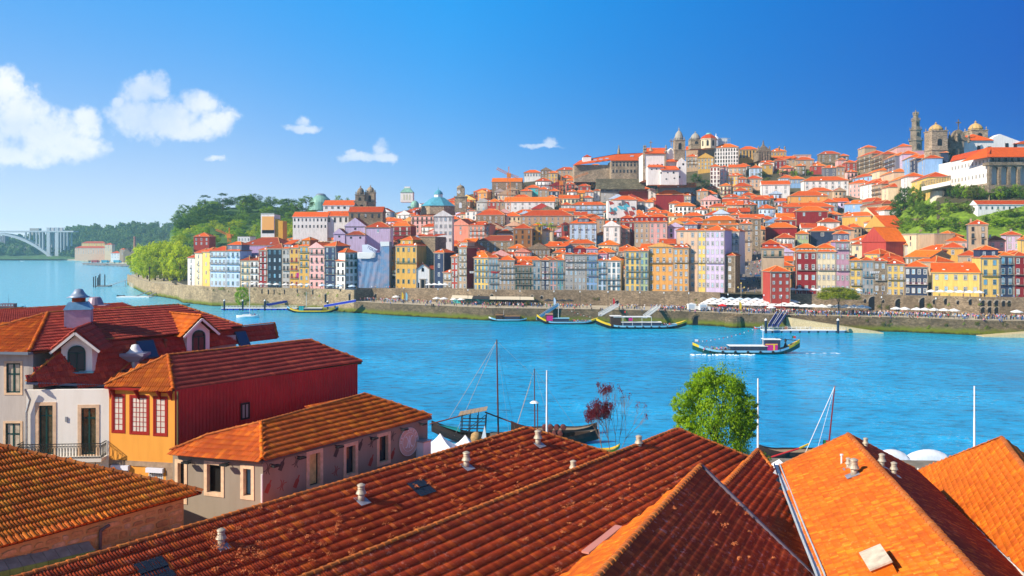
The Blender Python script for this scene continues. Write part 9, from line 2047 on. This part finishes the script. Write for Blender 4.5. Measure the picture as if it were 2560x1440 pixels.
for z in (1.6, 2.2, 2.8, 3.4, 4.0):
 for y in (-1.4, 1.4): mb.obox((sx0, y, z), (sx1, y, z), (0, 0, 1), .08, .14)
for y in (-1.4, 1.4): mb.obox((sx0, y, 1.2), (sx1, y, 4.6), (0, 1, 0), .09, .09)
mb.build('shelter_frame', DW, o); mb = MB()
for i in range(7): mb.prism([(sx0 - .3 + i * .72, -1.9, 5.1 + i * .14), (sx0 + .36 + i * .72, -1.9, 5.22 + i * .14), (sx0 + .36 + i * .72, 1.9, 5.22 + i * .14), (sx0 - .3 + i * .72, 1.9, 5.1 + i * .14)], (0, 0, .07))
mb.build('plank_roof', PALEW, o)
mx = (1246 - 1287) * Y / F; RB = plain('mast_brown', (.12, .03, .018), .5); mb = MB(); mb.tube((mx, 0, .3), (mx - .3, 0, 18.3), .17, .10, 8); mb.build('mast', RB, o)
mb = MB(); tp = Vector((mx - .3, 0, 18.1))
for q, r in (((-L / 2 + 3, 0, 4), .035), ((sx0 - 1, -1.5, 1.5), .03), ((mx + 6.2, 0, 12.0), .02), ((mx + 3, 1.5, 1.5), .015), ((mx + 2, -1.5, 1.5), .015)): mb.tube(tp, q, r, n=4)
mb.build('stay', RIG, o); mb = MB(); mb.tube((-L / 2 - .3, -.3, 3.3), (sx0 + 4, .2, 5.8), .12, n=6); mb.tube((sx1, .2, 5.4), (mx + 6, .5, 2.2), .13, n=6); mb.tube((sx1 - 1, -3.5, -.2), (mx + 7, -1, 2.3), .10, n=6); mb.build('steering_oar', RB, o)
mb = MB(); [mb.prism([(x, -1.2, 1.35), (x + 3.2, -1.2, 1.35), (x + 3.2, 1.2, 1.6), (x, 1.2, 1.6)], (0, 0, .08)) for x in (mx - 1.5, mx + 2.2)]; mb.build('hatch_board', PALEW, o); mb = MB(); q = Vector(((1204 - 1287) * Y / F, -2.2, 1.0)); mb.add([q, q + Vector((1.0, 0, .1)), q + Vector((.7, 0, 2.6))], [(0, 1, 2)]); mb.build('pennant', WHT, o)
BAR = plain('barrel_wood', (.16, .045, .04), .6, var=.3, scale=5); k = 0
for px, py in ((1362, 1064), (1376, 1062), (1392, 1060), (1408, 1062), (1355, 1072), (1370, 1072), (1386, 1070), (1400, 1072), (1362, 1080), (1376, 1080)):
 k += 1; z = 2.6 if k < 5 else 1.7 if k < 9 else .9; yy = Y + (.9 if k < 5 else 0 if k < 9 else -.9); q = P(px, py, yy); ob = tag(empty('barrel', (q.x, yy, z), R.uniform(-.2, .2)), 'red-brown wine barrel stacked amidships on the black wooden boat', 'barrel', 'wine barrels on the boat'); mb = MB(); mb.T = Matrix.Rotation(math.pi / 2, 4, 'X'); mb.lathe([(.40, -.65), (.50, -.3), (.53, 0), (.50, .3), (.40, .65)], 12); mb.build('staves', BAR, ob); mb = MB(); mb.T = Matrix.Rotation(math.pi / 2, 4, 'X'); [mb.lathe([(.51, z_), (.52, z_ + .07)], 12) for z_ in (-.36, .30)]; mb.build('hoop', IRON, ob)
# second moored boat just beyond
c = B(1345, 1085, 154); o = tag(empty('barrel_boat', (c.x + 3, 155, 0), .02), 'second barrel boat moored behind, with thinner mast and white lamp', 'boat'); hull(16, 3.4, 1.1, 1.0, 1.4, [DW, DW, DW, PALEW], .1, o); mx2 = P(1337, 0, 155).x - c.x - 3; mb = MB(); mb.tube((mx2, 0, .4), (mx2 - .1, 0, 12.2), .12, .07, 7); mb.build('mast', RB, o); mb = MB(); [mb.tube((mx2 - .1, 0, 12.1), (mx2 + d, 0, 1.2), .02, n=4) for d in (-3.5, 3, 7.5)]; mb.tube((mx2 - .7, 0, 9.8), (mx2 - 3.4, -.5, 1.5), .06, n=5); mb.build('stay', RIG, o); mb = MB(); mb.tube((mx2 + .5, -.5, .5), (mx2 + .5, -.5, 5.9), .09, n=6); mb.build('lamp_post', RB, o); mb = MB(); mb.lathe([(.9, 5.9), (.5, 6.2), (0, 6.3)], 10, (mx2 - .1, -.5, 0)); mb.build('lamp_shade', WHT, o)
# boat with the red and yellow boom at the right
c = B(2010, 1165, 138); o = tag(empty('barrel_boat', (c.x, 138, 0), .15), 'barrel boat with leaning red mast and red-yellow boom behind the orange roof', 'boat'); hull(15, 3.4, 1.2, .9, .9, [DW, DW, DW, PALEW], .1, o); mb = MB(); a = B(2072, 1112, 138) - c; b = B(2087, 965, 138) - c; a.z += c.z; b.z += c.z; mb.tube(a - (b - a) * .35, b, .15, .09, 7); mb.build('mast', plain('mast_red', (.26, .02, .015), .5), o); mb = MB(); p1, p2, p3 = B(1900, 1152, 135), B(1998, 1121, 137), B(2022, 1110, 138); lc = Vector((c.x, 138, 0)); mb.tube(p1 - lc, p2 - lc, .16, .15, 7); mb.build('boom', RDP, o); mb = MB(); mb.tube(p2 - lc, p3 - lc, .17, .15, 7); mb.build('boom_tip', YEL, o); mb = MB(); mb.tube(b, B(2005, 1150, 137) - lc, .05, n=4); mb.tube(b, B(2040, 1135, 137) - lc, .03, n=4); mb.build('stay', WHT, o); q = B(2058, 1100, 137) - lc; flag(o, q)
o.rotation_euler.z = 0
c = B(1500, 1125, 140); o = tag(empty('rowing_boat', (c.x, 140, 0), .2), 'small white and yellow boat half hidden beside the purple leaved tree', 'boat'); hull(7, 1.8, .8, .8, .6, [WHT, YEL, YEL, DECK], .2, o)
c = P(24, 772, 73010 / (775 - HY)); o = tag(empty('wheelhouse_boat', (c.x, c.y, 0)), 'brown wheelhouse boat passing behind the roofs at the left edge', 'boat'); hull(18, 4, 1.6, 1.0, .8, [DW, DW, WHT, DECK], .08, o); mb = MB(); mb.box((-4.5, -1.5, 1.4), (3.2, 1.5, 3.6)); mb.build('wheelhouse', plain('mauve_brown', (.16, .07, .08), .6), o); mb = MB(); [mb.box((x, -1.54, 2.4), (x + .6, -1.5, 3.0)) for x in (-4, -2.5, -1, .5, 2)]; mb.build('window', plain('cyan_pane', (.3, .6, .65), .1), o); mast(o, (-.5, 0, 3.6), (-.5, 0, 9), .08, IRON)
# covered boats behind the orange roofs
for px, w, h, lb in ((2228, 72, 30, 'white and grey covered motor boat behind the dark ridge'), (2322, 84, 34, 'rounded white tarpaulin covered boat between the orange roofs')):
 Yc = 132; p = P(px, 1168, Yc); o = tag(empty('covered_boat', (p.x, Yc, 0)), lb, 'boat'); Lb = w * 1.25 * Yc / F; hull(Lb, 2.4, .9, .4, .3, [WHT, WHT, WHT, DECK], .05, o); mb = MB(); n = 8
 for i in range(n):
  t0, t1 = i / n, (i + 1) / n; f = lambda t: math.sin(math.pi * min(1, max(0, t * .92 + .06))) ** .5
  a0, a1 = f(t0), f(t1); x0, x1 = -Lb / 2 + Lb * t0, -Lb / 2 + Lb * t1; vs = [(x, 1.2 * math.cos(math.pi * k / 6), .9 + 1.9 * a * math.sin(math.pi * k / 6)) for x, a in ((x0, a0), (x1, a1)) for k in range(7)]; mb.add(vs, [(k, k + 1, 8 + k, 7 + k) for k in range(6)])
 mb.build('tarpaulin', plain('tarp_white', (.74, .76, .80), .6, var=.1), o, smooth=True)
# tents on the near quay
for px, yt, Yt, lb in ((1100, 1083, 112, 'white peaked market tent next to the round sign, larger peak'), (1163, 1087, 113, 'white peaked market tent beside the stone ball, right of the larger peak'), (1948, 1148, 92, 'little white tent peak squeezed between the two cellar roofs')):
 p = P(px, yt, Yt); s = 2.9 if px < 1900 else 1.1; o = tag(empty('market_tent', (p.x, Yt, 4)), lb, 'tent'); hz = p.z - 4; mb = MB(); nn = 8; prof = [(1, -2.3), (.62, -1.75), (.36, -1.2), (.16, -.6), (0, 0)] if s > 2 else [(1, -1), (0, 0)]
 mb.lathe([(s * 1.3 * r, hz + z) for r, z in prof], 4, ph=math.pi / 4); mb.lathe([(s * 1.3, hz + prof[0][1] - .4), (s * 1.3, hz + prof[0][1])], 4, ph=math.pi / 4); mb.build('canopy', plain('tent_white', (.86, .82, .84), .6), o); mb = MB(); [mb.tube((x * s * .9, y * s * .9, 0), (x * s * .9, y * s * .9, hz - 2.3), .05, n=5) for x in (-1, 1) for y in (-1, 1)]; mb.build('leg', METAL, o)
p = P(1190, 1095, 108); o = tag(empty('stone_ball', (p.x, 108, 0)), 'mossy stone ball finial poking up behind the maroon ridge', 'finial'); mb = MB(); mb.lathe([(.35, 5), (.35, p.z - .9), (.3, p.z - .75), (.62, p.z - .45), (.72, p.z), (.62, p.z + .5), (.3, p.z + .75), (0, p.z + .8)], 14); mb.build('ball', plain('lichen_stone', (.42, .27, .12), .9, var=.4, scale=3), o, smooth=True)
for px, yt, Yt, lb in ((1367, 926, 126, 'white flagpole standing amid the barrel boats'), (1895, 946, 122, 'white flagpole right of the leafy green tree'), (2436, 965, 122, 'white flagpole above the rightmost orange roof')):
 t = P(px, yt, Yt); o = tag(empty('flagpole', (t.x, Yt, 4)), lb, 'flagpole'); hz = t.z - 4; mb = MB(); mb.tube((0, 0, 0), (0, 0, hz * .55), .17, .14, 8); mb.tube((0, 0, hz * .55), (0, 0, hz), .12, .10, 8); mb.build('pole', plain('pole_white', (.82, .80, .82), .4), o); mb = MB(); mb.obox((-.3, 0, hz * .87), (.3, 0, hz * .87), (0, 0, 1), .06, .06); mb.obox((-.4, 0, hz * .72), (.4, 0, hz * .72), (0, 0, 1), .05, .05); mb.build('cleat', IRON, o)
# leafy tree and shrubs beyond the roofs
tb = P(1790, 1200, 103); o = tree((tb.x, 103, 3.5), 17.4, 9.7, 'fresh', 'bushy bright green tree rising behind the dark cellar roofs', dens='near', cfrac=.82, var=2, name='leafy_tree')
o.rotation_euler.z = .4
for px, py, w, h in ((1702, 1010, 2.6, 3.0), (1755, 960, 3.0, 3.6), (1870, 1010, 2.6, 2.6), (1858, 1060, 3.6, 4.4), (1835, 985, 2.6, 2.6), (1715, 1070, 3.2, 3.6), (1775, 932, 1.6, 1.8), (1728, 985, 1.6, 1.4), (1698, 1045, 1.8, 1.6), (1880, 1040, 1.8, 1.5), (1800, 950, 1.8, 1.5), (1852, 968, 1.3, 1.0), (1720, 962, 1.1, .9), (1690, 1085, 1.5, 1.5)):
 q = P(px, py, 101.5) - Vector((tb.x, 103, 3.5)); q.rotate(Matrix.Rotation(-.4, 3, 'Z')); link('bough', crown_mesh('fresh', px % 4, 90, 48, .055, 'round', .2), o, q, None, (w / 2, w / 2, h / 2))
s1_ = P(1900, 1135, 98); tree((s1_.x, 98, 4), 7, 4.4, 'mid', 'dark feathery bush beside the leafy green tree', dens='mid', cfrac=.8)
def plum():
 rs = random.Random(9); bp = P(1525, 1150, 106); o = tag(empty('plum_tree', (bp.x, 106, 4)), 'small half bare tree with purple leaves in its upper left', 'tree'); mb = MB(); tips = []
 def grow(p, d, l, r, dep):
  q = p + d * l; mb.tube(p, q, r, r * .68, 5, caps=False)
  if dep == 0: tips.append(q); return
  for _ in range(3 if dep > 1 else 4):
   nd = (d + Vector((rs.uniform(-.55, .55), rs.uniform(-.5, .5), rs.uniform(-.05, .35)))).normalized(); grow(q, nd, l * rs.uniform(.62, .85), r * .62, dep - 1)
 o.scale = (.62, .62, .95)
 for a in (-.25, .05, .3): grow(Vector((a * .8, 0, 0)), Vector((a, rs.uniform(-.1, .1), 1)).normalized(), 4.2, .09, 4)
 mb.build('trunk', plain('grey_bark', (.26, .17, .12), .9), o); rsn = np.random.RandomState(3); V = []
 sel = [t for t in tips if t.x < .7 and t.z > 4.6 or rs.random() < .08]
 for t in sel:
  for _ in range(24):
   p = np.array(t) + rsn.normal(0, .22, 3); a = rsn.normal(0, 1, 3); a /= np.linalg.norm(a); b = np.cross(a, rsn.normal(0, 1, 3)); b /= np.linalg.norm(b); s = rsn.uniform(.08, .15); V += [p - a * s, p - b * s * .6, p + a * s, p + b * s * .6]
 V = np.array(V); link('crown', np_mesh('crown', V, np.arange(len(V)).reshape(-1, 4), LM['plum']), o)
plum()
# ---------------------------------------------------------------- air
def haze():
 mb = MB(); mb.box((-2600, -30, -5), (2600, 5200, 190)); m = bpy.data.materials.new('air'); m.use_nodes = True; nt = m.node_tree; nt.nodes.clear(); out = nt.nodes.new('ShaderNodeOutputMaterial'); v = nt.nodes.new('ShaderNodeVolumePrincipled'); v.inputs['Color'].default_value = (.50, .86, 1.0, 1); v.inputs['Density'].default_value = HAZE_D; v.inputs['Anisotropy'].default_value = 0.0; nt.links.new(v.outputs[0], out.inputs['Volume'])
 o = mb.build('haze', m, kind='stuff')
HAZE_D = .00010
haze()
